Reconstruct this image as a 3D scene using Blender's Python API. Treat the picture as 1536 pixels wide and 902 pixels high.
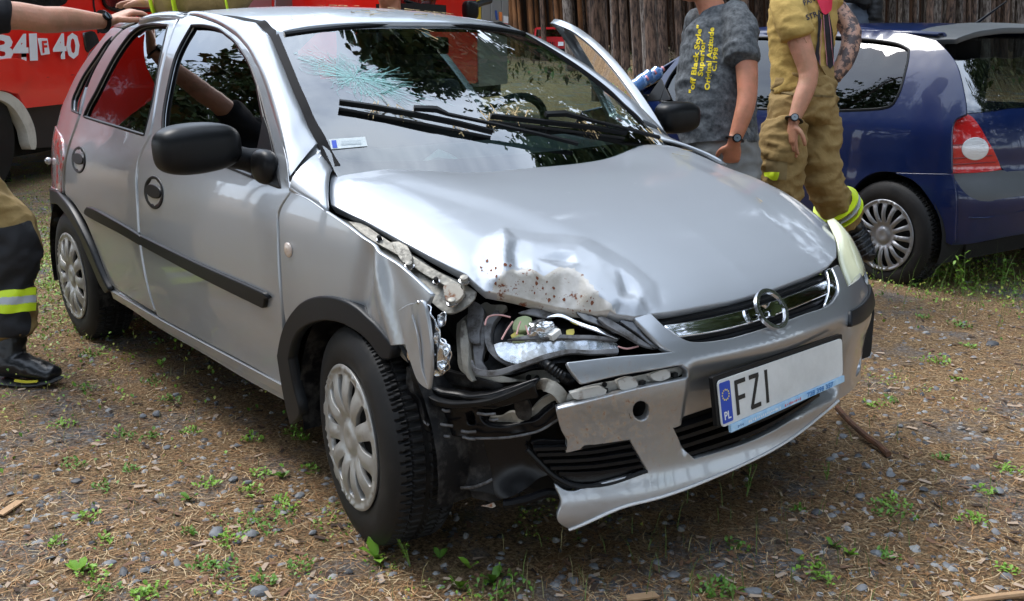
import bpy, bmesh, math, random
import numpy as np
from mathutils import Vector, Matrix, noise
from mathutils.geometry import delaunay_2d_cdt
from mathutils.bvhtree import BVHTree
R = math.radians
scene = bpy.context.scene
for _o in list(bpy.data.objects): bpy.data.objects.remove(_o)
random.seed(7); rng = np.random.default_rng(7)
# ---------------------------------------------------------------- camera
CAM = Vector((2.2113, -2.0652, 1.2834)); YAW, PIT, ROL, FPX = 141.3799, -14.1407, -.3777, 1543.678
_a, _b, _c = R(YAW), R(PIT), R(ROL)
CF = Vector((math.cos(_a)*math.cos(_b), math.sin(_a)*math.cos(_b), math.sin(_b)))
_r = CF.cross(Vector((0, 0, 1))).normalized(); _u = _r.cross(CF)
CR = _r*math.cos(_c)+_u*math.sin(_c); CU = -_r*math.sin(_c)+_u*math.cos(_c)
cam_data = bpy.data.cameras.new('camera'); cam = bpy.data.objects.new('camera', cam_data)
scene.collection.objects.link(cam); scene.camera = cam
cam_data.sensor_width = 36; cam_data.sensor_fit = 'HORIZONTAL'; cam_data.lens = 36*FPX/1536
cam_data.clip_start = .05; cam_data.clip_end = 2000
M = Matrix((( CR.x, CU.x, -CF.x, CAM.x), (CR.y, CU.y, -CF.y, CAM.y), (CR.z, CU.z, -CF.z, CAM.z), (0, 0, 0, 1)))
cam.matrix_world = M
# ---------------------------------------------------------------- sky, sun, exposure
SUN_EL, SUN_AZ = 58, 200          # degrees; azimuth of the sun seen from the scene, measured from +X
world = bpy.data.worlds.new('World'); scene.world = world; world.use_nodes = True
nt = world.node_tree; nt.nodes.clear()
wo = nt.nodes.new('ShaderNodeOutputWorld'); bg = nt.nodes.new('ShaderNodeBackground')
sky = nt.nodes.new('ShaderNodeTexSky'); sky.sky_type = 'NISHITA'; sky.sun_disc = False
sky.sun_elevation = R(SUN_EL); sky.sun_rotation = R(90-SUN_AZ)
tc = nt.nodes.new('ShaderNodeTexCoord'); nz = nt.nodes.new('ShaderNodeTexNoise'); nz.inputs['Scale'].default_value = 2.2
nz.inputs['Detail'].default_value = 7; nz.inputs['Roughness'].default_value = .58
cr = nt.nodes.new('ShaderNodeValToRGB'); cr.color_ramp.elements[0].position = .33; cr.color_ramp.elements[1].position = .56
mx = nt.nodes.new('ShaderNodeMix'); mx.data_type = 'RGBA'
nz2 = nt.nodes.new('ShaderNodeTexNoise'); nz2.inputs['Scale'].default_value = 3.5; nz2.inputs['Detail'].default_value = 5
cr2 = nt.nodes.new('ShaderNodeValToRGB'); cr2.color_ramp.elements[0].color = (6.2, 7.3, 9.0, 1); cr2.color_ramp.elements[1].color = (7.8, 8.7, 9.8, 1)
cr2.color_ramp.elements[0].position = .35; cr2.color_ramp.elements[1].position = .65
L = nt.links.new
L(tc.outputs['Generated'], nz.inputs['Vector']); L(tc.outputs['Generated'], nz2.inputs['Vector'])
L(nz.outputs['Fac'], cr.inputs['Fac']); L(nz2.outputs['Fac'], cr2.inputs['Fac'])
L(cr.outputs['Color'], mx.inputs['Factor']); L(sky.outputs['Color'], mx.inputs['A']); L(cr2.outputs['Color'], mx.inputs['B'])
L(mx.outputs['Result'], bg.inputs['Color']); bg.inputs['Strength'].default_value = .12
L(bg.outputs['Background'], wo.inputs['Surface'])
sd = bpy.data.lights.new('sun', 'SUN'); sun = bpy.data.objects.new('sun', sd); scene.collection.objects.link(sun)
sd.energy = 1.0; sd.angle = R(22); sd.color = (1, .96, .91)
sv = Vector((math.cos(R(SUN_AZ))*math.cos(R(SUN_EL)), math.sin(R(SUN_AZ))*math.cos(R(SUN_EL)), math.sin(R(SUN_EL))))
sun.rotation_euler = sv.to_track_quat('Z', 'Y').to_euler()
scene.render.engine = 'CYCLES'
vs = scene.view_settings; vs.view_transform = 'Standard'; vs.look = 'None'; vs.gamma = 1; vs.exposure = 1.55
# ---------------------------------------------------------------- helpers
def proj(P):
    d = P-CAM; z = d.dot(CF)
    return 768+FPX*d.dot(CR)/z, 451-FPX*d.dot(CU)/z
def ray(px, py):
    return (CF*FPX+CR*(px-768)-CU*(py-451)).normalized()
def at_depth(px, py, dep):
    d = ray(px, py); return CAM+d*(dep/d.dot(CF))
def at_plane(px, py, ax, val):
    d = ray(px, py); return CAM+d*((val-CAM[ax])/d[ax])
def interp(tab):
    """monotone-ish smooth interpolation through (x, y) pairs"""
    tab = sorted(tab); xs = [t[0] for t in tab]; ys = [t[1] for t in tab]; n = len(xs)
    m = []
    for i in range(n):
        if i == 0: m.append((ys[1]-ys[0])/(xs[1]-xs[0]))
        elif i == n-1: m.append((ys[-1]-ys[-2])/(xs[-1]-xs[-2]))
        else:
            a = (ys[i]-ys[i-1])/(xs[i]-xs[i-1]); b = (ys[i+1]-ys[i])/(xs[i+1]-xs[i])
            h0 = xs[i]-xs[i-1]; h1 = xs[i+1]-xs[i]
            m.append((a*h1+b*h0)/(h0+h1))
    def f(x):
        if x <= xs[0]: return ys[0]+m[0]*(x-xs[0])
        if x >= xs[-1]: return ys[-1]+m[-1]*(x-xs[-1])
        for i in range(n-1):
            if x <= xs[i+1]: break
        h = xs[i+1]-xs[i]; t = (x-xs[i])/h
        return ((2*t**3-3*t*t+1)*ys[i]+(t**3-2*t*t+t)*h*m[i]+(-2*t**3+3*t*t)*ys[i+1]+(t**3-t*t)*h*m[i+1])
    return f
def sstep(a, b, x):
    t = min(1, max(0, (x-a)/(b-a))); return t*t*(3-2*t)
def pts(s):
    """'x,y x,y,c ...' -> [(x, y, corner)]"""
    o = []
    for w in s.split():
        v = w.split(','); o.append((float(v[0]), float(v[1]), len(v) > 2))
    return o
def catmull(P, closed, step, corners):
    n = len(P); out = []
    rng_ = range(n if closed else n-1)
    for i in rng_:
        p1 = P[i]; p2 = P[(i+1) % n]
        p0 = P[i-1] if (closed or i > 0) else p1
        p3 = P[(i+2) % n] if (closed or i+2 < n) else p2
        if corners[i]: p0 = p1
        if corners[(i+1) % n]: p3 = p2
        d = math.dist(p1, p2); k = max(1, int(math.ceil(d/step)))
        for j in range(k):
            t = j/k
            out.append(tuple(.5*((2*b)+(-a+c)*t+(2*a-5*b+4*c-dd)*t*t+(-a+3*b-3*c+dd)*t**3) for a, b, c, dd in zip(p0, p1, p2, p3)))
    if not closed: out.append(tuple(P[-1]))
    return out
class Surf:
    def __init__(s, fn, u0, u1, v0, v1, out=None, n=70, front=True):
        s.fn = fn; s.rng = (u0, u1, v0, v1); s.sgn = 1
        c = s.nrm((u0+u1)/2, (v0+v1)/2)
        if out is not None and c.dot(Vector(out)) < 0: s.sgn = -1
        s.g = []
        for i in range(n+1):
            for j in range(n+1):
                u = u0+(u1-u0)*i/n; v = v0+(v1-v0)*j/n; P = fn(u, v)
                if (P-CAM).dot(CF) > .1 and (not front or s.nrm(u, v).dot(CAM-P) > -.02): s.g.append((u, v)+proj(P))
        s.ga = np.array([(a[2], a[3]) for a in s.g]) if s.g else None
    def nrm(s, u, v):
        e = 1e-3; a = s.fn(u+e, v)-s.fn(u-e, v); b = s.fn(u, v+e)-s.fn(u, v-e)
        n = a.cross(b); n.normalize(); return n*s.sgn
    def uv(s, px, py):
        d = ((s.ga-np.array((px, py)))**2).sum(1); u, v = s.g[int(d.argmin())][:2]
        x, y = proj(s.fn(u, v)); lam = 1e-4; c = (x-px)**2+(y-py)**2
        for _ in range(25):
            e = 1e-4; xu, yu = proj(s.fn(u+e, v)); xv, yv = proj(s.fn(u, v+e))
            J = np.array(((xu-x, xv-x), (yu-y, yv-y)))/e; r = np.array((px-x, py-y))
            A = J.T@J; q = np.linalg.solve(A+np.eye(2)*lam*np.trace(A), J.T@r)
            q = np.clip(q, -.06, .06)
            x2, y2 = proj(s.fn(u+q[0], v+q[1])); c2 = (x2-px)**2+(y2-py)**2
            if c2 < c: u += q[0]; v += q[1]; x, y, c = x2, y2, c2; lam *= .3
            else: lam *= 6
            if c < .01: break
        return (float(u), float(v))
    def P(s, u, v, off=0):
        p = s.fn(u, v); return p+s.nrm(u, v)*off if off else p
    def px(s, x, y, off=0):
        return s.P(*s.uv(x, y), off)
def inside(x, y, poly):
    c = False; n = len(poly); j = n-1
    for i in range(n):
        xi, yi = poly[i]; xj, yj = poly[j]
        if (yi > y) != (yj > y) and x < (xj-xi)*(y-yi)/(yj-yi)+xi: c = not c
        j = i
    return c
COL = scene.collection
def tag(o, label=None, cat=None, group=None, kind=None):
    if label: o['label'] = label
    if cat: o['category'] = cat
    if group: o['group'] = group
    if kind: o['kind'] = kind
    return o
def thing(name, label, cat, loc=(0, 0, 0), group=None, kind=None):
    o = bpy.data.objects.new(name, None); COL.objects.link(o); o.location = loc; o.empty_display_size = .2
    return tag(o, label, cat, group, kind)
def link(name, me, mat, parent=None, smooth=True, sharp=32):
    if mat: 
        if isinstance(mat, (list, tuple)):
            for m_ in mat: me.materials.append(m_)
        else: me.materials.append(mat)
    if smooth:
        me.polygons.foreach_set('use_smooth', [True]*len(me.polygons))
        try: me.set_sharp_from_angle(angle=R(sharp))
        except Exception: pass
    o = bpy.data.objects.new(name, me); COL.objects.link(o)
    if parent:
        o.parent = parent
        if parent.type == 'EMPTY': o.matrix_parent_inverse = Matrix.Translation(-Vector(parent.location))
    return o
def mesh(name, V, F, mat, parent=None, smooth=True, sharp=32):
    me = bpy.data.meshes.new(name); me.from_pydata([tuple(v) for v in V], [], F); me.update()
    return link(name, me, mat, parent, smooth, sharp)
def offset_poly_uv(poly): return poly
def panel(name, surf, outline, mat, parent=None, holes=(), h=.03, lip=.014, off=0, disp=None, uvin=False, step=None, bev=.0025, label=None, mirror=False):
    """sheet metal / plastic panel lying on a surface: outline (pixels of the photograph or surface coordinates) -> curved sheet with folded edges"""
    step = step or h*.7
    def conv(o):
        o = pts(o) if isinstance(o, str) else o
        cs = [(q[2] if len(q) > 2 else False) for q in o]
        q = [(a[0], a[1]) if uvin else surf.uv(a[0], a[1]) for a in o]
        return catmull(q, True, step, cs)
    ol = conv(outline); hs = [conv(q) for q in holes]
    V = []; E = []
    for lp in [ol]+hs:
        b = len(V); V += lp; n = len(lp); E += [(b+i, b+(i+1) % n) for i in range(n)]
    nb = len(V); barr = np.array(V)
    us = [p[0] for p in ol]; vs_ = [p[1] for p in ol]
    u = min(us)+h*.5; row = 0
    while u < max(us):
        v = min(vs_)+h*.5+(h*.5 if row % 2 else 0)
        while v < max(vs_):
            if inside(u, v, ol) and not any(inside(u, v, q) for q in hs) and ((barr-np.array((u, v)))**2).sum(1).min() > (h*.42)**2: V.append((u, v))
            v += h
        u += h*.866; row += 1
    r = delaunay_2d_cdt([Vector(p) for p in V], E, [], 1 if not hs else 0, 1e-6)
    Vo = [(p.x, p.y) for p in r[0]]; T = []
    for f in r[2]:
        cx = sum(Vo[i][0] for i in f)/len(f); cy = sum(Vo[i][1] for i in f)/len(f)
        if inside(cx, cy, ol) and not any(inside(cx, cy, q) for q in hs): T.append(tuple(f))
    N = [surf.nrm(*p) for p in Vo]; sg = getattr(surf, 'sgn', 1); V3 = []; NN = []
    def full(u, v, n0):
        q = surf.fn(u, v)+n0*off
        return q+n0*disp(u, v) if disp else q
    e_ = 2e-3
    for p, n in zip(Vo, N):
        q = full(*p, n); V3.append(q)
        if disp:
            a_ = full(p[0]+e_, p[1], n)-full(p[0]-e_, p[1], n); b_ = full(p[0], p[1]+e_, n)-full(p[0], p[1]-e_, n); k = a_.cross(b_).normalized()
            NN.append(k if k.dot(n) > 0 else -k)
        else: NN.append(n)
    cnt = {}; Tn = []
    for f in T:
        a, b, c = (V3[i] for i in f[:3])
        if (b-a).cross(c-a).dot(N[f[0]]) < 0: f = tuple(reversed(f))
        Tn.append(f)
        for i in range(len(f)): cnt[(f[i], f[(i+1) % len(f)])] = 1
    bd = [e for e in cnt if (e[1], e[0]) not in cnt]
    if lip:
        od = {}
        for a, b in bd:
            t = V3[b]-V3[a]; o_ = t.cross(N[a]).normalized()
            for i in (a, b): od[i] = od.get(i, Vector())+o_
        r1, r2 = {}, {}
        for i, o_ in od.items():
            o_.normalize()
            r1[i] = len(V3); V3.append(V3[i]+o_*bev-N[i]*bev); NN.append((o_*.92+N[i]*.4).normalized())
            r2[i] = len(V3); V3.append(V3[i]+o_*bev-N[i]*lip); NN.append(o_)
        for a, b in bd:
            Tn.append((b, a, r1[a], r1[b])); Tn.append((r1[b], r1[a], r2[a], r2[b]))
    o = mesh(name, V3, Tn, mat, parent, sharp=180)
    o.data.normals_split_custom_set_from_vertices([tuple(n) for n in NN])
    if label: o['label'] = label
    return o
def mirror_obj(o, parent=None, mat=None):
    cn = None
    if o.data.has_custom_normals:
        cn = [(0, 0, 0)]*len(o.data.vertices)
        for l, n_ in zip(o.data.loops, o.data.corner_normals): cn[l.vertex_index] = (n_.vector.x, -n_.vector.y, n_.vector.z)
    me = o.data.copy()
    if cn: me.normals_split_custom_set_from_vertices([(0, 0, 0)]*len(cn))
    me.transform(Matrix.Scale(-1, 4, (0, 1, 0))); me.flip_normals()
    if cn: me.normals_split_custom_set_from_vertices(cn)
    n = bpy.data.objects.new(o.name.split('.')[0], me); COL.objects.link(n)
    p = parent or o.parent
    if p:
        n.parent = p
        if p.type == 'EMPTY': n.matrix_parent_inverse = Matrix.Translation(-Vector(p.location))
    if mat: me.materials.clear(); me.materials.append(mat)
    return n
def resample(P, n):
    P = [Vector(p) for p in P]; d = [0]
    for a, b in zip(P, P[1:]): d.append(d[-1]+(b-a).length)
    o = []; j = 0
    for i in range(n):
        t = d[-1]*i/(n-1)
        while j < len(P)-2 and d[j+1] < t: j += 1
        k = (t-d[j])/max(1e-9, d[j+1]-d[j]); o.append(P[j].lerp(P[j+1], min(1, max(0, k))))
    return o
def smooth3(P, step=.03, closed=False):
    P = [tuple(p) for p in P]
    return [Vector(q) for q in catmull(P, closed, step, [False]*len(P))]
def loft(name, A, B, mat, parent=None, n=8, bulge=.0, out=(0, 0, 1), thick=.012, prof=None):
    """sheet between two matching 3-D rows, bulging outwards"""
    A = [Vector(a) for a in A]; B = [Vector(b) for b in B]; V = []; m = len(A); o = Vector(out)
    for a, b in zip(A, B):
        i = len(V)//(n+1); t = (A[min(m-1, i+1)]-A[max(0, i-1)]); nn = t.cross(b-a).normalized()
        if nn.dot(o) < 0: nn = -nn
        for j in range(n+1):
            k = j/n; V.append(a.lerp(b, k)+nn*(bulge*(prof(k) if prof else 4*k*(1-k))))
    F = []
    for i in range(m-1):
        for j in range(n):
            q = i*(n+1)+j; F.append((q, q+1, q+n+2, q+n+1))
    a, b, c, _ = F[0]
    if (Vector(V[b])-Vector(V[a])).cross(Vector(V[c])-Vector(V[b])).dot(o) < 0: F = [tuple(reversed(f)) for f in F]
    ob = mesh(name, V, F, mat, parent, sharp=50)
    if thick:
        md = ob.modifiers.new('t', 'SOLIDIFY'); md.thickness = thick; md.offset = -1
    return ob
def tube(name, P, rad, mat, parent=None, n=8, closed=False, sq=None, up=None, cap=True):
    """sweep a round (or sq=(w,h) rectangular) section along points; rad may be a list"""
    P = [Vector(p) for p in P]; m = len(P); V = []; F = []
    rads = rad if isinstance(rad, (list, tuple)) else [rad]*m
    prev = Vector(up) if up else None
    for i, p in enumerate(P):
        t = (P[(i+1) % m]-P[i-1]) if closed else (P[min(m-1, i+1)]-P[max(0, i-1)])
        t.normalize()
        if prev is None: prev = Vector((0, 0, 1)) if abs(t.z) < .9 else Vector((1, 0, 0))
        if up: prev = Vector(up)
        b = t.cross(prev).normalized(); nn = b.cross(t).normalized(); prev = nn
        if sq:
            w, h = sq
            for sx, sy in ((-1, -1), (1, -1), (1, 1), (-1, 1)): V.append(p+b*sx*w/2*rads[i]+nn*sy*h/2*rads[i])
        else:
            for k in range(n):
                a = 2*math.pi*k/n; V.append(p+(b*math.cos(a)+nn*math.sin(a))*rads[i])
    k = 4 if sq else n
    for i in range(m if closed else m-1):
        for j in range(k):
            a = i*k+j; b = i*k+(j+1) % k; c = ((i+1) % m)*k+(j+1) % k; d = ((i+1) % m)*k+j
            F.append((a, b, c, d))
    if not closed and cap:
        F.append(tuple(reversed(range(k)))); F.append(tuple(range((m-1)*k, m*k)))
    if name is None: return V, F
    return mesh(name, V, F, mat, parent, sharp=40)
def box(name, c, s, mat, parent=None, rot=None, bev=.0, seg=2):
    bm = bmesh.new(); bmesh.ops.create_cube(bm, size=1)
    bmesh.ops.scale(bm, vec=s, verts=bm.verts)
    if bev: bmesh.ops.bevel(bm, geom=list(bm.edges), offset=bev, segments=seg, profile=.7, affect='EDGES')
    M_ = Matrix.Translation(c)
    if rot is not None: M_ = M_ @ (rot.to_4x4() if hasattr(rot, 'to_4x4') else rot)
    bm.transform(M_); me = bpy.data.meshes.new(name); bm.to_mesh(me); bm.free()
    return link(name, me, mat, parent)
def blob(name, c, s, mat, parent=None, rot=None, e=1., nz_=0, seg=(24, 14), taper=None, seed=0):
    """superellipsoid"""
    V = []; F = []; U, W = seg
    def sp(x, p): return math.copysign(abs(x)**p, x)
    M_ = rot.to_3x3() if rot is not None else Matrix.Identity(3); c = Vector(c)
    for j in range(W+1):
        ph = -math.pi/2+math.pi*j/W
        for i in range(U):
            th = 2*math.pi*i/U
            p = Vector((sp(math.cos(ph), e)*sp(math.cos(th), e), sp(math.cos(ph), e)*sp(math.sin(th), e), sp(math.sin(ph), e)))
            if taper: p = taper(p)
            p = Vector((p.x*s[0], p.y*s[1], p.z*s[2]))
            if nz_: p *= 1+nz_*noise.noise(p*(3/max(s))+Vector((seed, 0, 0)))
            V.append(c+M_@p)
    for j in range(W):
        for i in range(U): F.append((j*U+i, j*U+(i+1) % U, (j+1)*U+(i+1) % U, (j+1)*U+i))
    me = bpy.data.meshes.new(name); me.from_pydata([tuple(v) for v in V], [], F)
    bm = bmesh.new(); bm.from_mesh(me); bmesh.ops.remove_doubles(bm, verts=bm.verts, dist=1e-5); bm.to_mesh(me); bm.free()
    return link(name, me, mat, parent, sharp=60)
def lathe(name, prof, mat, parent=None, n=48, M_=None, fn=None):
    """prof: [(r, y)] around the local Y axis"""
    V = []; F = []; m = len(prof)
    for i in range(n):
        a = 2*math.pi*i/n
        for j, (r, y) in enumerate(prof):
            if fn: r = fn(r, y, a, j)
            V.append(Vector((r*math.cos(a), y, r*math.sin(a))))
    for i in range(n):
        for j in range(m-1):
            F.append((i*m+j, i*m+j+1, ((i+1) % n)*m+j+1, ((i+1) % n)*m+j))
    if M_ is not None: V = [M_@v for v in V]
    return mesh(name, V, F, mat, parent, sharp=35)
# ---------------------------------------------------------------- materials
MATS = {}
def mat(name, col=(.5, .5, .5), rough=.5, metal=0, coat=0, spec=.5, bump=None, var=None, trans=0, emit=None, alpha=1, ior=1.45, sheen=0, coat_r=.03, dirt=None, sss=0):
    """bump=(scale, strength, distance); var=(scale, amount, colour2); dirt=(scale, lo, hi, colour, rough)"""
    if name in MATS: return MATS[name]
    m = bpy.data.materials.new(name); m.use_nodes = True; t = m.node_tree; N = t.nodes; K = t.links.new
    p = N['Principled BSDF']; I = p.inputs
    I['Base Color'].default_value = (*col, 1); I['Roughness'].default_value = rough; I['Metallic'].default_value = metal
    I['Coat Weight'].default_value = coat; I['Coat Roughness'].default_value = coat_r; I['Specular IOR Level'].default_value = spec
    I['Transmission Weight'].default_value = trans; I['IOR'].default_value = ior; I['Alpha'].default_value = alpha; I['Sheen Weight'].default_value = sheen
    if sss: I['Subsurface Weight'].default_value = sss; I['Subsurface Radius'].default_value = (.012, .005, .003); I['Subsurface Scale'].default_value = 1
    if emit: I['Emission Color'].default_value = (*emit[:3], 1); I['Emission Strength'].default_value = emit[3]
    co = N.new('ShaderNodeTexCoord'); out = None
    if var:
        a = N.new('ShaderNodeTexNoise'); a.inputs['Scale'].default_value = var[0]; a.inputs['Detail'].default_value = 6; a.inputs['Roughness'].default_value = .62
        K(co.outputs['Object'], a.inputs['Vector'])
        r = N.new('ShaderNodeMapRange'); r.inputs[1].default_value = .5-var[1]; r.inputs[2].default_value = .5+var[1]
        K(a.outputs['Fac'], r.inputs[0])
        x = N.new('ShaderNodeMix'); x.data_type = 'RGBA'; x.inputs['A'].default_value = (*col, 1); x.inputs['B'].default_value = (*var[2], 1)
        K(r.outputs[0], x.inputs['Factor']); K(x.outputs['Result'], I['Base Color']); out = x.outputs['Result']
    if dirt:
        a = N.new('ShaderNodeTexNoise'); a.inputs['Scale'].default_value = dirt[0]; a.inputs['Detail'].default_value = 9; a.inputs['Roughness'].default_value = .7
        K(co.outputs['Object'], a.inputs['Vector'])
        r = N.new('ShaderNodeMapRange'); r.inputs[1].default_value = dirt[1]; r.inputs[2].default_value = dirt[2]
        K(a.outputs['Fac'], r.inputs[0])
        x = N.new('ShaderNodeMix'); x.data_type = 'RGBA'; x.inputs['B'].default_value = (*dirt[3], 1)
        if out: K(out, x.inputs['A'])
        else: x.inputs['A'].default_value = (*col, 1)
        K(r.outputs[0], x.inputs['Factor']); K(x.outputs['Result'], I['Base Color'])
        y = N.new('ShaderNodeMapRange'); y.inputs[3].default_value = rough; y.inputs[4].default_value = dirt[4]
        K(r.outputs[0], y.inputs[0]); K(y.outputs[0], I['Roughness'])
        if metal:
            y = N.new('ShaderNodeMapRange'); y.inputs[3].default_value = metal; y.inputs[4].default_value = 0
            K(r.outputs[0], y.inputs[0]); K(y.outputs[0], I['Metallic'])
        if coat:
            y = N.new('ShaderNodeMapRange'); y.inputs[3].default_value = coat; y.inputs[4].default_value = 0
            K(r.outputs[0], y.inputs[0]); K(y.outputs[0], I['Coat Weight'])
    if bump:
        a = N.new('ShaderNodeTexNoise'); a.inputs['Scale'].default_value = bump[0]; a.inputs['Detail'].default_value = 5
        K(co.outputs['Object'], a.inputs['Vector'])
        b = N.new('ShaderNodeBump'); b.inputs['Strength'].default_value = bump[1]; b.inputs['Distance'].default_value = bump[2]
        K(a.outputs['Fac'], b.inputs['Height']); K(b.outputs['Normal'], I['Normal'])
    MATS[name] = m; return m
def glass(name, tint, refl_r=.0, boost=.06, mul=1.5):
    """thin sheet of tinted glass: sees through with a tint and mirrors by Fresnel"""
    m = bpy.data.materials.new(name); m.use_nodes = True; t = m.node_tree; N = t.nodes; K = t.links.new; N.clear()
    o = N.new('ShaderNodeOutputMaterial'); tr = N.new('ShaderNodeBsdfTransparent'); tr.inputs['Color'].default_value = (*tint, 1)
    g = N.new('ShaderNodeBsdfGlossy'); g.inputs['Roughness'].default_value = refl_r; g.inputs['Color'].default_value = (.97, .98, 1, 1)
    f = N.new('ShaderNodeFresnel'); f.inputs['IOR'].default_value = 1.55; a = N.new('ShaderNodeMath'); a.operation = 'MULTIPLY_ADD'
    a.inputs[1].default_value = mul; a.inputs[2].default_value = boost; a.use_clamp = True
    x = N.new('ShaderNodeMixShader'); K(f.outputs[0], a.inputs[0]); K(a.outputs[0], x.inputs[0]); K(tr.outputs[0], x.inputs[1]); K(g.outputs[0], x.inputs[2])
    K(x.outputs[0], o.inputs['Surface']); MATS[name] = m; return m
silver = mat('silver_paint', (.36, .375, .395), .34, .60, .9, bump=(900, .04, .0004), dirt=(4, .60, .95, (.30, .28, .25), .6))
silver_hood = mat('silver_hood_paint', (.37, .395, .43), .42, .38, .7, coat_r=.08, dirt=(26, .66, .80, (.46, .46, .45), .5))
silver_worn = mat('silver_paint_scraped', (.50, .505, .51), .40, .6, .5, dirt=(55, .63, .68, (.16, .055, .025), .8))
black_pl = mat('black_plastic', (.006, .0065, .0075), .38, spec=.25, bump=(600, .12, .0008))
black_gl = mat('black_gloss_plastic', (.005, .005, .006), .25, spec=.3, bump=(40, .12, .002))
black_dusty = mat('dusty_black_plastic', (.006, .006, .007), .42, spec=.25, bump=(60, .3, .002), dirt=(14, .48, .72, (.075, .07, .064), .75))
trim = mat('dark_trim', (.010, .0115, .014), .38, spec=.3, bump=(900, .1, .0005))
rubber = mat('tyre_rubber', (.009, .009, .0095), .58, spec=.3, bump=(220, .2, .001), dirt=(9, .5, .85, (.035, .031, .027), .85))
dark = mat('dark_interior', (.012, .012, .013), .8)
vdark = mat('underbody_black', (.008, .008, .008), .9)
chrome = mat('chrome', (.75, .76, .78), .06, 1)
steel = mat('torn_steel', (.55, .56, .58), .22, .95, bump=(50, .6, .006))
hubm = mat('hubcap_silver', (.34, .335, .32), .42, .5, .3, dirt=(20, .55, .8, (.22, .19, .16), .7))
primer = mat('cream_inner_metal', (.27, .255, .22), .45, .2, bump=(60, .5, .006), dirt=(18, .55, .66, (.10, .085, .07), .8))
primer_r = mat('cream_rusty_metal', (.34, .31, .26), .55, .1, dirt=(28, .50, .60, (.20, .07, .025), .85), bump=(40, .5, .004))
greypl = mat('grey_plastic', (.13, .13, .135), .38, bump=(70, .5, .004), dirt=(24, .46, .62, (.045, .04, .036), .8))
absorb = mat('dusty_grey_foam', (.46, .45, .42), .6, bump=(50, .4, .003), dirt=(20, .55, .68, (.16, .11, .08), .8))
wind = glass('windscreen_glass', (.42, .58, .54), .0, .08)
sideg = glass('side_glass', (.10, .12, .12), .0, .0, 1.15)
# ================================================================ the silver hatchback: surfaces (X forward, Y left, Z up; front axle at X=0)
_wp = interp([(-3.06, .60), (-3.0, .665), (-2.9, .725), (-2.75, .775), (-2.5, .806), (-2.0, .82), (-1.3, .823), (-.5, .82), (0, .815), (.25, .80), (.4, .775), (.5, .735), (.6, .66), (.7, .5)])
_dr = interp([(.1, .04), (.2, .022), (.3, .012), (.45, .0), (.6, -.002), (.72, .006), (.83, .02), (.9, .036), (.95, .055), (1.02, .082), (1.1, .118), (1.2, .168), (1.3, .228), (1.36, .27), (1.4, .31)])
def _xt(x, z):      # the tail leans forward above the belt
    return x
def side_fn(x, z):
    a = sstep(.92, 1.35, z)*sstep(-2.2, -3.0, x)
    return Vector((x, -(_wp(x)-_dr(z)+.015*a), z))
SIDE = Surf(side_fn, -3.05, .62, .12, 1.38, out=(0, -1, 0), n=80)
_np = [(-.35, -.823), (-.1, -.82), (.1, -.815), (.29, -.79), (.40, -.752), (.48, -.70), (.565, -.60), (.615, -.5), (.655, -.4), (.69, -.2), (.705, 0)]
_np = _np+[(x, -y) for x, y in reversed(_np[:-1])]
_sl = [0]
for _p, _q in zip(_np, _np[1:]): _sl.append(_sl[-1]+math.dist(_p, _q))
_s0 = _sl[len(_np)//2]; _sl = [s-_s0 for s in _sl]
_nx = interp(list(zip(_sl, [p[0] for p in _np]))); _ny = interp(list(zip(_sl, [p[1] for p in _np])))
_pf = interp([(.05, -.07), (.10, -.045), (.15, -.012), (.19, .012), (.24, .012), (.30, -.004), (.36, -.006), (.43, .0), (.50, .012), (.54, .006), (.585, -.014), (.63, -.045), (.68, -.09), (.75, -.15), (.85, -.25)])
def nose_fn(s, z):
    e = 1e-3; tx = _nx(s+e)-_nx(s-e); ty = _ny(s+e)-_ny(s-e); l = math.hypot(tx, ty)
    k = _pf(z)
    w = 1-.75*sstep(.75, 1.25, abs(s))
    return Vector((_nx(s)+ty/l*k*w, _ny(s)-tx/l*k*w, z))
NOSE = Surf(nose_fn, -1.5, 1.45, .08, .80, out=(1, 0, 0), n=90)
_hz = interp([(-.5, .905), (-.4, .908), (-.25, .905), (-.1, .896), (0, .887), (.1, .872), (.2, .850), (.3, .822), (.4, .785), (.5, .738), (.56, .703), (.61, .665), (.64, .635), (.68, .59)])
_hc = interp([(0, 0), (.3, .0), (.42, .001), (.5, .006), (.6, .016), (.66, .03), (.70, .05), (.74, .085), (.80, .15), (.86, .23)])
_hs = interp([(0, 0), (.2, .008), (.35, .025), (.45, .045), (.55, .08), (.62, .12), (.7, .17)])
def hood_fn(x, y):
    a = abs(y); xe = x+_hs(a)*sstep(.0, .5, x)
    up = .035*sstep(.2, .68, a)*sstep(.05, -.3, x)
    z = _hz(xe)-_hc(a)*(1-.3*sstep(0, -.3, x))+up
    # pressed crease that frames the raised middle
    c = .34+.22*sstep(.6, -.4, x); z += .006*sstep(c+.05, c-.05, a)
    return Vector((x, y, z))
HOOD = Surf(hood_fn, -.48, .66, -.86, .78, out=(0, 0, 1), n=80)
def ww(z): return .652-.3545*(z-.943)+.033*math.sin(math.pi*min(1, max(0, (z-.943)/.38)))
def wind_fn(y, z):
    k = min(1.3, abs(y)/ww(z))
    return Vector((-.347-1.585*(z-.943)+.105*(1-k**2.2)+.03*math.sin(math.pi*(z-.943)/.38)*1., y, z))
WIND = Surf(wind_fn, -.68, .68, .90, 1.37, out=(1, 0, .5), n=60)
_rz = interp([(-.75, 1.318), (-.85, 1.347), (-.95, 1.368), (-1.1, 1.390), (-1.4, 1.415), (-1.8, 1.425), (-2.2, 1.418), (-2.5, 1.396), (-2.72, 1.36), (-2.9, 1.31)])
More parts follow.
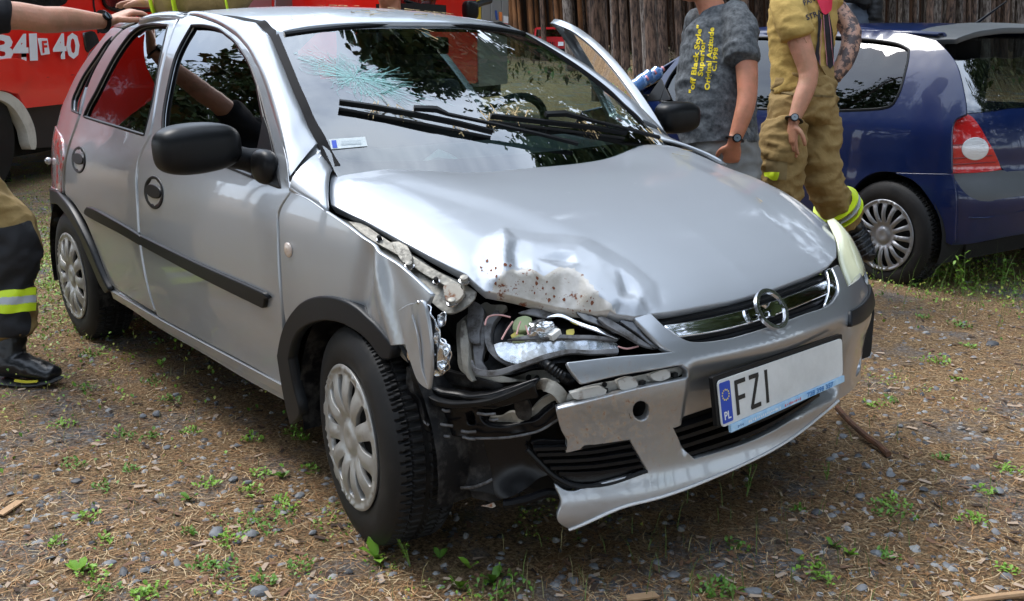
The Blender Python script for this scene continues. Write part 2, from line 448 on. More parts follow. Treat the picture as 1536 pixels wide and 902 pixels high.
_rc = interp([(0, 0), (.2, .004), (.35, .016), (.45, .032), (.52, .052), (.58, .085)])
def roof_fn(x, y): return Vector((x, y, _rz(x)-_rc(abs(y))))
ROOF = Surf(roof_fn, -2.8, -.78, -.56, .56, out=(0, 0, 1), n=50)
def mir(P): return Vector((P[0], -P[1], P[2]))

CAR = thing('damaged_hatchback', 'crashed silver hatchback with crumpled bonnet, torn off bumper corner and smashed headlight', 'car', (-1.16, 0, 0))
# ---------------- right side doors, pillars, quarter
g_front = '434,288,c 427,233 409,166 391,112 376,83 358,60 346,50 333,41 319,34 293,25 274,23,c 259,53 249,85 239,133 231,180 226,205 217,222 211,238 207,266 208,300 211,355 217,400 226,440 236,474,c 300,508 370,545 428,579,c 425,533 420,460 416,400 415,350 416,318'
w_front = '287,38,c 305,38 326,43 339,52 352,63 364,80 374,97 386,130 396,165 410,220 421,282,c 390,270 330,246 280,226 243,211,c 244,170 252,125 264,80'
panel('front_door', SIDE, g_front, silver, CAR, [w_front], h=.035, lip=.03, mirror=False); fd_r = bpy.data.objects['front_door']
g_rear = '269,24,c 250,25 225,31 206,36,c 186,45 168,63 155,83 143,104 133,127 127,150 122,171 110,205 101,235 98,262 98,291,c 108,301 116,312 130,335 145,372 156,402 166,427,c 200,449 232,468,c 222,438 213,398 207,355 204,300 203,266 207,237 213,222 222,203 228,178 235,133 245,85 255,53'
w_rear = '252,38,c 232,36 216,38 206,42 196,50 186,62 170,86 156,112 142,140 132,158 125,175,c 150,183 180,192 216,203,c 222,180 229,150 234,120 243,75'
panel('rear_door', SIDE, g_rear, silver, CAR, [w_rear], h=.035, lip=.03); rd_r = bpy.data.objects['rear_door']
g_q = '182,44,c 164,62 151,82 139,104 129,127 123,150 118,171 106,205 98,235 94,262 94,290,c 86,282 78,279 70,281,c 71,262 76,238 79,212 84,188 90,168 97,150 106,130 116,110 129,90 143,71 158,52 168,42'
w_q = '168,55,c 158,64 146,82 134,99 123,116 114,135 108,150 107,166,c 118,171,c 121,150 129,127 142,100 155,79'
panel('rear_quarter_panel', SIDE, g_q, silver, CAR, [w_q], h=.03, lip=.02); q_r = bpy.data.objects['rear_quarter_panel']
gf = panel('side_window', SIDE, w_front, sideg, CAR, h=.06, lip=0, off=-.012)
gr = panel('side_window', SIDE, w_rear, sideg, CAR, h=.06, lip=0, off=-.012)
gq = panel('quarter_window', SIDE, w_q, sideg, CAR, h=.05, lip=0, off=-.012)
# rubber window seals along the openings
def seal(name, surf, outl, rad, off, par, m=black_pl, closed=True, step=.03, flat=None):
    o = pts(outl); uv = [surf.uv(a, b) for a, b, _ in o]; uv = catmull(uv, closed, step, [q[2] for q in o])
    P = [surf.P(u, v, off) for u, v in uv]
    return tube(name, P, rad, m, par, 6, closed=closed)
s1 = seal('window_seal', SIDE, w_front, .007, -.004, CAR); s2 = seal('window_seal', SIDE, w_rear, .007, -.004, CAR); s3 = seal('window_seal', SIDE, w_q, .006, -.004, CAR)
s4 = tube('window_divider', [SIDE.px(386, 131, -.008), SIDE.px(399, 200, -.008), SIDE.px(404, 272, -.008)], .012, black_pl, CAR)
# mirror triangle
tri = panel('mirror_triangle', SIDE, '396,176,c 404,200 412,240 421,281,c 402,275 378,266,c 384,240 391,205', black_pl, CAR, h=.03, lip=.01, off=.004)
# sill
sill = panel('sill', SIDE, '167,431,c 235,478 300,512 370,549 431,583,c 432,597 431,605,c 370,572 300,530 235,492 172,449,c', silver, CAR, h=.012, lip=.03, off=-.006, disp=lambda x, z: .0)
# moulding
m1 = panel('door_moulding', SIDE, '134,312,c 150,318 212,354 213,366,c 180,347 136,324 131,318', black_pl, CAR, h=.02, lip=.02, off=.014, bev=.004)
m2 = panel('door_moulding', SIDE, '215,355,c 300,396 399,440 402,447 400,459 396,459,c 300,412 216,367,c', black_pl, CAR, h=.02, lip=.02, off=.014, bev=.004)
# handles: dished cup with a bar
def handle(cx, cy, rx, ry):
    uc = SIDE.uv(cx, cy); a = SIDE.uv(cx-rx, cy); b = SIDE.uv(cx, cy-ry); RU = abs(uc[0]-a[0]); RV = abs(b[1]-uc[1])
    ol = [(uc[0]+RU*math.cos(t), uc[1]+RV*math.sin(t)) for t in [i*math.pi/12 for i in range(24)]]
    h_ = panel('door_handle', SIDE, ol, black_pl, CAR, h=.02, lip=.012, off=.004, uvin=True, bev=.003, disp=lambda u, v: -.022*max(0, 1-((u-uc[0])/RU/.85)**2-((v-uc[1])/RV/.85)**2))
    bar = panel('grip', SIDE, [(uc[0]+RU*.8*math.cos(t), uc[1]+.004+RV*.36*math.sin(t)) for t in [i*math.pi/8 for i in range(16)]], black_pl, h_, h=.02, lip=.012, off=.007, uvin=True, bev=.004)
    return h_, bar
hA = handle(118, 240, 9.5, 19.5); hB = handle(231, 289, 13.5, 24)
# ---------------- front fender (right): crumpled towards the torn front
g_fen = '437,290,c 460,299 489,319,c 510,333 530,347 553,367 580,388 603,403 628,424 648,443,c 641,462 641,480 646,510 652,545 659,577,c 645,569 629,546 616,518 591,516,c 583,510 573,494 562,483 553,474 540,463 526,456 512,450 497,448 482,448 466,451 452,460 443,470 436,482 431,495,c 426,460 422,400 420,350 421,318'
def fen_disp(x, z):
    k = sstep(.05, .3, x)
    d = .006*noise.noise(Vector((x*9, z*7, 3)))*sstep(-.05, .15, x)+.010*k*noise.noise(Vector((x*13+z*6, z*9, 8)))
    d += -.018*math.exp(-((x-(.04+(z-.66)*.25))/.035)**2)*sstep(.5, .62, z)            # vertical buckle
    d += .014*math.exp(-((x-(.13-(z-.72)*.5))/.03)**2)
    return d+.045*sstep(.2, .42, x)*sstep(.75, .55, z)
fen = panel('front_fender', SIDE, g_fen, silver, CAR, h=.018, lip=.012, disp=fen_disp, off=.001)
fen['label'] = 'crumpled silver front fender with torn front edge'
ind = SIDE.px(434, 375, .004)
blob('side_indicator', ind, (.021, .008, .021), mat('clear_lens_warm', (.62, .52, .45), .15, 0, .8, dirt=(40, .5, .7, (.4, .25, .15), .4)), CAR)
# lower apron between the arch and the torn tip
panel('inner_fender_flange', SIDE, '577,488,c 592,517 617,519 628,545 620,551 600,545 586,530 572,505,c', primer, CAR, h=.02, lip=.006, off=-.02)
cap_ = SIDE.px(616, 534, -.01); tube('bolt_hole_collar', [cap_, cap_+Vector((0, -.012, 0))], .012, chrome, CAR, 12)
# arch trims
archF = '421,533,c 425,510 430,493 436,480 443,470 453,459 466,451 481,447 497,447 512,450 527,456 541,465 553,476 564,486 573,496 583,508 591,520 589,535,c 580,536 574,532,c 566,520 556,508 545,498 533,490 517,482 500,478 485,478 470,482 459,488 450,496 442,512 437,536,c 445,580 453,617 440,634,c 430,590'
at_f = panel('wheel_arch_trim', SIDE, archF, trim, CAR, h=.02, lip=.03, off=.012, bev=.005)
archR = '68,300,c 69,290 73,284 80,284 88,288 96,296 106,308 116,324 128,347 140,372 151,398 160,418 168,433,c 163,437,c 155,424 147,405 135,378 124,352 113,333 103,319 95,309 88,304 81,304 75,309 72,322 71,336,c'
at_r = panel('wheel_arch_trim', SIDE, archR, trim, CAR, h=.02, lip=.03, off=.018, bev=.006)
rb = panel('rear_bumper', SIDE, '70,281,c 79,280 88,285 80,283 73,284 69,291 67,301 70,330 66,318 67,296,c', silver, CAR, h=.02, lip=.01, off=.012)
# ---------------- pillar + roof rail between door gap and windscreen
GA = [(489, 318), (434, 286), (431, 270), (427, 240), (420, 205), (409, 166), (396, 125), (383, 96), (371, 74), (358, 58), (346, 48), (333, 39), (319, 32), (293, 23), (265, 20.5), (235, 24), (206, 33), (184, 42), (170, 41)]
WB = [(500, 254), (487, 232), (478, 212), (463, 186), (452, 160), (440, 133), (428, 103), (417, 76), (408, 55), (399, 47), (390, 37), (378, 29), (362, 21), (340, 14.5), (309, 10), (275, 11), (240, 15), (215, 20), (200, 26)]
def edgept(px, py):
    # the windscreen / roof edge lies on the leaning plane y = -ww(z), roof part y = -.52
    lo, hi = 1.0, 7.0; d = ray(px, py)
    f = lambda t: (lambda P: P.y+max(.515, ww(P.z) if P.z < 1.33 else .515))(CAM+d*t)
    for _ in range(60):
        m_ = (lo+hi)/2
        if f(m_) > 0: hi = m_
        else: lo = m_
    P = CAM+d*lo
    return P
A3 = [SIDE.px(*p) for p in GA]; B3 = [edgept(*p) for p in WB]
for i, p in enumerate(B3):
    if i >= 11:
        x_ = (-1.10, -1.26, -1.42, -1.62, -1.82, -2.02, -2.2, -2.4)[i-11]; p.x = x_; p.y = -.512; p.z = _rz(x_)-_rc(.512)+.002
A3s = smooth3(A3, .06); B3s = smooth3(B3, .06); nn_ = 60
def pairs(A, B, k=4):
    o = []
    for i in range(len(A)-1):
        o += [i+j/k for j in range(k)]
    o.append(len(A)-1)
    def ev(P, t):
        i = min(len(P)-2, int(t)); f = t-i; p0 = P[max(0, i-1)]; p1 = P[i]; p2 = P[i+1]; p3 = P[min(len(P)-1, i+2)]
        return Vector([.5*((2*b)+(-a+c)*f+(2*a-5*b+4*c-d)*f*f+(-a+3*b-3*c+d)*f**3) for a, b, c, d in zip(p0, p1, p2, p3)])
    return [ev(A, t) for t in o], [ev(B, t) for t in o]
A3s, B3s = pairs(A3, B3)
pil = loft('roof_pillar', A3s, B3s, silver, CAR, n=10, bulge=.018, out=(.2, -1, .5), thick=.012, prof=lambda k: (4*k*(1-k))**.8)
lk = tube('door_gap_seal', [p+Vector((0, .012, -.004)) for p in A3s[4:]], .012, vdark, CAR, 6)
# black ditch moulding beside roof and windscreen
ST = [p+Vector((0, .006, .002)) for p in B3s]
moul = tube('roof_moulding', ST, 1, mat('seal_rubber', (.006, .006, .007), .65, spec=.1), CAR, sq=(.032, .014), up=(0, -.3, 1))
# ---------------- windscreen, roof
wz0, wz1 = .915, 1.335
WOL = [(-ww(wz0)+.01, wz0, 1), (0, wz0-.012), (ww(wz0)-.01, wz0, 1), (ww(1.1)-.006, 1.1), (ww(wz1-.012)-.008, wz1-.014, 1), (.25, wz1+.004), (0, wz1+.008), (-.25, wz1+.004), (-ww(wz1-.012)+.008, wz1-.014, 1), (-ww(1.1)+.006, 1.1)]
wol = [(-ww(wz0)+.0, wz0, 1), (0, wz0-.012), (ww(wz0)-.0, wz0, 1)]+[(ww(z)+.0, z) for z in (1.0, 1.1, 1.2)]+[(ww(wz1-.012)-.004, wz1-.014, 1), (.25, wz1+.004), (0, wz1+.008), (-.25, wz1+.004), (-ww(wz1-.012)+.004, wz1-.014, 1)]+[(-ww(z)+.0, z) for z in (1.2, 1.1, 1.0)]
ws = panel('windscreen', WIND, wol, wind, CAR, h=.06, lip=0, uvin=True); ws['label'] = 'windscreen with a spider web crack on the passenger side'
# black ceramic border of the glass
bor_in = [(-ww(.96)+.045, .962), (0, .950), (ww(.96)-.045, .962), (ww(1.03)-.03, 1.03), (ww(1.15)-.03, 1.15), (ww(1.3)-.03, 1.302), (.2, 1.318), (-.2, 1.318), (-ww(1.3)+.03, 1.302), (-ww(1.15)+.03, 1.15), (-ww(1.03)+.03, 1.03)]
panel('glass_border', WIND, wol, black_gl, ws, [bor_in], h=.05, lip=0, off=-.004, uvin=True)
rol = [(-.935, -.512, 1), (-.885, -.25), (-.868, 0), (-.885, .25), (-.935, .512, 1), (-1.3, .515), (-2.0, .515), (-2.55, .50, 1), (-2.66, .25), (-2.68, 0), (-2.66, -.25), (-2.55, -.50, 1), (-2.0, -.515), (-1.3, -.515)]
panel('roof', ROOF, rol, silver_hood, CAR, h=.06, lip=.02, uvin=True)
# header seal between glass and roof
tube('windscreen_top_seal', [wind_fn(y, 1.308+.034*(1-(y/.5)**2))+Vector((.0, 0, .002)) for y in [-.5+i*.05 for i in range(21)]], .008, black_pl, CAR, 6)
# rear: hatch from roof to bumper
HT = [roof_fn(-2.66+.11*(abs(y)/.5)**2, y) for y in [-.5+i*.1 for i in range(11)]]
rowz = [(1.25, -2.80, .53), (1.1, -2.90, .585), (1.0, -2.955, .61), (.93, -2.99, .63), (.7, -3.04, .62), (.5, -3.06, .62)]
rows = [HT]+[[Vector((x+.10*(1-(abs(t)/1)**3)-.10-.0+(.07*abs(t)**3), t*w, z)) for t in [-1+.2*i for i in range(11)]] for z, x, w in rowz]
def grid_mesh(name, rows, m, par, flip=False):
    V = [p for r in rows for p in r]; n = len(rows[0]); F = []
    for i in range(len(rows)-1):
        for j in range(n-1):
            f = (i*n+j, i*n+j+1, (i+1)*n+j+1, (i+1)*n+j); F.append(tuple(reversed(f)) if flip else f)
    o = mesh(name, V, F, m, par, sharp=60); md = o.modifiers.new('t', 'SOLIDIFY'); md.thickness = .015; return o
rows2 = [[p for p in r] for r in rows]
grid_mesh('rear_window', rows2[:4], sideg, CAR); grid_mesh('tailgate', rows2[3:], silver, CAR)
grid_mesh('rear_bumper', [[Vector((x-.02-.10*(1-abs(t)**3)+.1*abs(t)**3+.0, t*w, z)) for t in [-1+.2*i for i in range(11)]] for z, x, w in ((.52, -3.0, .70), (.45, -3.03, .74), (.33, -3.03, .74), (.22, -2.99, .72))], silver, CAR)
# wrap-round tail lamp at the corner
tl = panel('tail_lamp', SIDE, '70,280,c 82,283 93,288,c 93,262 96,238 92,205 84,190 80,206 76,236 72,262', mat('tail_lamp_clear', (.55, .50, .50), .12, .2, 1, dirt=(20, .45, .6, (.5, .04, .03), .15)), CAR, h=.03, lip=.01, off=.006)
blob('tail_lamp_bulb', SIDE.px(80, 242, .02), (.016, .016, .016), silver, CAR)
# ---------------- bonnet
h_out = '503,249,c 560,247 613,245.5 712,238 820,229.5 875,222.5 940,216 1008,212.5,c 1055,230 1100,249 1132,264 1160,279 1182,290 1202,303 1220,313 1235,324 1244,336 1249,350 1254,366 1254,385,c 1241,399 1222,408 1200,417 1165,430 1128,441 1090,451 1053,458 1010,466 978,470 951,474.5,c 925,467 899,460 865,452 833,446.5 799,440 772,437 752,436 728,435,c 714,424 700,411,c 675,399 649,386 625,373 600,360 575,346 550,332 522,319 497,306.5,c 495,288 497,266'
# crumple zone: folded facets between these points (pixel x, y, height in m)
_cz = [(708, 388, 0), (722, 360, 0), (757, 340, 0), (800, 350, 0), (845, 352, 0), (885, 358, 0), (910, 372, 0), (950, 396, 0), (985, 425, 0), (992, 462, 0), (972, 471, 0),
       (735, 374, .006), (757, 355, .014), (776, 361, .006), (800, 367, .009), (840, 368, .007), (868, 373, .011), (893, 386, .010), (926, 404, .007), (952, 424, .007), (961, 444, .008),
       (757, 374, .022), (755, 400, .026), (753, 425, .022), (738, 398, .006), (734, 424, .002), (771, 384, .004), (774, 403, .000),
       (800, 392, .010), (838, 382, .008), (849, 392, -.004), (858, 384, .012), (868, 400, .010), (900, 412, .012), (926, 436, .010), (941, 438, -.002), (955, 456, .012), (930, 452, .010),
       (771, 413, .012), (800, 413, .016), (818, 419, .008), (845, 411, .017), (870, 419, .014), (890, 440, .014), (915, 462, .008),
       (728, 437, -.004), (756, 438, -.014), (800, 442, -.032), (835, 450, -.036), (867, 456, -.034), (899, 463, -.024), (925, 470, -.012), (953, 478, 0), (722, 452, -.006), (750, 456, -.018), (800, 460, -.034), (835, 468, -.036), (867, 474, -.034), (899, 482, -.024), (925, 490, -.012), (955, 494, 0)]
_cu = [HOOD.uv(a, b) for a, b, _ in _cz]; _ch = [c for _, _, c in _cz]
_ct = delaunay_2d_cdt([Vector(p) for p in _cu], [], [], 0, 1e-6); _cmap = [q[0] for q in _ct[3]]
_ctri = []
for t in _ct[2]:
    P_ = [_ct[0][i] for i in t]; H_ = [_ch[_cmap[i]] for i in t]; a_, b_, c_ = P_; dt = (b_.y-c_.y)*(a_.x-c_.x)+(c_.x-b_.x)*(a_.y-c_.y)
    if abs(dt) > 1e-9: _ctri.append((a_, b_, c_, H_, dt, min(p.x for p in P_), max(p.x for p in P_), min(p.y for p in P_), max(p.y for p in P_)))
def facet(x, y):
    for a_, b_, c_, H_, dt, x0, x1, y0, y1 in _ctri:
        if x < x0 or x > x1 or y < y0 or y > y1: continue
        l1 = ((b_.y-c_.y)*(x-c_.x)+(c_.x-b_.x)*(y-c_.y))/dt; l2 = ((c_.y-a_.y)*(x-c_.x)+(a_.x-c_.x)*(y-c_.y))/dt; l3 = 1-l1-l2
        if l1 >= -1e-6 and l2 >= -1e-6 and l3 >= -1e-6: return l1*H_[0]+l2*H_[1]+l3*H_[2]
    return 0
_bb = (min(p[0] for p in _cu)-.02, max(p[0] for p in _cu)+.02, min(p[1] for p in _cu)-.02, max(p[1] for p in _cu)+.02)
def hood_disp(x, y):
    d = .0018*noise.noise(Vector((x*4, y*4, 1)))
    if _bb[0] < x < _bb[1] and _bb[2] < y < _bb[3]:
        k = .007; d += .9*(facet(x, y)*2+facet(x+k, y)+facet(x-k, y)+facet(x, y+k)+facet(x, y-k))/6
    return d
# rusty scraped patch material for the crumpled edge: by object-space distance to the dent
_dc = HOOD.px(835, 432)
def scraped(name, base, cx, rad, scl=38, lo=.50, hi=.60, rust=(.22, .085, .04), pale=(.36, .31, .25)):
    m = base.copy(); m.name = name; t = m.node_tree; N = t.nodes; K = t.links.new
    p = N['Principled BSDF']; co = N.new('ShaderNodeTexCoord'); g = N.new('ShaderNodeVectorMath'); g.operation = 'DISTANCE'
    oi = N.new('ShaderNodeMapping'); K(co.outputs['Object'], oi.inputs[0]); oi.inputs['Location'].default_value = [-c for c in cx]; oi.inputs['Scale'].default_value = rad
    K(oi.outputs[0], g.inputs[0])
    oi.inputs['Location'].default_value = [-c*r for c, r in zip(cx, rad)]
    mr = N.new('ShaderNodeMapRange'); K(g.outputs['Value'], mr.inputs[0]); mr.inputs[1].default_value = 1; mr.inputs[2].default_value = .35
    nz = N.new('ShaderNodeTexNoise'); nz.inputs['Scale'].default_value = scl; nz.inputs['Detail'].default_value = 8; nz.inputs['Roughness'].default_value = .7; K(co.outputs['Object'], nz.inputs['Vector'])
    old = p.inputs['Base Color'].links[0].from_socket if p.inputs['Base Color'].links else None
    def layer(src, lo_, hi_, col, amt):
        r = N.new('ShaderNodeMapRange'); r.inputs[1].default_value = lo_; r.inputs[2].default_value = hi_; K(nz.outputs['Fac'], r.inputs[0])
        mu = N.new('ShaderNodeMath'); mu.operation = 'MULTIPLY'; K(r.outputs[0], mu.inputs[0]); K(mr.outputs[0], mu.inputs[1])
        x = N.new('ShaderNodeMix'); x.data_type = 'RGBA'; x.inputs['B'].default_value = (*col, 1); K(mu.outputs[0], x.inputs['Factor'])
        if src: K(src, x.inputs['A'])
        else: x.inputs['A'].default_value = p.inputs['Base Color'].default_value
        return x.outputs['Result'], mu.outputs[0]
    a, f1 = layer(old, lo-.08, hi-.04, pale, 1); b, f2 = layer(a, lo+.04, hi+.04, rust, 1)
    K(b, p.inputs['Base Color'])
    mm = N.new('ShaderNodeMath'); mm.operation = 'MULTIPLY_ADD'; mm.inputs[1].default_value = -.6; mm.inputs[2].default_value = .72; K(f1, mm.inputs[0]); 
    for l in list(p.inputs['Metallic'].links): t.links.remove(l)
    K(mm.outputs[0], p.inputs['Metallic'])
    return m
hood_m = silver_hood
hood = panel('bonnet', HOOD, h_out, hood_m, CAR, h=.010, lip=.03, disp=hood_disp, step=.010, bev=.003)
_ep = [HOOD.uv(a, b) for a, b, _ in pts('724,440 745,428 760,419 770,412 785,409 800,413 812,418 818,421 828,414 845,410 862,412 878,424 890,440 900,452 916,462 930,467 945,476 900,480 800,480 730,460')]
dent_m = mat('scraped_primer', (.36, .33, .28), .38, .25, .2, var=(16, .14, (.52, .50, .47)), dirt=(34, .57, .60, (.17, .055, .025), .8), bump=(70, .3, .003)); hood.data.materials.append(dent_m)
rust_m = mat('rust_speck', (.16, .05, .022), .85)
for p_ in hood.data.polygons:
    c_ = p_.center
    if c_.x > .25 and inside(c_.x, c_.y, _ep): p_.material_index = 1
V = []; F = []; rs_ = random.Random(5)
for q in range(85):
    x, y = rs_.choice(((750, 425, 8), (775, 420, 10), (800, 428, 14), (815, 432, 12), (832, 440, 10), (735, 410, 14), (760, 400, 30), (890, 448, 22)))[:2]; x += rs_.gauss(0, 9); y += rs_.gauss(0, 6)
    u, v = HOOD.uv(x, y); s_ = .0006+.0032*rs_.random()**5; n0 = len(V)
    for k in range(6):
        a = k*math.pi/3; r_ = s_*rs_.uniform(.6, 1.4); uu, vv = u+r_*math.cos(a), v+r_*math.sin(a); V.append(HOOD.P(uu, vv)+HOOD.nrm(uu, vv)*(hood_disp(uu, vv)+.0012))
    F.append(tuple(range(n0, n0+6)))
tag(mesh('rust_specks', V, F, rust_m, hood, smooth=False), kind='stuff')
hood['label'] = 'silver bonnet with a buckled, rust marked corner'
# folded rear corner flange of the bonnet
# ---------------- nose: bumper cover with openings
b_out = '953,477,c 976,471,c 1000,494 1015,504 1042,514.6 1091,510 1151,493 1204,474 1241,461 1255,447 1260,433 1250,402,c 1258,398,c 1265,414 1272,431,c 1297,406,c 1310,417 1320,440 1320,470 1315,495 1308,517 1297,558 1257,600 1203,645 1110,698 1000,742 927,762 853,793,c 839,783 838,773 843,758 842,746 833,728,c 846,737 862,739 879,733 924,721 974,708,c 946,659,c 899,667 850,679,c 853,663 844,646 838,626 836,616,c 886,603 966,583 1037,568,c 1036,556 1024,546,c 999,550 933,561 873,575,c 858,556 852,545,c 932,536 1012,529,c 992,516'
lowgr = '1009,642,c 1072,622 1140,598 1204,570 1262,547,c 1250,576 1230,602 1204,621 1128,663 1042,690,c 1025,674'
scoop = '1297,524,c 1298,535 1291,554 1284,566 1287,548'
foghole = ' '.join(f'{962+14.2*math.cos(t):.1f},{617+16.3*math.sin(t):.1f}' for t in [i*math.pi/8 for i in range(16)])
_fc = NOSE.px(950, 640)
bump_m = scraped('silver_bumper_scraped', silver, NOSE.px(925, 640), (4.6, 4.6, 6), 60, .56, .63)
def nose_disp(s, z):
    d = 0
    d += -.034*sstep(.32, .36, z)*sstep(.56, .49, z)*sstep(-.33, -.29, s)*sstep(.34, .28, s)       # plate recess
    d += .010*sstep(.30, .34, z)*0
    d += .002*noise.noise(Vector((s*7, z*7, 2)))*sstep(-.25, -.5, s)
    return d
bump = panel('front_bumper', NOSE, b_out, bump_m, CAR, [lowgr, scoop, foghole], h=.014, lip=.022, disp=nose_disp, step=.012, bev=.003)
bump['label'] = 'silver front bumper broken off at one corner'
lipw = seal('bumper_lip', NOSE, '853,794 927,763 1000,743 1110,699 1203,646 1257,601', .0035, .002, CAR, mat('white_raw_plastic', (.62, .62, .62), .4), closed=False)
# side strip on the far corner
panel('bumper_strip', NOSE, '1273,469,c 1298,450 1319,421,c 1321,436 1320,451,c 1300,473 1273,489,c', trim, CAR, h=.02, lip=.012, off=.010, bev=.004)
# backing black sheets behind the openings
panel('bumper_core', NOSE, '940,470,c 1000,462 1100,440 1250,398 1262,440 1300,520 1290,560 1250,600 1100,690 1000,715 960,700 930,640,c', vdark, CAR, h=.05, lip=0, off=-.10)
for nm, rows_, hh, off in (('grille_slat', [[(985, 478), (1053, 464), (1130, 447), (1200, 423), (1248, 406)], [(990, 484), (1055, 471.5), (1130, 454), (1200, 431), (1250, 413)], [(1020, 505), (1058, 505), (1130, 488), (1200, 466), (1252, 446)], [(1012, 499), (1055, 497), (1130, 481), (1200, 458), (1252, 438)]], .009, -.03),
                       ('lower_grille_slat', [[(1014, 652), (1072, 634), (1140, 610), (1204, 582), (1270, 550)], [(1018, 663), (1072, 646), (1140, 622), (1204, 594), (1262, 563)], [(1026, 674), (1080, 657), (1140, 636), (1204, 606), (1250, 578)], [(1036, 684), (1090, 667), (1140, 649), (1200, 617), (1236, 594)]], .010, -.028)):
    for r_ in rows_:
        q = catmull([NOSE.uv(*p) for p in r_], False, .03, [0]*len(r_))
        tube(nm, [NOSE.P(u, v, off) for u, v in q], 1, black_pl, CAR, sq=(.03, hh), up=(0, 0, 1))
panel('grille_back', NOSE, '974,472,c 1053,458 1128,441 1200,417 1250,399,c 1262,433 1257,450 1241,466 1204,480 1151,499 1091,516 1042,520 1010,508,c', black_gl, CAR, h=.04, lip=0, off=-.05)
cb = panel('grille_bar', NOSE, '1001,487,c 1060,478 1128,462 1190,442 1243,419,c 1244,437,c 1190,460 1132,480 1075,494 1021,502,c', chrome, CAR, h=.02, lip=.015, off=-.006, bev=.004, disp=lambda s, z: .0)
panel('grille_end_trim', NOSE, '1243,404,c 1250,403 1256,432 1250,446 1240,458,c 1246,440 1247,425', chrome, CAR, h=.02, lip=.01, off=-.004)
# emblem: ring with a lightning bolt
ec = NOSE.px(1151.5, 467.5, .014); er = NOSE.px(1173, 466, .014); ew = (ec-er).length
en = NOSE.nrm(0, .60); ey = Vector((0, 1, 0)); ez = en.cross(ey).normalized()
if ez.z < 0: ez = -ez
RR = .049
emb = tube('emblem', [ec+ey*math.cos(t)*RR+ez*math.sin(t)*RR for t in [i*math.pi/20 for i in range(40)]], 1, mat('satin_chrome', (.80, .81, .83), .2, 1), CAR, closed=True, sq=(.010, .010), up=tuple(en))
bolt = [(-.072, -.004), (-.014, .006), (.006, .018), (.020, .014), (.008, .004), (.072, .006), (.016, -.008), (-.004, -.020), (-.020, -.016), (-.008, -.004)]
V = [ec+en*k+ey*x+ez*y for k in (.004, -.004) for x, y in bolt]; nb_ = len(bolt)
mesh('lightning_bolt', V, [tuple(range(nb_)), tuple(reversed(range(nb_, 2*nb_)))]+[(i, nb_+i, nb_+(i+1) % nb_, (i+1) % nb_) for i in range(nb_)], chrome, emb, smooth=False)
# far headlight (yellowed lens)
lens = mat('yellowed_lens', (.62, .62, .42), .12, 0, 1, dirt=(3, .45, .7, (.50, .50, .30), .2))
def hl_fn(u, v):      # between bonnet edge row and bumper row
    return Vector((0, 0, 0))
topE = [at_plane(x, y, 1, Y_) for x, y, Y_ in ((1241, 331, .70), (1247, 345, .675), (1254, 362, .64), (1257, 380, .61), (1260, 398, .585), (1266, 414, .57), (1273, 431, .56))]
botE = [at_plane(x, y, 1, Y_) for x, y, Y_ in ((1243, 333, .735), (1259, 341, .745), (1275, 356, .75), (1287, 375, .745), (1294, 390, .735), (1298, 404, .72), (1296, 411, .70))]
hlA, hlB = pairs(topE, botE)
hl = loft('headlight', hlA, hlB, lens, CAR, n=10, bulge=.02, out=(1, .4, .3), thick=.01)
mirror_list = []
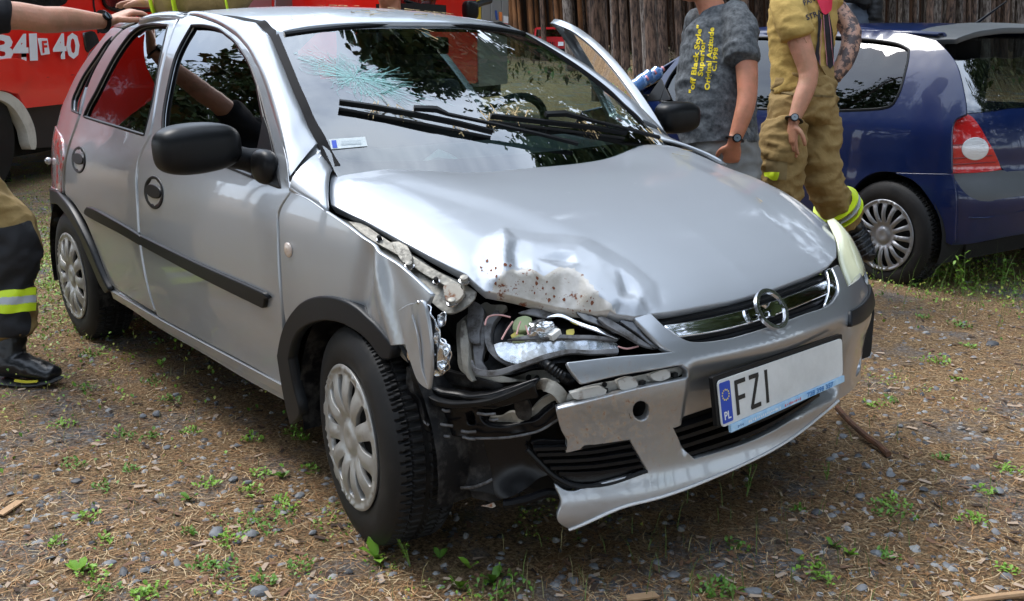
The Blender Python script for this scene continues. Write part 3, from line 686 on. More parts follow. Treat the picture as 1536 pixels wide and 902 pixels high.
# ================================================================ wheels
def tyre_fn(nb, depth, rad):
    def f(r, y, a, j):
        if r > rad-.006:
            k = (a*nb/(2*math.pi)+(abs(y)*9)) % 1
            if k < .24 or (abs(y) > .012 and abs(k-.62) < .045): return r-depth
        return r
    return f
def wheel(M_, parent, rad=.292, w=.176, kind='broad', nb=70, nsp=11, cap=hubm, side=1, detail=True):
    """axis = local Y, outer face towards -Y"""
    h = w/2; s = -1
    prof = [(.175, -h+.012), (.188, -h+.002), (.20, -h-.004), (.225, -h-.008), (.25, -h-.004), (rad-.018, -h+.004), (rad-.006, -h+.016), (rad-.001, -h+.028)]
    ys = [-.045, -.041, -.037, -.010, -.006, .006, .010, .037, .041, .045]
    for y in ys: prof.append((rad-(.008 if abs(y) in (.041,) or abs(y) <= .006 else 0), y*(w/.176)))
    prof += [(rad-.001, h-.028), (rad-.006, h-.016), (rad-.018, h-.004), (.25, h+.004), (.2, h), (.18, h-.01)]
    tf = tyre_fn(nb, .009, rad)
    V = []; F = []; n = nb*8 if detail else 64; m = len(prof)
    for i in range(n):
        a = 2*math.pi*i/n
        for (r, y) in prof:
            r2 = tf(r, y, a, 0) if detail else r
            V.append(M_@Vector((r2*math.cos(a), y, r2*math.sin(a))))
    for i in range(n):
        for j in range(m-1): F.append((i*m+j, i*m+j+1, ((i+1) % n)*m+j+1, ((i+1) % n)*m+j))
    wh = mesh('wheel', [M_@Vector((0, 0, 0)), M_@Vector((.001, .02, 0)), M_@Vector((0, .02, .001))], [(0, 1, 2)], vdark, parent)
    # wheel = brake disc + hub carrier mesh, tyre and hubcap are its sub-parts
    me = wh.data; bm = bmesh.new()
    bmesh.ops.create_cone(bm, cap_ends=True, segments=40, radius1=.172, radius2=.172, depth=w*.7); bm.transform(M_ @ Matrix.Translation((0, .035, 0)) @ Matrix.Rotation(R(90), 4, 'X')); bm.to_mesh(me); bm.free()
    t = mesh('tyre', V, F, rubber, wh, sharp=28)
    # hubcap: disc with openings
    ol = [(.193*math.cos(a), .193*math.sin(a)) for a in [i*math.pi/40 for i in range(80)]]
    holes = []
    for k in range(nsp):
        a0 = 2*math.pi*(k+.5)/nsp
        if kind == 'broad': wi, wo, r0, r1 = .05, .40*2*math.pi/nsp*.60, .070, .166
        else: wi, wo, r0, r1 = .03, .33*2*math.pi/nsp*.9, .070, .172
        q = [(r0, a0), (r0+.030, a0+wo*.62), (r1-.008, a0+wo), (r1, a0+wo*.85), (r1+.002, a0), (r1, a0-wo*.85), (r1-.008, a0-wo), (r0+.030, a0-wo*.62)]
        holes.append([(r*math.cos(a), r*math.sin(a), i_ in (0, 2, 6) and kind == 'broad') for i_, (r, a) in enumerate(q)])
    pr = interp([(0, .0), (.04, .0), (.048, -.006), (.07, .002), (.12, .008), (.165, .0), (.178, -.001), (.186, .005), (.193, -.001)])
    def cf(u, v):
        r = math.hypot(u, v); a = math.atan2(v, u); k = .0
        if .06 < r < .172: k = .0035*math.cos(a*nsp)*sstep(.06, .09, r)*sstep(.172, .15, r)*(1 if kind == 'broad' else 1.6)
        return M_@Vector((u, -h-.010-pr(r)-k, v))
    class S2:
        fn = staticmethod(cf)
        def nrm(s, u, v):
            e = 1e-3; a = cf(u+e, v)-cf(u-e, v); b = cf(u, v+e)-cf(u, v-e); n_ = a.cross(b).normalized()
            return n_ if n_.dot(M_.to_3x3()@Vector((0, -1, 0))) > 0 else -n_
    panel('hubcap', S2(), ol, cap, wh, holes, h=.013, lip=.014, uvin=True, step=.012, bev=.0015)
    return wh
def wm(x, y, z, steer=0, spin=0, tilt=0):
    return Matrix.Translation((x, y, z)) @ Matrix.Rotation(R(steer), 4, 'Z') @ Matrix.Rotation(R(tilt), 4, 'X') @ Matrix.Rotation(R(spin), 4, 'Y')
wheel(wm(0, -.735, .286, -10, 8), CAR); wheel(wm(-2.491, -.712, .286, 0, 3), CAR)
wheel(wm(0, .715, .286, -10) @ Matrix.Rotation(math.pi, 4, 'Z'), CAR, detail=False); wheel(wm(-2.491, .712, .286) @ Matrix.Rotation(math.pi, 4, 'Z'), CAR, detail=False)
# wheel wells, floor, engine bay
def well(x, s):
    V = []; F = []; n = 18
    for i in range(n+1):
        a = math.pi*i/n*1.16-.25
        for y in (.80, .52): V.append((x+.345*math.cos(a), s*y, .29+.345*math.sin(a)))
    c = len(V); V.append((x, s*.52, .29))
    for i in range(n): F += [(2*i, 2*i+1, 2*i+3, 2*i+2), (2*i+1, c, 2*i+3)]
    mesh('wheel_arch_liner', V, F, black_dusty, CAR)
for x in (0, -2.491):
    for s in (-1, 1): well(x, s)
box('underbody', (-1.25, 0, .24), (3.2, 1.3, .10), vdark, CAR, bev=.02); box('underbody', (-1.25, 0, .30), (1.75, 1.40, .2), vdark, CAR, bev=.02)
box('engine_block', (.02, .02, .46), (.66, .98, .42), vdark, CAR, bev=.05); box('firewall', (-.36, 0, .60), (.06, 1.36, .60), vdark, CAR)
box('bumper_beam', (.50, .12, .42), (.10, 1.1, .16), vdark, CAR, bev=.02)
# door cards closing the cabin below the windows
def card(s, x0=-2.75, x1=-.42):
    V = []; F = []; n = 12
    for i in range(n+1):
        x = x0+(x1-x0)*i/n
        for z in (.26, .5, .75, .90, .945): V.append((x, s*(-side_fn(x, z).y-.055), z))
    for i in range(n):
        for j in range(4): F.append((i*5+j, i*5+j+1, i*5+j+6, i*5+j+5))
    mesh('door_card', V, F, dark, CAR)
card(-1); card(1)
box('rear_shelf', (-2.7, 0, .90), (.42, 1.2, .03), dark, CAR)
# ---- dashboard, seats, wheel
dashm = mat('dashboard_grey', (.10, .11, .115), .6, bump=(300, .2, .001))
seatm = mat('seat_cloth', (.045, .047, .052), .9, bump=(200, .3, .002))
box('dashboard', (-.62, 0, .86), (.46, 1.30, .12), dashm, CAR, bev=.05, seg=4, rot=Matrix.Rotation(R(4), 4, 'Y'))
box('dashboard_shelf', (-.40, 0, .905), (.20, 1.22, .03), dashm, CAR, bev=.012)
st = CAR
swc = Vector((-.86, .36, .93)); ax = Vector((-.86, 0, .5)).normalized(); e1 = Vector((0, 1, 0)); e2 = ax.cross(e1).normalized()
tube('steering_wheel', [swc+(e1*math.cos(t)+e2*math.sin(t))*.18 for t in [i*math.pi/16 for i in range(32)]], .016, seatm, CAR, 8, closed=True)
blob('airbag_cover', swc+ax*-.01, (.05, .08, .07), seatm, CAR, e=.7)
def seat(x, y, lean=14):
    rot = Matrix.Rotation(R(-lean), 4, 'Y')
    s_ = box('seat_cushion', (x, y, .52), (.50, .48, .16), seatm, CAR, bev=.06, seg=4)
    b_ = box('seat_back', (x-.30, y, .82), (.13, .48, .62), seatm, CAR, rot=rot, bev=.055, seg=4)
    box('headrest', (x-.40, y, 1.20), (.09, .26, .17), seatm, CAR, rot=rot, bev=.04, seg=4)
seat(-1.15, -.36); seat(-1.15, .36)
box('rear_bench', (-2.0, 0, .52), (.5, 1.2, .16), seatm, CAR, bev=.05, seg=3)
for y in (-.34, .34):
    box('rear_backrest', (-2.38, y, .82), (.13, .62, .58), seatm, CAR, rot=Matrix.Rotation(R(-18), 4, 'Y'), bev=.05, seg=3)
    box('headrest', (-2.5, y, 1.14), (.09, .24, .15), seatm, CAR, rot=Matrix.Rotation(R(-18), 4, 'Y'), bev=.04, seg=3)
box('interior_mirror', (-.90, .02, 1.27), (.03, .22, .06), black_pl, CAR, bev=.012)
# papers on the dashboard, tax sticker
paper = mat('paper', (.62, .68, .66), .8)
pp = [WIND.px(*p, -.05) for p in ((645, 208), (690, 206), (702, 222), (668, 229), (646, 224))]
V = [Vector((p.x-.02, p.y, .935+.012*(i % 2))) for i, p in enumerate(pp)]
mesh('crumpled_paper', V+[sum(V, Vector())/5+Vector((0, 0, .03))], [(0, 1, 5), (1, 2, 5), (2, 3, 5), (3, 4, 5), (4, 0, 5)], paper, CAR, smooth=False)
panel('sticker', WIND, '493,210,c 548,206,c 551,220,c 497,225,c', mat('sticker_white', (.58, .62, .62), .5, var=(300, .1, (.42, .48, .5))), ws, h=.05, lip=0, off=.002)
panel('sticker_flag', WIND, '497,212,c 504,211.4,c 506,223,c 499,223.6,c', mat('plate_blue', (.015, .06, .42), .4), ws, h=.05, lip=0, off=.003)
panel('sticker_print', WIND, '511,213,c 541,211,c 542,217,c 512,219,c', mat('sticker_print', (.28, .33, .36), .5, var=(500, .06, (.5, .55, .56))), ws, h=.05, lip=0, off=.003)
# ---- spider web crack
crk = mat('cracked_glass', (.20, .44, .42), .3); V = []; F = []; c0 = WIND.uv(532, 116)
rr = random.Random(3)
def ribbon(P, w):
    for a, b in zip(P, P[1:]):
        d = Vector((b[0]-a[0], b[1]-a[1])); l = d.length
        if l < 1e-6: continue
        n_ = Vector((-d.y, d.x))/l*w/2; q = len(V)
        for p, s in ((a, 1), (b, 1), (b, -1), (a, -1)): V.append(WIND.P(p[0]+n_.x*s, p[1]+n_.y*s, .0018))
        F.append((q, q+1, q+2, q+3))
def cxy(a, r_): return c0[0]+r_*(1.0*math.cos(a)), c0[1]+r_*(.55*math.sin(a)-.22*math.cos(a))
for i in range(420):
    a = rr.uniform(0, 6.283); r0_ = .003+.085*rr.random(); ln = (.012+.10*rr.random()**2.6)*(1+.7*max(0, math.cos(a))**2); P = []
    for k in range(6):
        a += rr.uniform(-.035, .035)*(1+k*.2); P.append(cxy(a, r0_+ln*k/5))
    if P[-1][0] > -ww(P[-1][1])+.03 and P[-1][1] < 1.31: ribbon(P, rr.uniform(.00025, .0008))
for k in range(16):
    rad = .008+.0085*k
    for i in range(44):
        if rr.random() < .4+.03*k: continue
        a = 2*math.pi*i/44; b = a+2*math.pi/44*rr.uniform(.5, 1.1)
        ribbon([cxy(t, rad*rr.uniform(.95, 1.05)) for t in (a, b)], rr.uniform(.0003, .0008))
for i in range(1500):        # crushed glass at the centre
    a = rr.uniform(0, 6.28); r_ = .095*rr.random()**.75; x, y = cxy(a, r_)
    q = len(V); s = rr.uniform(.0005, .0018)
    for _k in range(3): V.append(WIND.P(x+rr.uniform(-s, s)*1.6, y+rr.uniform(-s, s), .0016))
    F.append((q, q+1, q+2))
mesh('glass_cracks', V, F, crk, ws, smooth=False)
# ---- wipers
def wp(x, y, o): return WIND.px(x, y, o)
wa = tube('wiper_blade', [wp(508, 161, .018), wp(560, 169, .02), wp(615, 180, .022), wp(680, 193, .022), wp(736, 205, .018)], 1, black_pl, CAR, sq=(.009, .017), up=(.5, 0, .8))
tube('blade_rubber', [wp(508, 165, .004), wp(615, 184, .004), wp(735, 208, .004)], .005, rubber, wa)
wb = tube('wiper_arm', [wp(617, 176, .034), wp(650, 180, .04), wp(668, 186, .036), wp(740, 200, .034), wp(806, 213, .03), wp(862, 223, .02)], [1.3, 1.5, .9, .8, .9, 1.1], black_pl, CAR, sq=(.011, .010), up=(.5, 0, .8))
wc = tube('wiper_blade', [wp(733, 181, .018), wp(800, 189, .02), wp(880, 198, .02), wp(935, 206, .018)], 1, black_pl, CAR, sq=(.009, .016), up=(.5, 0, .8))
tube('blade_rubber', [wp(733, 184, .004), wp(850, 198, .004), wp(935, 209, .004)], .005, rubber, wc)
wd = tube('wiper_arm', [wp(812, 184, .034), wp(840, 185, .04), wp(880, 193, .034), wp(940, 205, .03), wp(984, 213, .02)], [1.3, 1.5, .9, .9, 1.1], black_pl, CAR, sq=(.011, .010), up=(.5, 0, .8))
tube('windscreen_scuttle', [WIND.P(y, .885, -.02) for y in [-.62+i*.0775 for i in range(17)]], 1, black_pl, CAR, sq=(.05, .02), up=(.5, 0, .8))
# ---- door mirrors
mcR = at_depth(294, 222, (Vector((-.585, -.93, 1.0))-CAM).dot(CF))
def mshape(p):
    k = 1-.10*max(0, p.y); return Vector((p.x*(1 if p.x > 0 else .55), p.y, p.z*k))
mr_ = blob('mirror_housing', mcR, (.078, .124, .070), black_pl, CAR, rot=Matrix.Rotation(R(6), 4, 'Z') @ Matrix.Rotation(R(2), 4, 'X'), e=.62, taper=mshape, seg=(40, 24))
ma = tube('mirror_arm', [mcR+Vector((-.01, .10, -.03)), mcR+Vector((-.01, .155, -.045)), mcR+Vector((.0, .205, -.06)), mcR+Vector((.02, .25, -.065))], [.035, .034, .045, .05], black_pl, CAR, 14)
blob('mirror_foot', SIDE.px(402, 252, .01), (.06, .03, .05), black_pl, CAR, e=.8)
mcL = at_depth(1013, 176, (Vector((-.56, .96, 1.0))-CAM).dot(CF))
ml_ = blob('mirror_housing', mcL, (.070, .098, .062), black_pl, CAR, e=.62, taper=mshape, seg=(40, 24), rot=Matrix.Rotation(R(-4), 4, 'Z'))
tube('mirror_arm', [mcL+Vector((.0, -.07, -.03)), mcL+Vector((.0, -.16, -.05)), mcL+Vector((.02, -.25, -.06))], [.03, .03, .045], black_pl, CAR, 12)
# ---- number plate with its holder
plc = [(1076, 572), (1263, 507.5), (1264.5, 563), (1083, 642)]
PP = []
for (x, y), Y_ in zip(plc, (-.262, .258, .256, -.258)): PP.append(at_plane(x, y, 1, Y_))
pn = (PP[1]-PP[0]).cross(PP[3]-PP[0]).normalized()
if pn.x < 0: pn = -pn
def plate_pt(u, v, o=0): return PP[0].lerp(PP[1], u).lerp(PP[3].lerp(PP[2], u), v)+pn*o
def plate_box(name, u0, v0, u1, v1, o, th, m, par, r=.0):
    n = 4; q = []
    asp = .114/.52
    for cx, cy, a0 in ((u1-r*asp, v0+r, -90), (u1-r*asp, v1-r, 0), (u0+r*asp, v1-r, 90), (u0+r*asp, v0+r, 180)):
        for k in range(n+1):
            a = R(a0+90*k/n); q.append((cx+r*asp*math.cos(a), cy+r*math.sin(a)))
    if r == 0: q = [(u0, v0), (u1, v0), (u1, v1), (u0, v1)]
    k = len(q); V = [plate_pt(u, v, o) for u, v in q]+[plate_pt(u, v, o-th) for u, v in q]
    F = [tuple(reversed(range(k))), tuple(range(k, 2*k))]+[(i, (i+1) % k, k+(i+1) % k, k+i) for i in range(k)]
    return mesh(name, V, F, m, par, smooth=False)
white = mat('plate_white', (.66, .67, .66), .45, dirt=(6, .4, .75, (.50, .51, .50), .5))
plt = plate_box('number_plate', 0, 0, 1, 1, 0, .003, white, CAR, .10)
plate_box('plate_holder', -.02, -.10, 1.015, .97, -.0045, .012, black_pl, CAR, .05)
blueband = plate_box('blue_band', .008, .06, .085, .94, .0008, .0006, MATS['plate_blue'], plt, .04)
inkm = mat('plate_ink', (.012, .012, .012), .5); whitep = mat('white_print', (.75, .77, .78), .5)
def text_mesh(name, s, fn, m, par, size=1, bold=.0, align='LEFT', res=2, cut=None):
    cu = bpy.data.curves.new(name, 'FONT'); cu.body = s; cu.size = size; cu.offset = bold; cu.align_x = align; cu.resolution_u = res; cu.fill_mode = 'FRONT'
    ob = bpy.data.objects.new(name, cu); COL.objects.link(ob); dg = bpy.context.evaluated_depsgraph_get()
    me = bpy.data.meshes.new_from_object(ob.evaluated_get(dg)); bpy.data.objects.remove(ob); me.name = name
    if cut:
        bm = bmesh.new(); bm.from_mesh(me); bmesh.ops.triangulate(bm, faces=bm.faces); 
        bmesh.ops.subdivide_edges(bm, edges=[e for e in bm.edges if e.calc_length() > cut], cuts=2, use_grid_fill=False); bmesh.ops.triangulate(bm, faces=bm.faces); bm.to_mesh(me); bm.free()
    for v in me.vertices: v.co = fn(v.co.x, v.co.y)
    return link(name, me, m, par, smooth=False)
def stroke(name, segs, w, m, par, o=.0012, asp=.114/.52):
    V = []; F = []
    for (a, b) in segs:
        d = Vector(((b[0]-a[0])/asp, b[1]-a[1])); d.normalize(); nx, ny = -d.y*w/2*asp, d.x*w/2; ex, ey_ = d.x*w/2*asp*.0, d.y*w/2*.0
        q = len(V)
        for p, s in ((a, 1), (b, 1), (b, -1), (a, -1)): V.append(plate_pt(p[0]+nx*s, p[1]+ny*s, o))
        F.append((q, q+3, q+2, q+1))
    return mesh(name, V, F, m, par, smooth=False)
stroke('letter_f', [((.125, .115), (.125, .875)), ((.116, .16), (.195, .16)), ((.125, .51), (.185, .51))], .10, inkm, plt)
stroke('letter_z', [((.222, .16), (.296, .16)), ((.288, .15), (.229, .85)), ((.222, .835), (.300, .835))], .10, inkm, plt)
stroke('letter_i', [((.352, .115), (.352, .88))], .10, inkm, plt)
text_mesh('country_letters', 'PL', lambda x, y: plate_pt(.020+x*.050, .86-y*.24, .0016), whitep, blueband, 1, .02)
for k in range(12):
    a = k*math.pi/6; u, v = .046+.024*math.cos(a), .34+.024*4.56*math.sin(a)
    plate_box('star', u-.0035, v-.016, u+.0035, v+.016, .0014, .0005, mat('star_yellow', (.75, .62, .12), .5), blueband)
stripm = mat('blue_strip', (.28, .52, .78), .4, var=(30, .12, (.45, .65, .82)))
strp = plate_box('advert_strip', .055, 1.01, 1.0, 1.17, .004, .008, stripm, CAR)
rk = random.Random(9)
def smudge(name, u0, u1, n, m):
    V = []; F = []
    for i in range(n):
        u = u0+(u1-u0)*(i+.5)/n+rk.uniform(-.002, .002); w = (u1-u0)/n*rk.uniform(.2, .42); v0 = 1.065+rk.uniform(0, .02); v1 = 1.125+rk.uniform(-.02, .01); q = len(V)
        for a, b in ((u-w, v0), (u+w, v0), (u+w*.8, v1), (u-w*.9, v1)): V.append(plate_pt(a, b, .0052))
        F.append((q, q+1, q+2, q+3))
    return mesh(name, V, F, m, strp, smooth=False)
smudge('worn_print', .10, .15, 5, mat('worn_blue_print', (.08, .20, .42), .5)); smudge('worn_print', .18, .44, 16, whitep)
smudge('worn_red_print', .47, .61, 9, mat('red_print', (.62, .14, .16), .5))
text_mesh('strip_number', '728 398 357', lambda x, y: plate_pt(.66+x*.046, 1.15-y*.17, .0052), mat('blue_print', (.06, .22, .52), .5), strp, 1, .03)
# ================================================================ damage at the right front corner
def np_(name, ol, m, off, parent=CAR, h=.03, lip=.006, surf=NOSE, seed=0, amp=.006, label=None, fr=14, **k):
    return panel(name, surf, ol, m, parent, h=h, lip=lip, off=off, step=.012, bev=k.pop('bev', .0009), disp=(lambda u, v: amp*noise.noise(Vector((u*fr, v*fr, seed)))), label=label, **k)
# dark backing sheet added deep inside, in place of the dark engine bay
np_('dark_backing', '600,470 660,420 760,430 960,470 1015,520 1000,600 870,600 850,700 820,780 700,770 640,700 600,600', vdark, -.15, h=.05, lip=0, amp=.01)
RAIL = HOOD
rail = np_('inner_fender_rail', '497,314,c 515,321 543,332 586,358 620,377 653,398 689,413 712,427,c 709,437 696,450 679,460 664,462 648,452 628,434 600,412 566,388 533,356 512,334', primer, -.03, h=.02, surf=HOOD, amp=.003, seed=4)
np_('rail_ridge', '520,328,c 545,334 590,364 640,396 690,424,c 682,432 632,406 583,372 540,346', primer, -.012, h=.015, surf=HOOD, seed=6, amp=.002, lip=.012)
np_('rail_bracket', '586,362,c 604,362 612,374 616,388 604,392 594,378', primer, -.004, h=.015, surf=HOOD, seed=7, lip=.012, amp=.002)
np_('rusty_bracket', '664,428,c 676,424 690,430 694,440 682,452 668,448', primer_r, -.004, h=.012, surf=HOOD, seed=9, lip=.012, amp=.002)
for (x, y, r_) in ((696, 417, .010), (611, 396, .009), (676, 452, .009), (566, 356, .006), (652, 420, .006)):
    c = HOOD.px(x, y, -.012); n = Vector((.25, -.35, .9)).normalized()
    tube('bolt', [c, c+n*.012, c+n*.014], [r_, r_, r_*.4], primer if r_ > .0085 else vdark, rail, 14)
    tube('bolt_washer', [c-n*.002, c+n*.003], r_*1.5, steel, rail, 14)
# front upright panel beside the headlamp
upr = np_('radiator_support', '663,468,c 682,455 712,434 728,437 752,438 738,452 722,468 712,494 700,522 696,542 704,556 741,561 768,574 700,580 662,560 655,520', primer, -.085, h=.02, seed=2, amp=.012, lip=.02)
np_('support_flange', '690,446,c 700,440 716,452 706,486 706,500 690,500 687,470', greypl, -.06, h=.02, seed=3, lip=.02)
np_('support_rib', '676,470,c 682,466 686,500 684,560 690,578 682,572 674,540', primer, -.058, h=.015, seed=5, lip=.02)
np_('support_panel', '700,470,c 716,466 712,500 704,530 712,548 700,560 694,545 692,500', greypl, -.07, h=.02, seed=11, lip=.01)
# broken headlamp
lamp = np_('broken_headlight', '730,455,c 750,444 775,440 805,445 860,454 930,470 968,487 992,514 975,522 930,526 880,528 830,530 782,546 742,556 713,553 697,545 696,534 712,524 718,500 716,474', black_gl, -.088, h=.025, seed=8, amp=.012)
lamp['label'] = 'smashed headlight with its bulb holders exposed'
np_('lamp_rim', '716,476,c 722,462 736,450 742,454 730,468 725,486 728,504 738,516 752,526 770,534 766,540 745,534 728,522 718,506', greypl, -.062, lamp, h=.014, lip=.022, seed=2)
np_('reflector', '733,506,c 742,502 756,499 786,495 830,494 899,494 936,502,c 937,521 910,519 893,517 853,513 813,523 780,537 756,534 740,524', mat('reflector_silver', (.50, .52, .54), .2, .85, dirt=(20, .5, .66, (.28, .28, .27), .6), bump=(30, .5, .004)), -.05, lamp, h=.018, lip=.012, seed=1, amp=.012)
np_('reflector_edge', '756,498,c 790,492 860,491 938,496,c 934,500 860,496 790,497', greypl, -.040, lamp, h=.012, lip=.01, seed=1)
np_('lamp_lower_rim', '697,536,c 702,549 725,553 745,551 773,542 813,527 836,521 859,517 900,518 934,516,c 934,523 900,524 859,523 816,534 773,550 743,561 712,563 698,552', greypl, -.035, lamp, h=.012, lip=.012, seed=4)
green = mat('pale_green_plastic', (.36, .42, .22), .5)
np_('bulb_holder', '766,467,c 772,462 786,460 796,464 797,473 790,479 780,482 772,483 764,477', green, -.050, lamp, h=.012, lip=.02, seed=1, amp=.01, fr=40)
np_('bulb_holder', '764,494,c 776,489 790,490 796,496 780,499 764,499', green, -.048, lamp, h=.012, lip=.015, seed=2, amp=.01, fr=40)
blob('crushed_bulb_shield', NOSE.px(814, 479, -.055), (.030, .034, .022), steel, lamp, e=.8, nz_=.35, seg=(30, 18), seed=5)
box('bulb_socket', NOSE.px(834, 490, -.04), (.018, .030, .016), mat('white_plastic', (.6, .6, .58), .4), lamp, bev=.003, rot=Matrix.Rotation(R(20), 4, 'X'))
np_('shield_shard', '790,480,c 797,474 803,484 806,493 796,494,c', steel, -.045, lamp, h=.01, lip=.006, seed=3)
np_('lens_shard', '773,455,c 800,450 840,450 868,457 846,458 825,463 799,459', greypl, -.05, lamp, h=.012, lip=.006, seed=6)
np_('chrome_strip', '822,465,c 850,466 893,483 934,499,c 930,491 880,474 845,461', chrome, -.036, lamp, h=.012, lip=.008, seed=7, amp=.003)
np_('lens_shard', '868,457,c 905,468 950,482 985,512 988,520 960,506 918,484 880,470', mat('smoked_lens', (.03, .03, .032), .08, 0, 1), -.03, lamp, h=.018, lip=.006, seed=9, amp=.01)
np_('lens_shard', '901,471,c 918,474 985,518,c 970,514 936,496 910,480', greypl, -.016, lamp, h=.012, lip=.01, seed=2)
np_('lens_shard', '933,477,c 950,478 992,515 986,519 962,498', mat('smoked_lens'), -.014, lamp, h=.012, lip=.01, seed=3)
for P_ in (((722, 478), (727, 466), (745, 463), (762, 466)), ((748, 500), (757, 484), (766, 472)), ((772, 492), (776, 478), (779, 472)), ((792, 492), (787, 478)), ((934, 512), (948, 516), (966, 512))):
    tube('wire', smooth3([NOSE.px(x, y, -.035) for x, y in P_], .01), .0022, mat('pink_wire', (.55, .30, .28), .5), lamp, 6)
np_('yellow_clip', '856,480,c 868,478 866,488 856,487', mat('yellow_plastic', (.5, .42, .08), .5), -.05, lamp, h=.01, lip=.008)
np_('yellow_clip', '761,488,c 772,482 774,487 763,492', mat('yellow_plastic'), -.05, lamp, h=.01, lip=.008)
# corrugated hose
hp = smooth3([NOSE.px(x, y, o) for x, y, o in ((812, 532, -.06), (823, 543, -.04), (838, 556, -.04), (852, 566, -.045), (866, 572, -.08))], .004)
tube('corrugated_hose', hp, [.011+(.0025 if i % 2 else 0) for i in range(len(hp))], black_pl, CAR, 12)
np_('lower_crossmember', '744,562,c 775,548 812,537 846,545 866,576 840,580 800,577 745,570', primer, -.12, h=.02, lip=.02, seed=3, amp=.01)
np_('crossmember_flange', '700,578,c 745,566 790,573 850,577,c 850,582 800,580 745,574 702,588', primer, -.10, h=.014, lip=.02, seed=5)
for x, y in ((789, 559), (806, 562)): blob('hole_grommet', NOSE.px(x, y, -.112), (.004, .008, .008), vdark, CAR)
# dark washer tank / liner behind the bracket
np_('washer_tank', '634,560,c 690,572 740,590 690,606 650,598 632,585', black_dusty, -.08, h=.025, lip=.02, seed=2, amp=.02, fr=8)
# black bumper bracket: left plate with ribs and holes, top bar, lower bar
brk = np_('bumper_bracket', '608,546,c 614,548 620,556 624,574 635,592 662,602 685,606 718,602 752,591 786,577 809,568,c 802,578 802,590 806,602,c 790,606 769,612 741,620 710,622 708,630 716,642 735,650 769,650 803,642 820,632 837,622,c 838,639 810,652 786,657 752,662 712,662 673,659 640,651 617,638 612,608 606,580', black_gl, -.028, h=.016, lip=.03, seed=12, amp=.010, fr=18, bev=.004,
          holes=['636,612,c 648,606 652,614 640,618', '686,628,c 700,626 706,640 704,648 690,646', '662,612,c 676,616 676,622 664,619'])
np_('bracket_ridge', '612,550,c 618,552 623,572 633,594 660,606 686,610 720,606 754,595 800,574,c 800,580 754,602 720,612 686,615 658,611 630,600 616,576', black_pl, -.008, brk, h=.014, lip=.02, seed=12, amp=.006)
np_('bracket_plate', '603,552,c 610,556 616,590 630,615 640,649 617,640 611,606', black_dusty, -.010, brk, h=.014, lip=.02, seed=2, amp=.014, fr=26)
for (a, b, c, d) in ((714, 623, 742, 624), (690, 649, 712, 650), (733, 632, 746, 632), (661, 617, 672, 619), (640, 640, 632, 630), (660, 654, 672, 657), (694, 658, 711, 661), (650, 636, 676, 641)):
    tube('bracket_rib', [NOSE.px(a, b, -.008), NOSE.px((a+c)/2, (b+d)/2, -.004), NOSE.px(c, d, -.008)], .0035, greypl, brk, 6)
lb = [(838, 634), (812, 649), (786, 656), (752, 660.5), (712, 661), (690, 659)]
tube('bracket_edge', smooth3([NOSE.px(x, y, -.012) for x, y in lb], .02), .003, greypl, brk, 6)
fr = smooth3([NOSE.px(x, y, o) for x, y, o in ((800, 583, -.06), (818, 580, -.04), (833, 587, -.03), (845, 602, -.03), (852, 618, -.04))], .01)
tube('foglamp_ring', fr, 1, primer, CAR, sq=(.03, .010), up=(1, 0, 0))
np_('foglamp_pocket', '722,642,c 745,640 757,636 790,636 804,630 826,612 850,600 852,622 836,634 803,645 769,650 738,650', primer, -.05, h=.018, lip=.01, seed=6, amp=.02, fr=20)
np_('foglamp_flap', '768,614,c 786,612 796,628 794,640 780,642 770,636', black_dusty, -.035, h=.014, lip=.015, seed=2, amp=.012)
# underneath: splash guards and undertray
np_('splash_guard', '646,654,c 680,660 716,664 728,700 741,750 706,744 674,738 656,690', black_dusty, -.06, h=.022, lip=.01, seed=1, amp=.015, fr=8)
np_('splash_guard', '714,664,c 760,668 796,668 790,678 806,696 828,714 806,724 782,738 741,751 728,706', black_gl, -.035, h=.022, lip=.01, seed=6, amp=.02, fr=9)
np_('splash_guard', '674,738,c 705,742 738,726 742,752 735,765 700,774 684,768', black_dusty, -.08, h=.02, lip=.01, seed=8, amp=.015)
tube('undertray_edge', smooth3([NOSE.px(x, y, -.04) for x, y in ((750, 764), (785, 757), (826, 742), (848, 748))], .02), .012, black_gl, CAR, 8)
tube('torn_strut', smooth3([NOSE.px(x, y, -.045) for x, y in ((675, 736), (700, 733), (728, 724), (742, 716))], .02), .004, greypl, CAR, 6)
np_('metal_tab', '707,777,c 714,774 728,765 732,771 722,783 718,777 711,780', primer_r, -.05, h=.01, lip=.004)
# fog grille with slats
fgo = '796,671,c 812,667 849,668 899,664 946,656,c 962,680 975,706,c 912,724 866,727 834,712 812,692'
fg = np_('fog_grille', fgo, black_gl, -.022, h=.03, lip=.01, amp=0)
for a, b, c in (((806, 683), (880, 680), (954, 669)), ((815, 693), (886, 690), (960, 680)), ((826, 703), (892, 700), (966, 690)), ((838, 711), (900, 709), (970, 699)), ((800, 675), (878, 671), (948, 660))):
    tube('fog_grille_slat', smooth3([NOSE.px(*a, -.008), NOSE.px(*b, -.008), NOSE.px(*c, -.012)], .04), 1, black_pl, fg, sq=(.016, .008), up=(0, 0, 1))
tube('fog_grille_frame', smooth3([NOSE.px(x, y, -.006) for x, y in ((790, 676), (808, 694), (832, 716), (866, 730), (912, 727), (972, 708))], .02), .007, black_pl, fg, 8)
np_('lower_guard', '786,676,c 812,700 838,722 862,735 846,740 830,722 806,706', black_dusty, -.03, h=.016, lip=.012, seed=4)
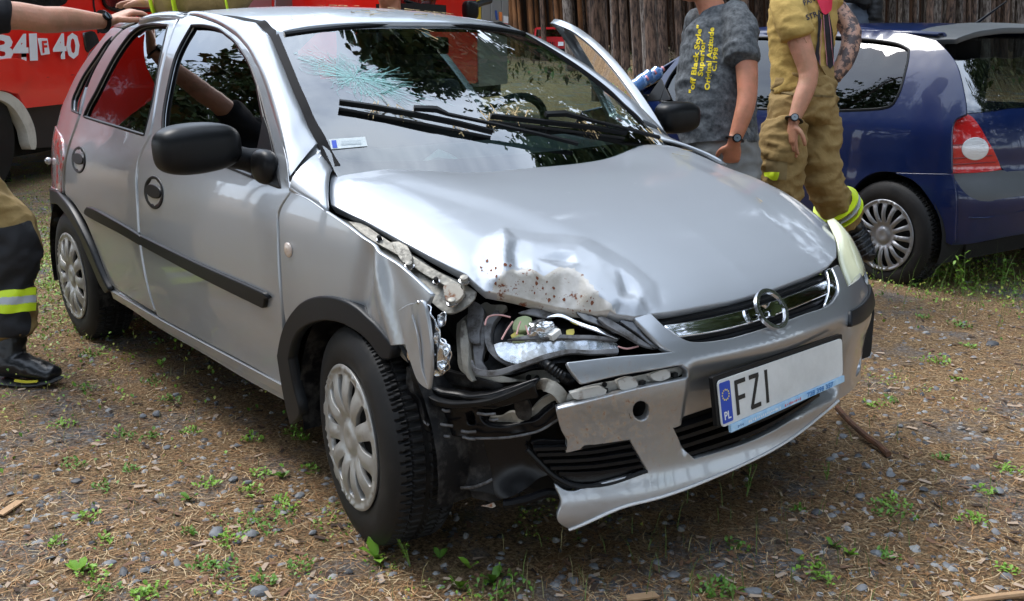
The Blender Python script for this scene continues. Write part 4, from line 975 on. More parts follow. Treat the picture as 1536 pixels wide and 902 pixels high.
# dusty absorber blocks in the slot
np_('absorber', '838,616,c 872,590 935,573 1030,550 1036,566 966,584 886,604 850,614', absorb, -.035, h=.02, lip=.004, amp=.004)
for ol in ('858,592,c 876,588 906,583 912,593 884,600 872,602 862,600', '930,572,c 945,566 954,568 960,580 944,586 934,586', '980,562,c 1004,554 1010,566 994,573 984,570'):
    np_('absorber_block', ol, absorb, -.012, h=.014, lip=.022, amp=.003)
for x, y in ((970, 577), (1021, 564), (912, 590)):
    c = NOSE.px(x, y, -.024); box('clip', c, (.01, .014, .010), vdark, CAR)
tube('slot_hole', [NOSE.px(914, 580, -.034), NOSE.px(914, 580, -.030)], .006, vdark, CAR, 12)
# fog hole depth
c = NOSE.px(962, 617, -.012); tube('tow_eye_tube', [c, c-Vector((.06, 0, 0))], .032, vdark, CAR, 20, cap=False)
# torn fender tip: curled sheet and bright crumpled strips
tip = panel('fender_tip', SIDE, '603,466,c 616,458 632,455 648,450 656,462 662,500 664,540 660,577,c 650,573 640,566 629,547 613,514', silver, CAR, h=.014, lip=.010, off=.012, disp=lambda x, z: .03*sstep(.22, .38, x)+.005*noise.noise(Vector((x*14, z*10, 4))))
tip['label'] = 'bent tip of the torn front fender'
for ol, o_, sd_ in (('641,450,c 652,458 660,474 667,492 670,508 682,520 680,536 672,557 663,558 656,536 650,508 644,482', .004, 11), ('628,456,c 636,454 642,474 648,496 656,520 664,540 672,556 660,560 652,545 646,516 640,494 632,472', -.005, 1), ('654,520,c 664,508 678,524 676,546 668,556 660,540', -.01, 5), ('650,498,c 658,494 664,508 656,518 650,508', .0, 7), ('640,470,c 650,474 655,490 646,492', .0, 9), ('656,474,c 664,470 666,484 660,490', -.02, 3)):
    panel('torn_metal', SIDE, ol, steel, CAR, h=.009, lip=.004, off=o_-.0, disp=lambda x, z, s=sd_: .018*noise.noise(Vector((x*50, z*40, s)))+.02)
tube('torn_edge', smooth3([SIDE.px(x, y, .035) for x, y in ((636, 470), (643, 494), (646, 516), (650, 548), (660, 576))], .01), .003, silver, CAR, 6)
# ---- far side (mirrored) so the car is whole
for o in (rd_r, q_r, gr, gq, s2, s3, sill, m1, at_f, at_r, hA[0], s1, gf, fd_r):
    if o in (gf, s1, fd_r): continue
    mirror_obj(o, CAR)
pl2 = mirror_obj(pil, CAR); md = pl2.modifiers.new('t', 'SOLIDIFY'); md.thickness = .012; md.offset = -1
mirror_obj(lk, CAR); mirror_obj(moul, CAR)
# left fender, undamaged
fl = [(-.35, .87, 1), (-.15, .84), (.05, .80), (.20, .74), (.32, .67, 1), (.40, .62), (.46, .56), (.46, .5, 1), (.40, .47), (.335, .42, 1), (.28, .53), (.17, .61), (0, .645), (-.17, .61), (-.30, .50), (-.345, .33, 1), (-.42, .31, 1), (-.38, .6)]
f2 = panel('front_fender', SIDE, fl, silver, CAR, h=.03, uvin=True); mirror_obj(f2); bpy.data.objects.remove(f2)
# open left front door, hinged at the pillar: frame visible past the windscreen
hinge = Vector((-.40, .80, 0)); rot = Matrix.Translation(hinge) @ Matrix.Rotation(R(-33), 4, 'Z') @ Matrix.Translation(-hinge)
for o in (fd_r, gf, s1, tri, m2, hB[0]):
    n = mirror_obj(o, CAR); n.data.transform(rot)
    n['label'] = 'open driver door part' if o is fd_r else n.get('label', '')
    if not n['label']: del n['label']

sl_a = smooth3([SIDE.px(x, y, -.012) for x, y in ((167, 433), (235, 473), (300, 508), (370, 545), (432, 578))], .1)
tube('sill_rail', [p+Vector((0, .012, -.02)) for p in sl_a], 1, silver, CAR, sq=(.05, .034), up=(0, -.25, 1))

_fa = [HOOD.fn(x, y)+Vector((0, 0, -.014)) for x, y in ((-.30, .70), (-.1, .695), (.05, .69), (.18, .68), (.28, .665), (.36, .65))]
_fb = [mir(side_fn(x, z)) for x, z in ((-.35, .86), (-.15, .835), (.05, .795), (.20, .735), (.31, .675), (.385, .63))]
loft('fender_top', _fa, _fb, silver, CAR, n=6, bulge=.012, out=(0, .5, 1))
# ================================================================ ground
GUP = (Vector((0, 0, 1))+.07*Vector((-.624, -.781, 0))).normalized()     # gravity leans a little against the car's ground
def gz(x, y):
    d = math.hypot(x+1, y-1); return .0125*max(0, d-9)**1.0*min(1, max(0, d-9)/6)+.02*noise.noise(Vector((x*.5, y*.5, 0)))*min(1, d/6)
def npn(seed, n=64):
    r = np.random.default_rng(seed); return r.random((n, n))
def vnoise(x, y, s, seed):
    g = npn(seed); X = x*s; Y = y*s; i = np.floor(X).astype(int); j = np.floor(Y).astype(int); f = X-i; h = Y-j
    f = f*f*(3-2*f); h = h*h*(3-2*h); n = 64
    return (g[i % n, j % n]*(1-f)+g[(i+1) % n, j % n]*f)*(1-h)+(g[i % n, (j+1) % n]*(1-f)+g[(i+1) % n, (j+1) % n]*f)*h
def gzv(x, y):
    d = np.hypot(x+1, y-1); return .0125*np.maximum(0, d-9)*np.minimum(1, np.maximum(0, d-9)/6)
def micro(x, y):
    return .012*(vnoise(x, y, 3, 1)-.5)+.008*(vnoise(x, y, 11, 2)-.5)+.004*(vnoise(x, y, 37, 3)-.5)
def nodes_ground():
    m = bpy.data.materials.new('forest_floor'); m.use_nodes = True; t = m.node_tree; N = t.nodes; K = t.links.new; p = N['Principled BSDF']
    co = N.new('ShaderNodeTexCoord')
    def nz(s, d=8, r=.65):
        a = N.new('ShaderNodeTexNoise'); a.inputs['Scale'].default_value = s; a.inputs['Detail'].default_value = d; a.inputs['Roughness'].default_value = r; K(co.outputs['Object'], a.inputs['Vector']); return a.outputs['Fac']
    def ramp(f, st):
        r = N.new('ShaderNodeValToRGB'); e = r.color_ramp.elements
        while len(e) < len(st): e.new(.5)
        for q, (pos, c) in zip(e, st): q.position = pos; q.color = (*c, 1)
        K(f, r.inputs['Fac']); return r.outputs['Color']
    def mix(f, a, b):
        x = N.new('ShaderNodeMix'); x.data_type = 'RGBA'; K(f, x.inputs['Factor']); K(a, x.inputs['A']); K(b, x.inputs['B']); return x.outputs['Result']
    def mr(f, a, b):
        r = N.new('ShaderNodeMapRange'); r.inputs[1].default_value = a; r.inputs[2].default_value = b; K(f, r.inputs[0]); return r.outputs[0]
    straw = ramp(nz(90, 10, .8), [(.34, (.022, .015, .010)), (.46, (.17, .108, .058)), (.55, (.40, .26, .135)), (.67, (.64, .50, .32))])
    grav = ramp(nz(60, 10, .8), [(.36, (.02, .02, .022)), (.49, (.15, .15, .155)), (.64, (.42, .42, .42))])
    c = mix(mr(nz(2.1, 6, .7), .50, .66), straw, grav)
    moss = ramp(nz(120, 8, .8), [(.3, (.02, .03, .006)), (.6, (.10, .14, .03)), (.8, (.18, .22, .06))])
    c = mix(mr(nz(.9, 6, .7), .60, .74), c, moss)
    K(c, p.inputs['Base Color']); p.inputs['Roughness'].default_value = .9; p.inputs['Specular IOR Level'].default_value = .2
    b = N.new('ShaderNodeBump'); b.inputs['Distance'].default_value = .02; b.inputs['Strength'].default_value = 1; K(nz(110, 10, .8), b.inputs['Height']); K(b.outputs[0], p.inputs['Normal'])
    return m
gm = nodes_ground()
def ground_grid():
    # polar-ish stretched grid: fine near the car, reaching the horizon
    def axis(n, near, far):
        t = np.linspace(-1, 1, n); return np.sign(t)*(np.abs(t)*near+(np.abs(t)**7)*(far-near))
    n = 260; ax_ = axis(n, 6, 600); X, Y = np.meshgrid(ax_-.3, ax_+.3, indexing='ij'); Z = gzv(X, Y)+micro(X, Y)*(np.hypot(X, Y) < 14)
    V = np.stack([X, Y, Z], -1).reshape(-1, 3); i = np.arange(n-1); I, J = np.meshgrid(i, i, indexing='ij'); a = (I*n+J).ravel()
    F = np.stack([a, a+n, a+n+1, a+1], -1)
    me = bpy.data.meshes.new('ground'); me.vertices.add(len(V)); me.vertices.foreach_set('co', V.ravel().astype(np.float32))
    me.loops.add(F.size); me.loops.foreach_set('vertex_index', F.ravel()); me.polygons.add(len(F)); me.polygons.foreach_set('loop_start', np.arange(0, F.size, 4)); me.update(); me.validate()
    o = link('ground', me, gm, None, True, 180); tag(o, kind='structure')
ground_grid()
def np_mesh(name, V, F, mats, midx=None, smooth=False, parent=None):
    k = F.shape[1]; me = bpy.data.meshes.new(name); me.vertices.add(len(V)); me.vertices.foreach_set('co', V.ravel().astype(np.float32))
    me.loops.add(F.size); me.loops.foreach_set('vertex_index', F.ravel().astype(np.int32)); me.polygons.add(len(F)); me.polygons.foreach_set('loop_start', np.arange(0, F.size, k).astype(np.int32))
    me.update()
    for m in mats: me.materials.append(m)
    if midx is not None: me.polygons.foreach_set('material_index', midx.astype(np.int32))
    if smooth: me.polygons.foreach_set('use_smooth', [True]*len(F))
    o = bpy.data.objects.new(name, me); COL.objects.link(o)
    if parent: o.parent = parent
    return o
def scatter(n, pw=1.0, rmax=9.5):
    """points on the ground around the car, denser towards the front right where the photographer stood; biased to what is seen"""
    k = int(n*2.2); r = .35+rmax*rng.random(k)**pw; a = rng.uniform(R(70), R(215), k)
    x = 2.2+r*1.0*np.cos(a); y = -2.06+r*np.sin(a)
    return x[:n], y[:n]
# dead pine needles
def needles(n, mats, lmin, lmax, w, lift=.004, pw=1.15):
    x, y = scatter(n, pw); keep = vnoise(x, y, 1.7, 11)+.35*vnoise(x, y, 6, 12) > .27; x, y = x[keep], y[keep]; n = len(x)
    a = rng.uniform(0, np.pi, n); l = rng.uniform(lmin, lmax, n)/2; z = gzv(x, y)+micro(x, y)+rng.uniform(.0015, lift, n)
    dx, dy = np.cos(a), np.sin(a); ww_ = w*(.7+.6*rng.random(n)); t = rng.normal(0, .10, n); bend = rng.normal(0, .18, n)
    V = np.empty((n, 6, 3))
    for k, (s, e) in enumerate(((-1, -1), (-1, 1), (0, 1), (0, -1), (1, 1), (1, -1))):
        off = bend*l*(0 if s == 0 else -1)
        V[:, k, 0] = x+dx*l*s-dy*(ww_*e+off); V[:, k, 1] = y+dy*l*s+dx*(ww_*e+off); V[:, k, 2] = z+t*l*s+(.0015 if s == 0 else 0)
    b = np.arange(n)[:, None]*6; F = np.concatenate([b+np.array([[0, 3, 2, 1]]), b+np.array([[3, 5, 4, 2]])])
    mi = rng.integers(0, len(mats), n); o = np_mesh('pine_needles', V.reshape(-1, 3), F, mats, np.concatenate([mi, mi]))
    return tag(o, 'orange brown dead pine needles littering the ground around the crashed car', 'pine needles', kind='stuff')
nm = [mat('needle_a', (.48, .27, .115), .7), mat('needle_b', (.32, .155, .06), .7), mat('needle_c', (.66, .49, .28), .7), mat('needle_d', (.17, .08, .035), .7), mat('needle_e', (.42, .22, .09), .7)]
needles(270000, nm, .02, .06, .0006)
# slate gravel
def chips(n, smin, smax, mats, name, label, thr, pw=1.1):
    x, y = scatter(n, pw); keep = vnoise(x, y, 1.7, 11)+.3*vnoise(x, y, 7, 14) < thr; x, y = x[keep], y[keep]; n = len(x)
    s = smin+(smax-smin)*rng.random(n)**3.2
    base = np.array([(1, 0, 0), (.45, .85, 0), (-.5, .8, 0), (-1, 0, 0), (-.45, -.85, 0), (.5, -.8, 0), (.5, .2, .6), (-.3, .45, .55), (-.35, -.35, .6), (.3, -.4, .5)], float)
    J = base[None]*(1+.45*(rng.random((n, 10, 1))-.5))+.18*(rng.random((n, 10, 3))-.5)
    J[:, :, 2] *= rng.uniform(.3, 1., n)[:, None]; J[:, :, 1] *= rng.uniform(.5, 1., n)[:, None]; a = rng.uniform(0, 2*np.pi, n)
    c, sn = np.cos(a)[:, None], np.sin(a)[:, None]; X = J[:, :, 0]*c-J[:, :, 1]*sn; Y = J[:, :, 0]*sn+J[:, :, 1]*c; til = rng.normal(0, .25, n)[:, None]
    Z = J[:, :, 2]+X*til; sc = s[:, None]
    V = np.stack([x[:, None]+X*sc, y[:, None]+Y*sc, (gzv(x, y)+micro(x, y))[:, None]+Z*sc-.0005], -1)
    T = np.array([(0, 1, 6), (1, 2, 7), (1, 7, 6), (2, 3, 7), (3, 4, 8), (3, 8, 7), (4, 5, 9), (4, 9, 8), (5, 0, 6), (5, 6, 9), (6, 7, 8), (6, 8, 9)])
    F = (np.arange(n)[:, None, None]*10+T[None]).reshape(-1, 3); mi = np.repeat(rng.integers(0, len(mats), n), len(T))
    return tag(np_mesh(name, V.reshape(-1, 3), F, mats, mi), label, 'gravel', kind='stuff')
gmats = [mat('slate_a', (.125, .125, .13), .65), mat('slate_b', (.19, .188, .19), .65), mat('slate_c', (.06, .06, .063), .65), mat('slate_d', (.27, .265, .255), .65)]
chips(62000, .003, .017, gmats, 'gravel', 'dark grey slate chippings spread over the clearing', .82)
# shreds of bark and dry leaves
def bits(n):
    x, y = scatter(n, 1.1); a = rng.uniform(0, 2*np.pi, n); s = rng.uniform(.004, .017, n); z = gzv(x, y)+micro(x, y)+.003
    V = np.empty((n, 4, 3)); q = ((-1, -.4), (1, -.3), (.8, .4), (-.9, .35))
    for k, (u, v) in enumerate(q):
        u_ = u*(1+.3*rng.random(n)); V[:, k, 0] = x+s*(u_*np.cos(a)-v*np.sin(a)); V[:, k, 1] = y+s*(u_*np.sin(a)+v*np.cos(a)); V[:, k, 2] = z+rng.uniform(0, .006, n)
    F = np.arange(n)[:, None]*4+np.arange(4)[None]
    tag(np_mesh('bark_shreds', V.reshape(-1, 3), F, [mat('bark_bit', (.16, .085, .05), .85), mat('bark_bit_pale', (.38, .28, .2), .85), mat('bark_bit_dark', (.05, .03, .02), .9)], rng.integers(0, 3, n)), 'small shreds of bark and dry leaves among the needles', 'litter', kind='stuff')
bits(16000)
# small low green ground cover
def leaf_np(x, y, z, s, a, el, wd=.35):
    """quad-pair leaves from base outwards"""
    n = len(x); V = np.empty((n, 5, 3)); dx, dy = np.cos(a)*np.cos(el), np.sin(a)*np.cos(el); dz = np.sin(el); nx, ny = -np.sin(a), np.cos(a)
    for k, (t, w, up) in enumerate(((0, 0, 0), (.55, -1, .06), (1, 0, -.02), (.55, 1, .06), (.5, 0, 0))):
        V[:, k, 0] = x+dx*s*t+nx*w*s*wd; V[:, k, 1] = y+dy*s*t+ny*w*s*wd; V[:, k, 2] = z+dz*s*t+up*s
    b = np.arange(n)[:, None, None]*5; F = (b+np.array([[0, 1, 4], [1, 2, 4], [2, 3, 4], [3, 0, 4]])[None]).reshape(-1, 3)
    return V.reshape(-1, 3), F
gl = [mat('leaf_bright', (.17, .32, .03), .5), mat('leaf_mid', (.09, .20, .02), .5), mat('leaf_yellow', (.32, .34, .06), .5)]
def cover(n):
    x, y = scatter(n*5, 1.0); k = (.75*vnoise(x, y, 1.3, 21)+.45*vnoise(x, y, 5, 22)+.40*vnoise(x, y, 16, 23)+.35*np.clip((-x-1.2)*.35, 0, 1) > .98); x, y = x[k][:n], y[k][:n]; n = len(x)
    V, F = leaf_np(x, y, gzv(x, y)+micro(x, y)+.002, rng.uniform(.004, .013, n), rng.uniform(0, 6.28, n), rng.uniform(.05, .9, n))
    tag(np_mesh('ground_cover', V, F, gl, np.repeat(rng.integers(0, 3, n), 4)), 'tiny green seedlings and clover spread thinly over the gravel', 'ground cover', kind='stuff')
cover(110000)
# dense weeds in the verge behind the car and by the blue car
def verge(n, cx, cy, sx, sy, hmax, name='weeds', label='green weeds growing thickly behind the car'):
    x = rng.normal(cx, sx, n); y = rng.normal(cy, sy, n); V, F = leaf_np(x, y, gzv(x, y)+rng.uniform(0, hmax, n)*rng.random(n), rng.uniform(.008, .022, n), rng.uniform(0, 6.28, n), rng.uniform(0, 1.3, n))
    tag(np_mesh(name, V, F, gl, np.repeat(rng.integers(0, 3, n), 4)), label, 'weeds', kind='stuff')
verge(16000, -4.3, -.9, 1.2, .5, .10); verge(11000, -1.3, 3.3, 1.0, .35, .07, 'weeds', 'low green weeds growing under the blue car')
verge(12000, -7, 1.2, 1.8, 1.6, .08, 'weeds', 'green and straw weeds on the ground by the fire engine')
# grass stalks
def stalks(n, cx, cy, sx, sy, h0, h1, label, m):
    x = rng.normal(cx, sx, n); y = rng.normal(cy, sy, n); z = gzv(x, y); h = rng.uniform(h0, h1, n); a = rng.uniform(0, 6.28, n); l = rng.normal(0, .25, (n, 2)); w = .0011
    V = np.empty((n, 5, 3))
    for k, (t, e) in enumerate(((0, -1), (0, 1), (.55, .8), (.55, -.8), (1, 0))):
        V[:, k, 0] = x+l[:, 0]*h*t*t+np.cos(a)*w*e; V[:, k, 1] = y+l[:, 1]*h*t*t+np.sin(a)*w*e; V[:, k, 2] = z+h*t
    b = np.arange(n)[:, None]*5; F = np.concatenate([b+np.array([[0, 1, 2]]), b+np.array([[0, 2, 3]]), b+np.array([[3, 2, 4]])])
    tag(np_mesh('grass', V.reshape(-1, 3), F, [m]), label, 'grass', kind='stuff')
straw = mat('straw_stalk', (.30, .27, .12), .7); gstalk = mat('green_stalk', (.12, .19, .04), .6)
stalks(160, .85, -.35, .22, .30, .04, .13, 'thin upright grass stalks in the shade under the bumper', gstalk)
stalks(110, .95, -.75, .35, .22, .03, .10, 'pale dry grass stalks in front of the bumper', straw)
stalks(240, -.2, 3.0, .6, .35, .08, .30, 'tall green stalks growing beside the rear wheel of the blue car', gstalk)
stalks(260, 1.1, .6, .7, .8, .02, .07, 'short green grass blades scattered at the right of the crashed car', gstalk)
stalks(700, -1.3, -1.7, 1.2, .5, .02, .08, 'short straw coloured grass at the left of the crashed car', straw)
# individually visible plants
def plant(px, py, kind, size, label, cat='plant', group=None, seed=0):
    c = at_plane(px, py, 2, 0); r = random.Random(seed+int(px)); z = float(gzv(np.array([c.x]), np.array([c.y]))[0]); V = []; F = []
    o = thing('weed', label, cat, (c.x, c.y, z), group)
    def leaf(base, a, el, L_, wd):
        d = Vector((math.cos(a)*math.cos(el), math.sin(a)*math.cos(el), math.sin(el))); s_ = Vector((-math.sin(a), math.cos(a), 0)); q = len(V); up = Vector((0, 0, .12*L_))
        for t, w, u in ((0, .1, 0), (.3, .8, .5), (.65, 1, .7), (1, 0, -.6)):
            V.append(base+d*L_*t-s_*w*wd+up*u); V.append(base+d*L_*t+up*(u-.5)); V.append(base+d*L_*t+s_*w*wd+up*u)
        for i in range(3):
            for j in range(2): F.append((q+i*3+j, q+i*3+j+1, q+i*3+j+4, q+i*3+j+3))
    if kind == 'rosette':
        for k in range(5): leaf(c, r.uniform(0, 6.28), r.uniform(.3, 1.0), size*r.uniform(.7, 1.1), size*.24)
    elif kind == 'tuft':
        for k in range(int(60*size/.06)):
            a = r.uniform(0, 6.28); q = size*1.3*r.random()**.7; leaf(c+Vector((math.cos(a)*q, math.sin(a)*q*.8, r.uniform(0, size*.3))), r.uniform(0, 6.28), r.uniform(0, 1.1), .014*r.uniform(.7, 1.4), .004)
    else:
        for k in range(3):
            top = c+Vector((r.uniform(-.3, .3)*size, r.uniform(-.3, .3)*size, size*r.uniform(.7, 1)))
            tube('stem', [c, c.lerp(top, .5)+Vector((0, 0, size*.08)), top], [.0016, .0012, .0008], gstalk, o, 5)
            for j in range(7): leaf(c.lerp(top, r.uniform(.25, 1)), r.uniform(0, 6.28), r.uniform(0, .9), size*.14, size*.03)
    mesh('leaves', V, F, gl[seed % 2], o)
    return o
PL = [(345, 812, 'tuft', .045, 'bright green mat of clover left of the front wheel'), (400, 790, 'tuft', .07, 'largest bright green clover mat left of the front wheel'), (430, 765, 'tuft', .04, 'small green clover mat nearest to the front tyre'),
      (1336, 772, 'tuft', .06, 'bright green clover mat on the needles at lower right'), (1457, 782, 'tuft', .035, 'small green clump at the lower right edge'), (750, 888, 'tuft', .07, 'dark green mat at the bottom edge of the picture'),
      (120, 858, 'rosette', .05, 'broad leaved yellow green weed at lower left'), (285, 750, 'rosette', .04, 'small rosette weed on the gravel left of the front wheel'), (565, 838, 'rosette', .06, 'broad leaved weed below the front tyre'),
      (660, 838, 'rosette', .035, 'small paired leaf seedling under the torn bumper'), (705, 852, 'rosette', .04, 'pair of bright leaves right of the small seedling'), (740, 872, 'rosette', .05, 'bright leaved plant over the dark green mat'), (690, 882, 'rosette', .05, 'bright leaved plant at the bottom edge, left of the green mat'),
      (1250, 820, 'rosette', .035, 'round leaved seedling on the needles at lower right'), (1275, 832, 'rosette', .03, 'small leafy seedling right of the round leaved one'), (1440, 490, 'tuft', .05, 'yellow green grassy clump behind the bumper, on the right'), (1405, 545, 'tuft', .055, 'grassy clump on the gravel at the right'), (1385, 478, 'tuft', .03, 'tiny clump between the two cars'),
      (1435, 572, 'tuft', .035, 'small weed clump right of the bumper'), (140, 512, 'stem', .13, 'upright flowering weed behind the rear wheel'), (240, 548, 'rosette', .035, 'small green weed beside the sill of the car'), (424, 716, 'rosette', .035, 'green seedling under the front door'), (615, 850, 'stem', .09, 'dried flower head on a stalk below the front tyre'),
      (1120, 745, 'stem', .10, 'thin stalk with buds below the number plate'), (1240, 720, 'stem', .06, 'thin weed in front of the number plate'), (1370, 430, 'stem', .16, 'tall weed beside the rear wheel of the blue car'), (1445, 445, 'stem', .24, 'tall branching weed behind the blue car'), (1500, 440, 'stem', .22, 'tall branching weed at the right edge'), (75, 140+290, 'tuft', .08, 'green clump of weeds behind the rear tyre'),
      (230, 575, 'tuft', .05, 'mossy weed tuft on the ground left of the doors'), (95, 640, 'tuft', .04, 'small green tuft near the black boot'), (510, 660, 'rosette', .04, 'dark little weed in front of the mudflap')]
for i, (a, b, k_, s_, lb_) in enumerate(PL): plant(a, b, k_, s_, lb_, seed=i)
rp = random.Random(21)
for i in range(46):
    if i < 30: a_, b_ = rp.uniform(60, 470), rp.uniform(520, 895)
    else: a_, b_ = rp.uniform(1060, 1530), rp.uniform(500, 895)
    if b_ < 560+a_*.06 and a_ > 150 and i < 30: b_ = 640+rp.uniform(0, 250)
    if i >= 30 and b_ < 860-(a_-1060)*1.0: b_ = rp.uniform(max(500, 860-(a_-1060)*.9), 895)
    plant(a_, b_, 'tuft', rp.uniform(.022, .045), 'small green seedlings growing through the needles', group='small green seedlings', seed=100+i)
# individual stones
def stone(px, py, s, label, m, group, seed):
    c = at_plane(px, py, 2, .0); bm = bmesh.new(); bmesh.ops.create_icosphere(bm, subdivisions=2, radius=1); r = random.Random(seed)
    ax_ = [r.uniform(.75, 1.2), r.uniform(.55, .9), r.uniform(.3, .55)]
    for v in bm.verts:
        n_ = v.co.normalized(); k = 1
        for q in range(7):
            d = Vector((r2[q])).normalized() if False else None
        v.co = n_
    pl = [Vector((r.uniform(-1, 1), r.uniform(-1, 1), r.uniform(-1, 1))).normalized() for _ in range(12)]
    for v in bm.verts:
        for p in pl:
            d = v.co.dot(p)
            if d > .72: v.co -= p*(d-.72)
        v.co = Vector((v.co.x*ax_[0], v.co.y*ax_[1], v.co.z*ax_[2]))*s
    bm.transform(Matrix.Rotation(r.uniform(0, 6.28), 4, 'Z') @ Matrix.Rotation(r.uniform(-.3, .3), 4, 'X')); me = bpy.data.meshes.new('stone'); bm.to_mesh(me); bm.free()
    o = link('stone', me, m, None, True, 25); o.location = (c.x, c.y, s*.12); return tag(o, label, 'stone', group)
stm = mat('slate_stone', (.13, .135, .145), .65, bump=(60, .5, .003), var=(12, .15, (.20, .205, .21))); std = mat('slate_stone_dark', (.055, .056, .06), .6, bump=(60, .5, .003), var=(14, .15, (.10, .10, .105)))
ST_ = [(1488, 518, .035, 1), (1420, 622, .025, 1), (1265, 655, .02, 0), (1335, 712, .025, 0), (1498, 738, .028, 0), (1315, 832, .022, 0), (1195, 828, .02, 0), (1130, 890, .03, 0), (1010, 864, .022, 0), (860, 872, .022, 0), (985, 845, .02, 0), (390, 890, .03, 0), (325, 800, .03, 0), (378, 802, .028, 0), (450, 745, .022, 0), (185, 860, .024, 1), (165, 846, .022, 0), (140, 765, .02, 1), (150, 786, .016, 1), (115, 723, .022, 1), (235, 622, .025, 0), (215, 625, .02, 0), (355, 670, .02, 0), (265, 593, .018, 0), (250, 672, .018, 0), (350, 720, .02, 0), (372, 724, .016, 0), (425, 640, .02, 0), (470, 800, .02, 0), (560, 820, .018, 0), (1390, 600, .02, 0), (1350, 640, .02, 0), (1460, 650, .018, 0), (1480, 598, .02, 0), (1245, 690, .02, 0), (1290, 745, .02, 0), (1225, 770, .02, 1), (1400, 790, .02, 0), (1300, 700, .022, 0), (1385, 735, .02, 1), (165, 512, .03, 0), (225, 515, .02, 0), (60, 760, .02, 1), (20, 700, .018, 0), (1430, 700, .018, 0), (890, 850, .02, 0), (1080, 850, .02, 0), (1160, 780, .02, 0), (1420, 850, .02, 0), (1500, 660, .02, 0)]
for i, (a, b, s_, k_) in enumerate(ST_):
    stone(a, b, s_*.9, ('dark slate stone lying on the needle covered ground' if k_ else 'grey slate stone lying on the needle covered ground'), std if k_ else stm, 'dark slate stones lying about' if k_ else 'grey slate stones lying about', i)
# fallen stick by the bumper
P_ = [at_plane(x, y, 2, z) for x, y, z in ((1256, 612, .03), (1275, 633, .03), (1300, 655, .022), (1318, 668, .016), (1333, 682, .012))]
bark = mat('bark_stick', (.16, .07, .035), .8, var=(30, .15, (.07, .035, .02)), bump=(60, .8, .004))
tag(tube('stick', smooth3(P_, .02), .010, bark, None, 8), 'reddish brown fallen stick on the gravel under the bumper', 'stick')
P_ = [at_plane(x, y, 2, .01) for x, y in ((1440, 903), (1490, 896), (1545, 890))]
tag(tube('stick', smooth3(P_, .02), .008, mat('pale_bark', (.42, .26, .14), .8, bump=(60, .8, .004)), None, 8), 'pale peeled stick at the lower right corner', 'stick')
for i, (a, b, c_, d_) in enumerate(((0, 772, 30, 752), (940, 898, 985, 892))): 
    P_ = [at_plane(a, b, 2, .006), at_plane((a+c_)/2, (b+d_)/2, 2, .012), at_plane(c_, d_, 2, .006)]
    tag(tube('bark_piece', P_, 1, mat('pale_bark'), None, sq=(.025, .005), up=(0, 0, 1)), ('pale bark flake at the left edge', 'pale bark strip at the bottom edge')[i], 'bark')
# red-brown leaf scraps
# ================================================================ trees
barkm = mat('pine_bark', (.17, .11, .08), .9, bump=(14, 1, .05), var=(16, .09, (.035, .024, .02)))
barkg = mat('pine_bark_grey', (.26, .225, .20), .9, bump=(14, 1, .05), var=(16, .09, (.06, .045, .038)))
barko = mat('pine_bark_orange', (.34, .15, .06), .9, bump=(9, 1, .02), var=(3, .15, (.08, .042, .026)))
for m_ in (barkm, barkg, barko):      # vertical plates: stretch the noise along the trunk
    t = m_.node_tree; co = [n for n in t.nodes if n.type == 'TEX_COORD'][0]; mp = t.nodes.new('ShaderNodeMapping'); mp.inputs['Scale'].default_value = (1, 1, .22)
    for l in list(co.outputs['Object'].links): to = l.to_socket; t.links.remove(l); t.links.new(mp.outputs[0], to)
    t.links.new(co.outputs['Object'], mp.inputs[0])
needle_m = mat('pine_needles_green', (.045, .085, .028), .7); needle_m2 = mat('pine_needles_olive', (.08, .12, .035), .7)
def trunk_mesh(r, h, seed, n=14, m=26, bump_=.06):
    V = []; F = []; rd = random.Random(seed); ph = rd.uniform(0, 9)
    for i in range(m+1):
        z = h*(i/m)**1.4-.3; k = r*(1-.55*i/m)*(1+.25*math.exp(-max(0, z+.3)*2.5)); ox = .06*math.sin(z*.35+ph)*min(1, z/4 if z > 0 else 0); oy = .05*math.sin(z*.27+ph*2)*min(1, z/4 if z > 0 else 0)
        for j in range(n):
            a = 2*math.pi*j/n; q = k*(1+bump_*noise.noise(Vector((math.cos(a)*2.5, math.sin(a)*2.5, z*1.2+seed)))+bump_*.7*noise.noise(Vector((math.cos(a)*6, math.sin(a)*6, z*2+seed))))
            V.append((ox+q*math.cos(a), oy+q*math.sin(a), z))
    for i in range(m):
        for j in range(n): F.append((i*n+j, i*n+(j+1) % n, (i+1)*n+(j+1) % n, (i+1)*n+j))
    me = bpy.data.meshes.new('trunk'); me.from_pydata(V, [], F); me.polygons.foreach_set('use_smooth', [True]*len(F)); return me
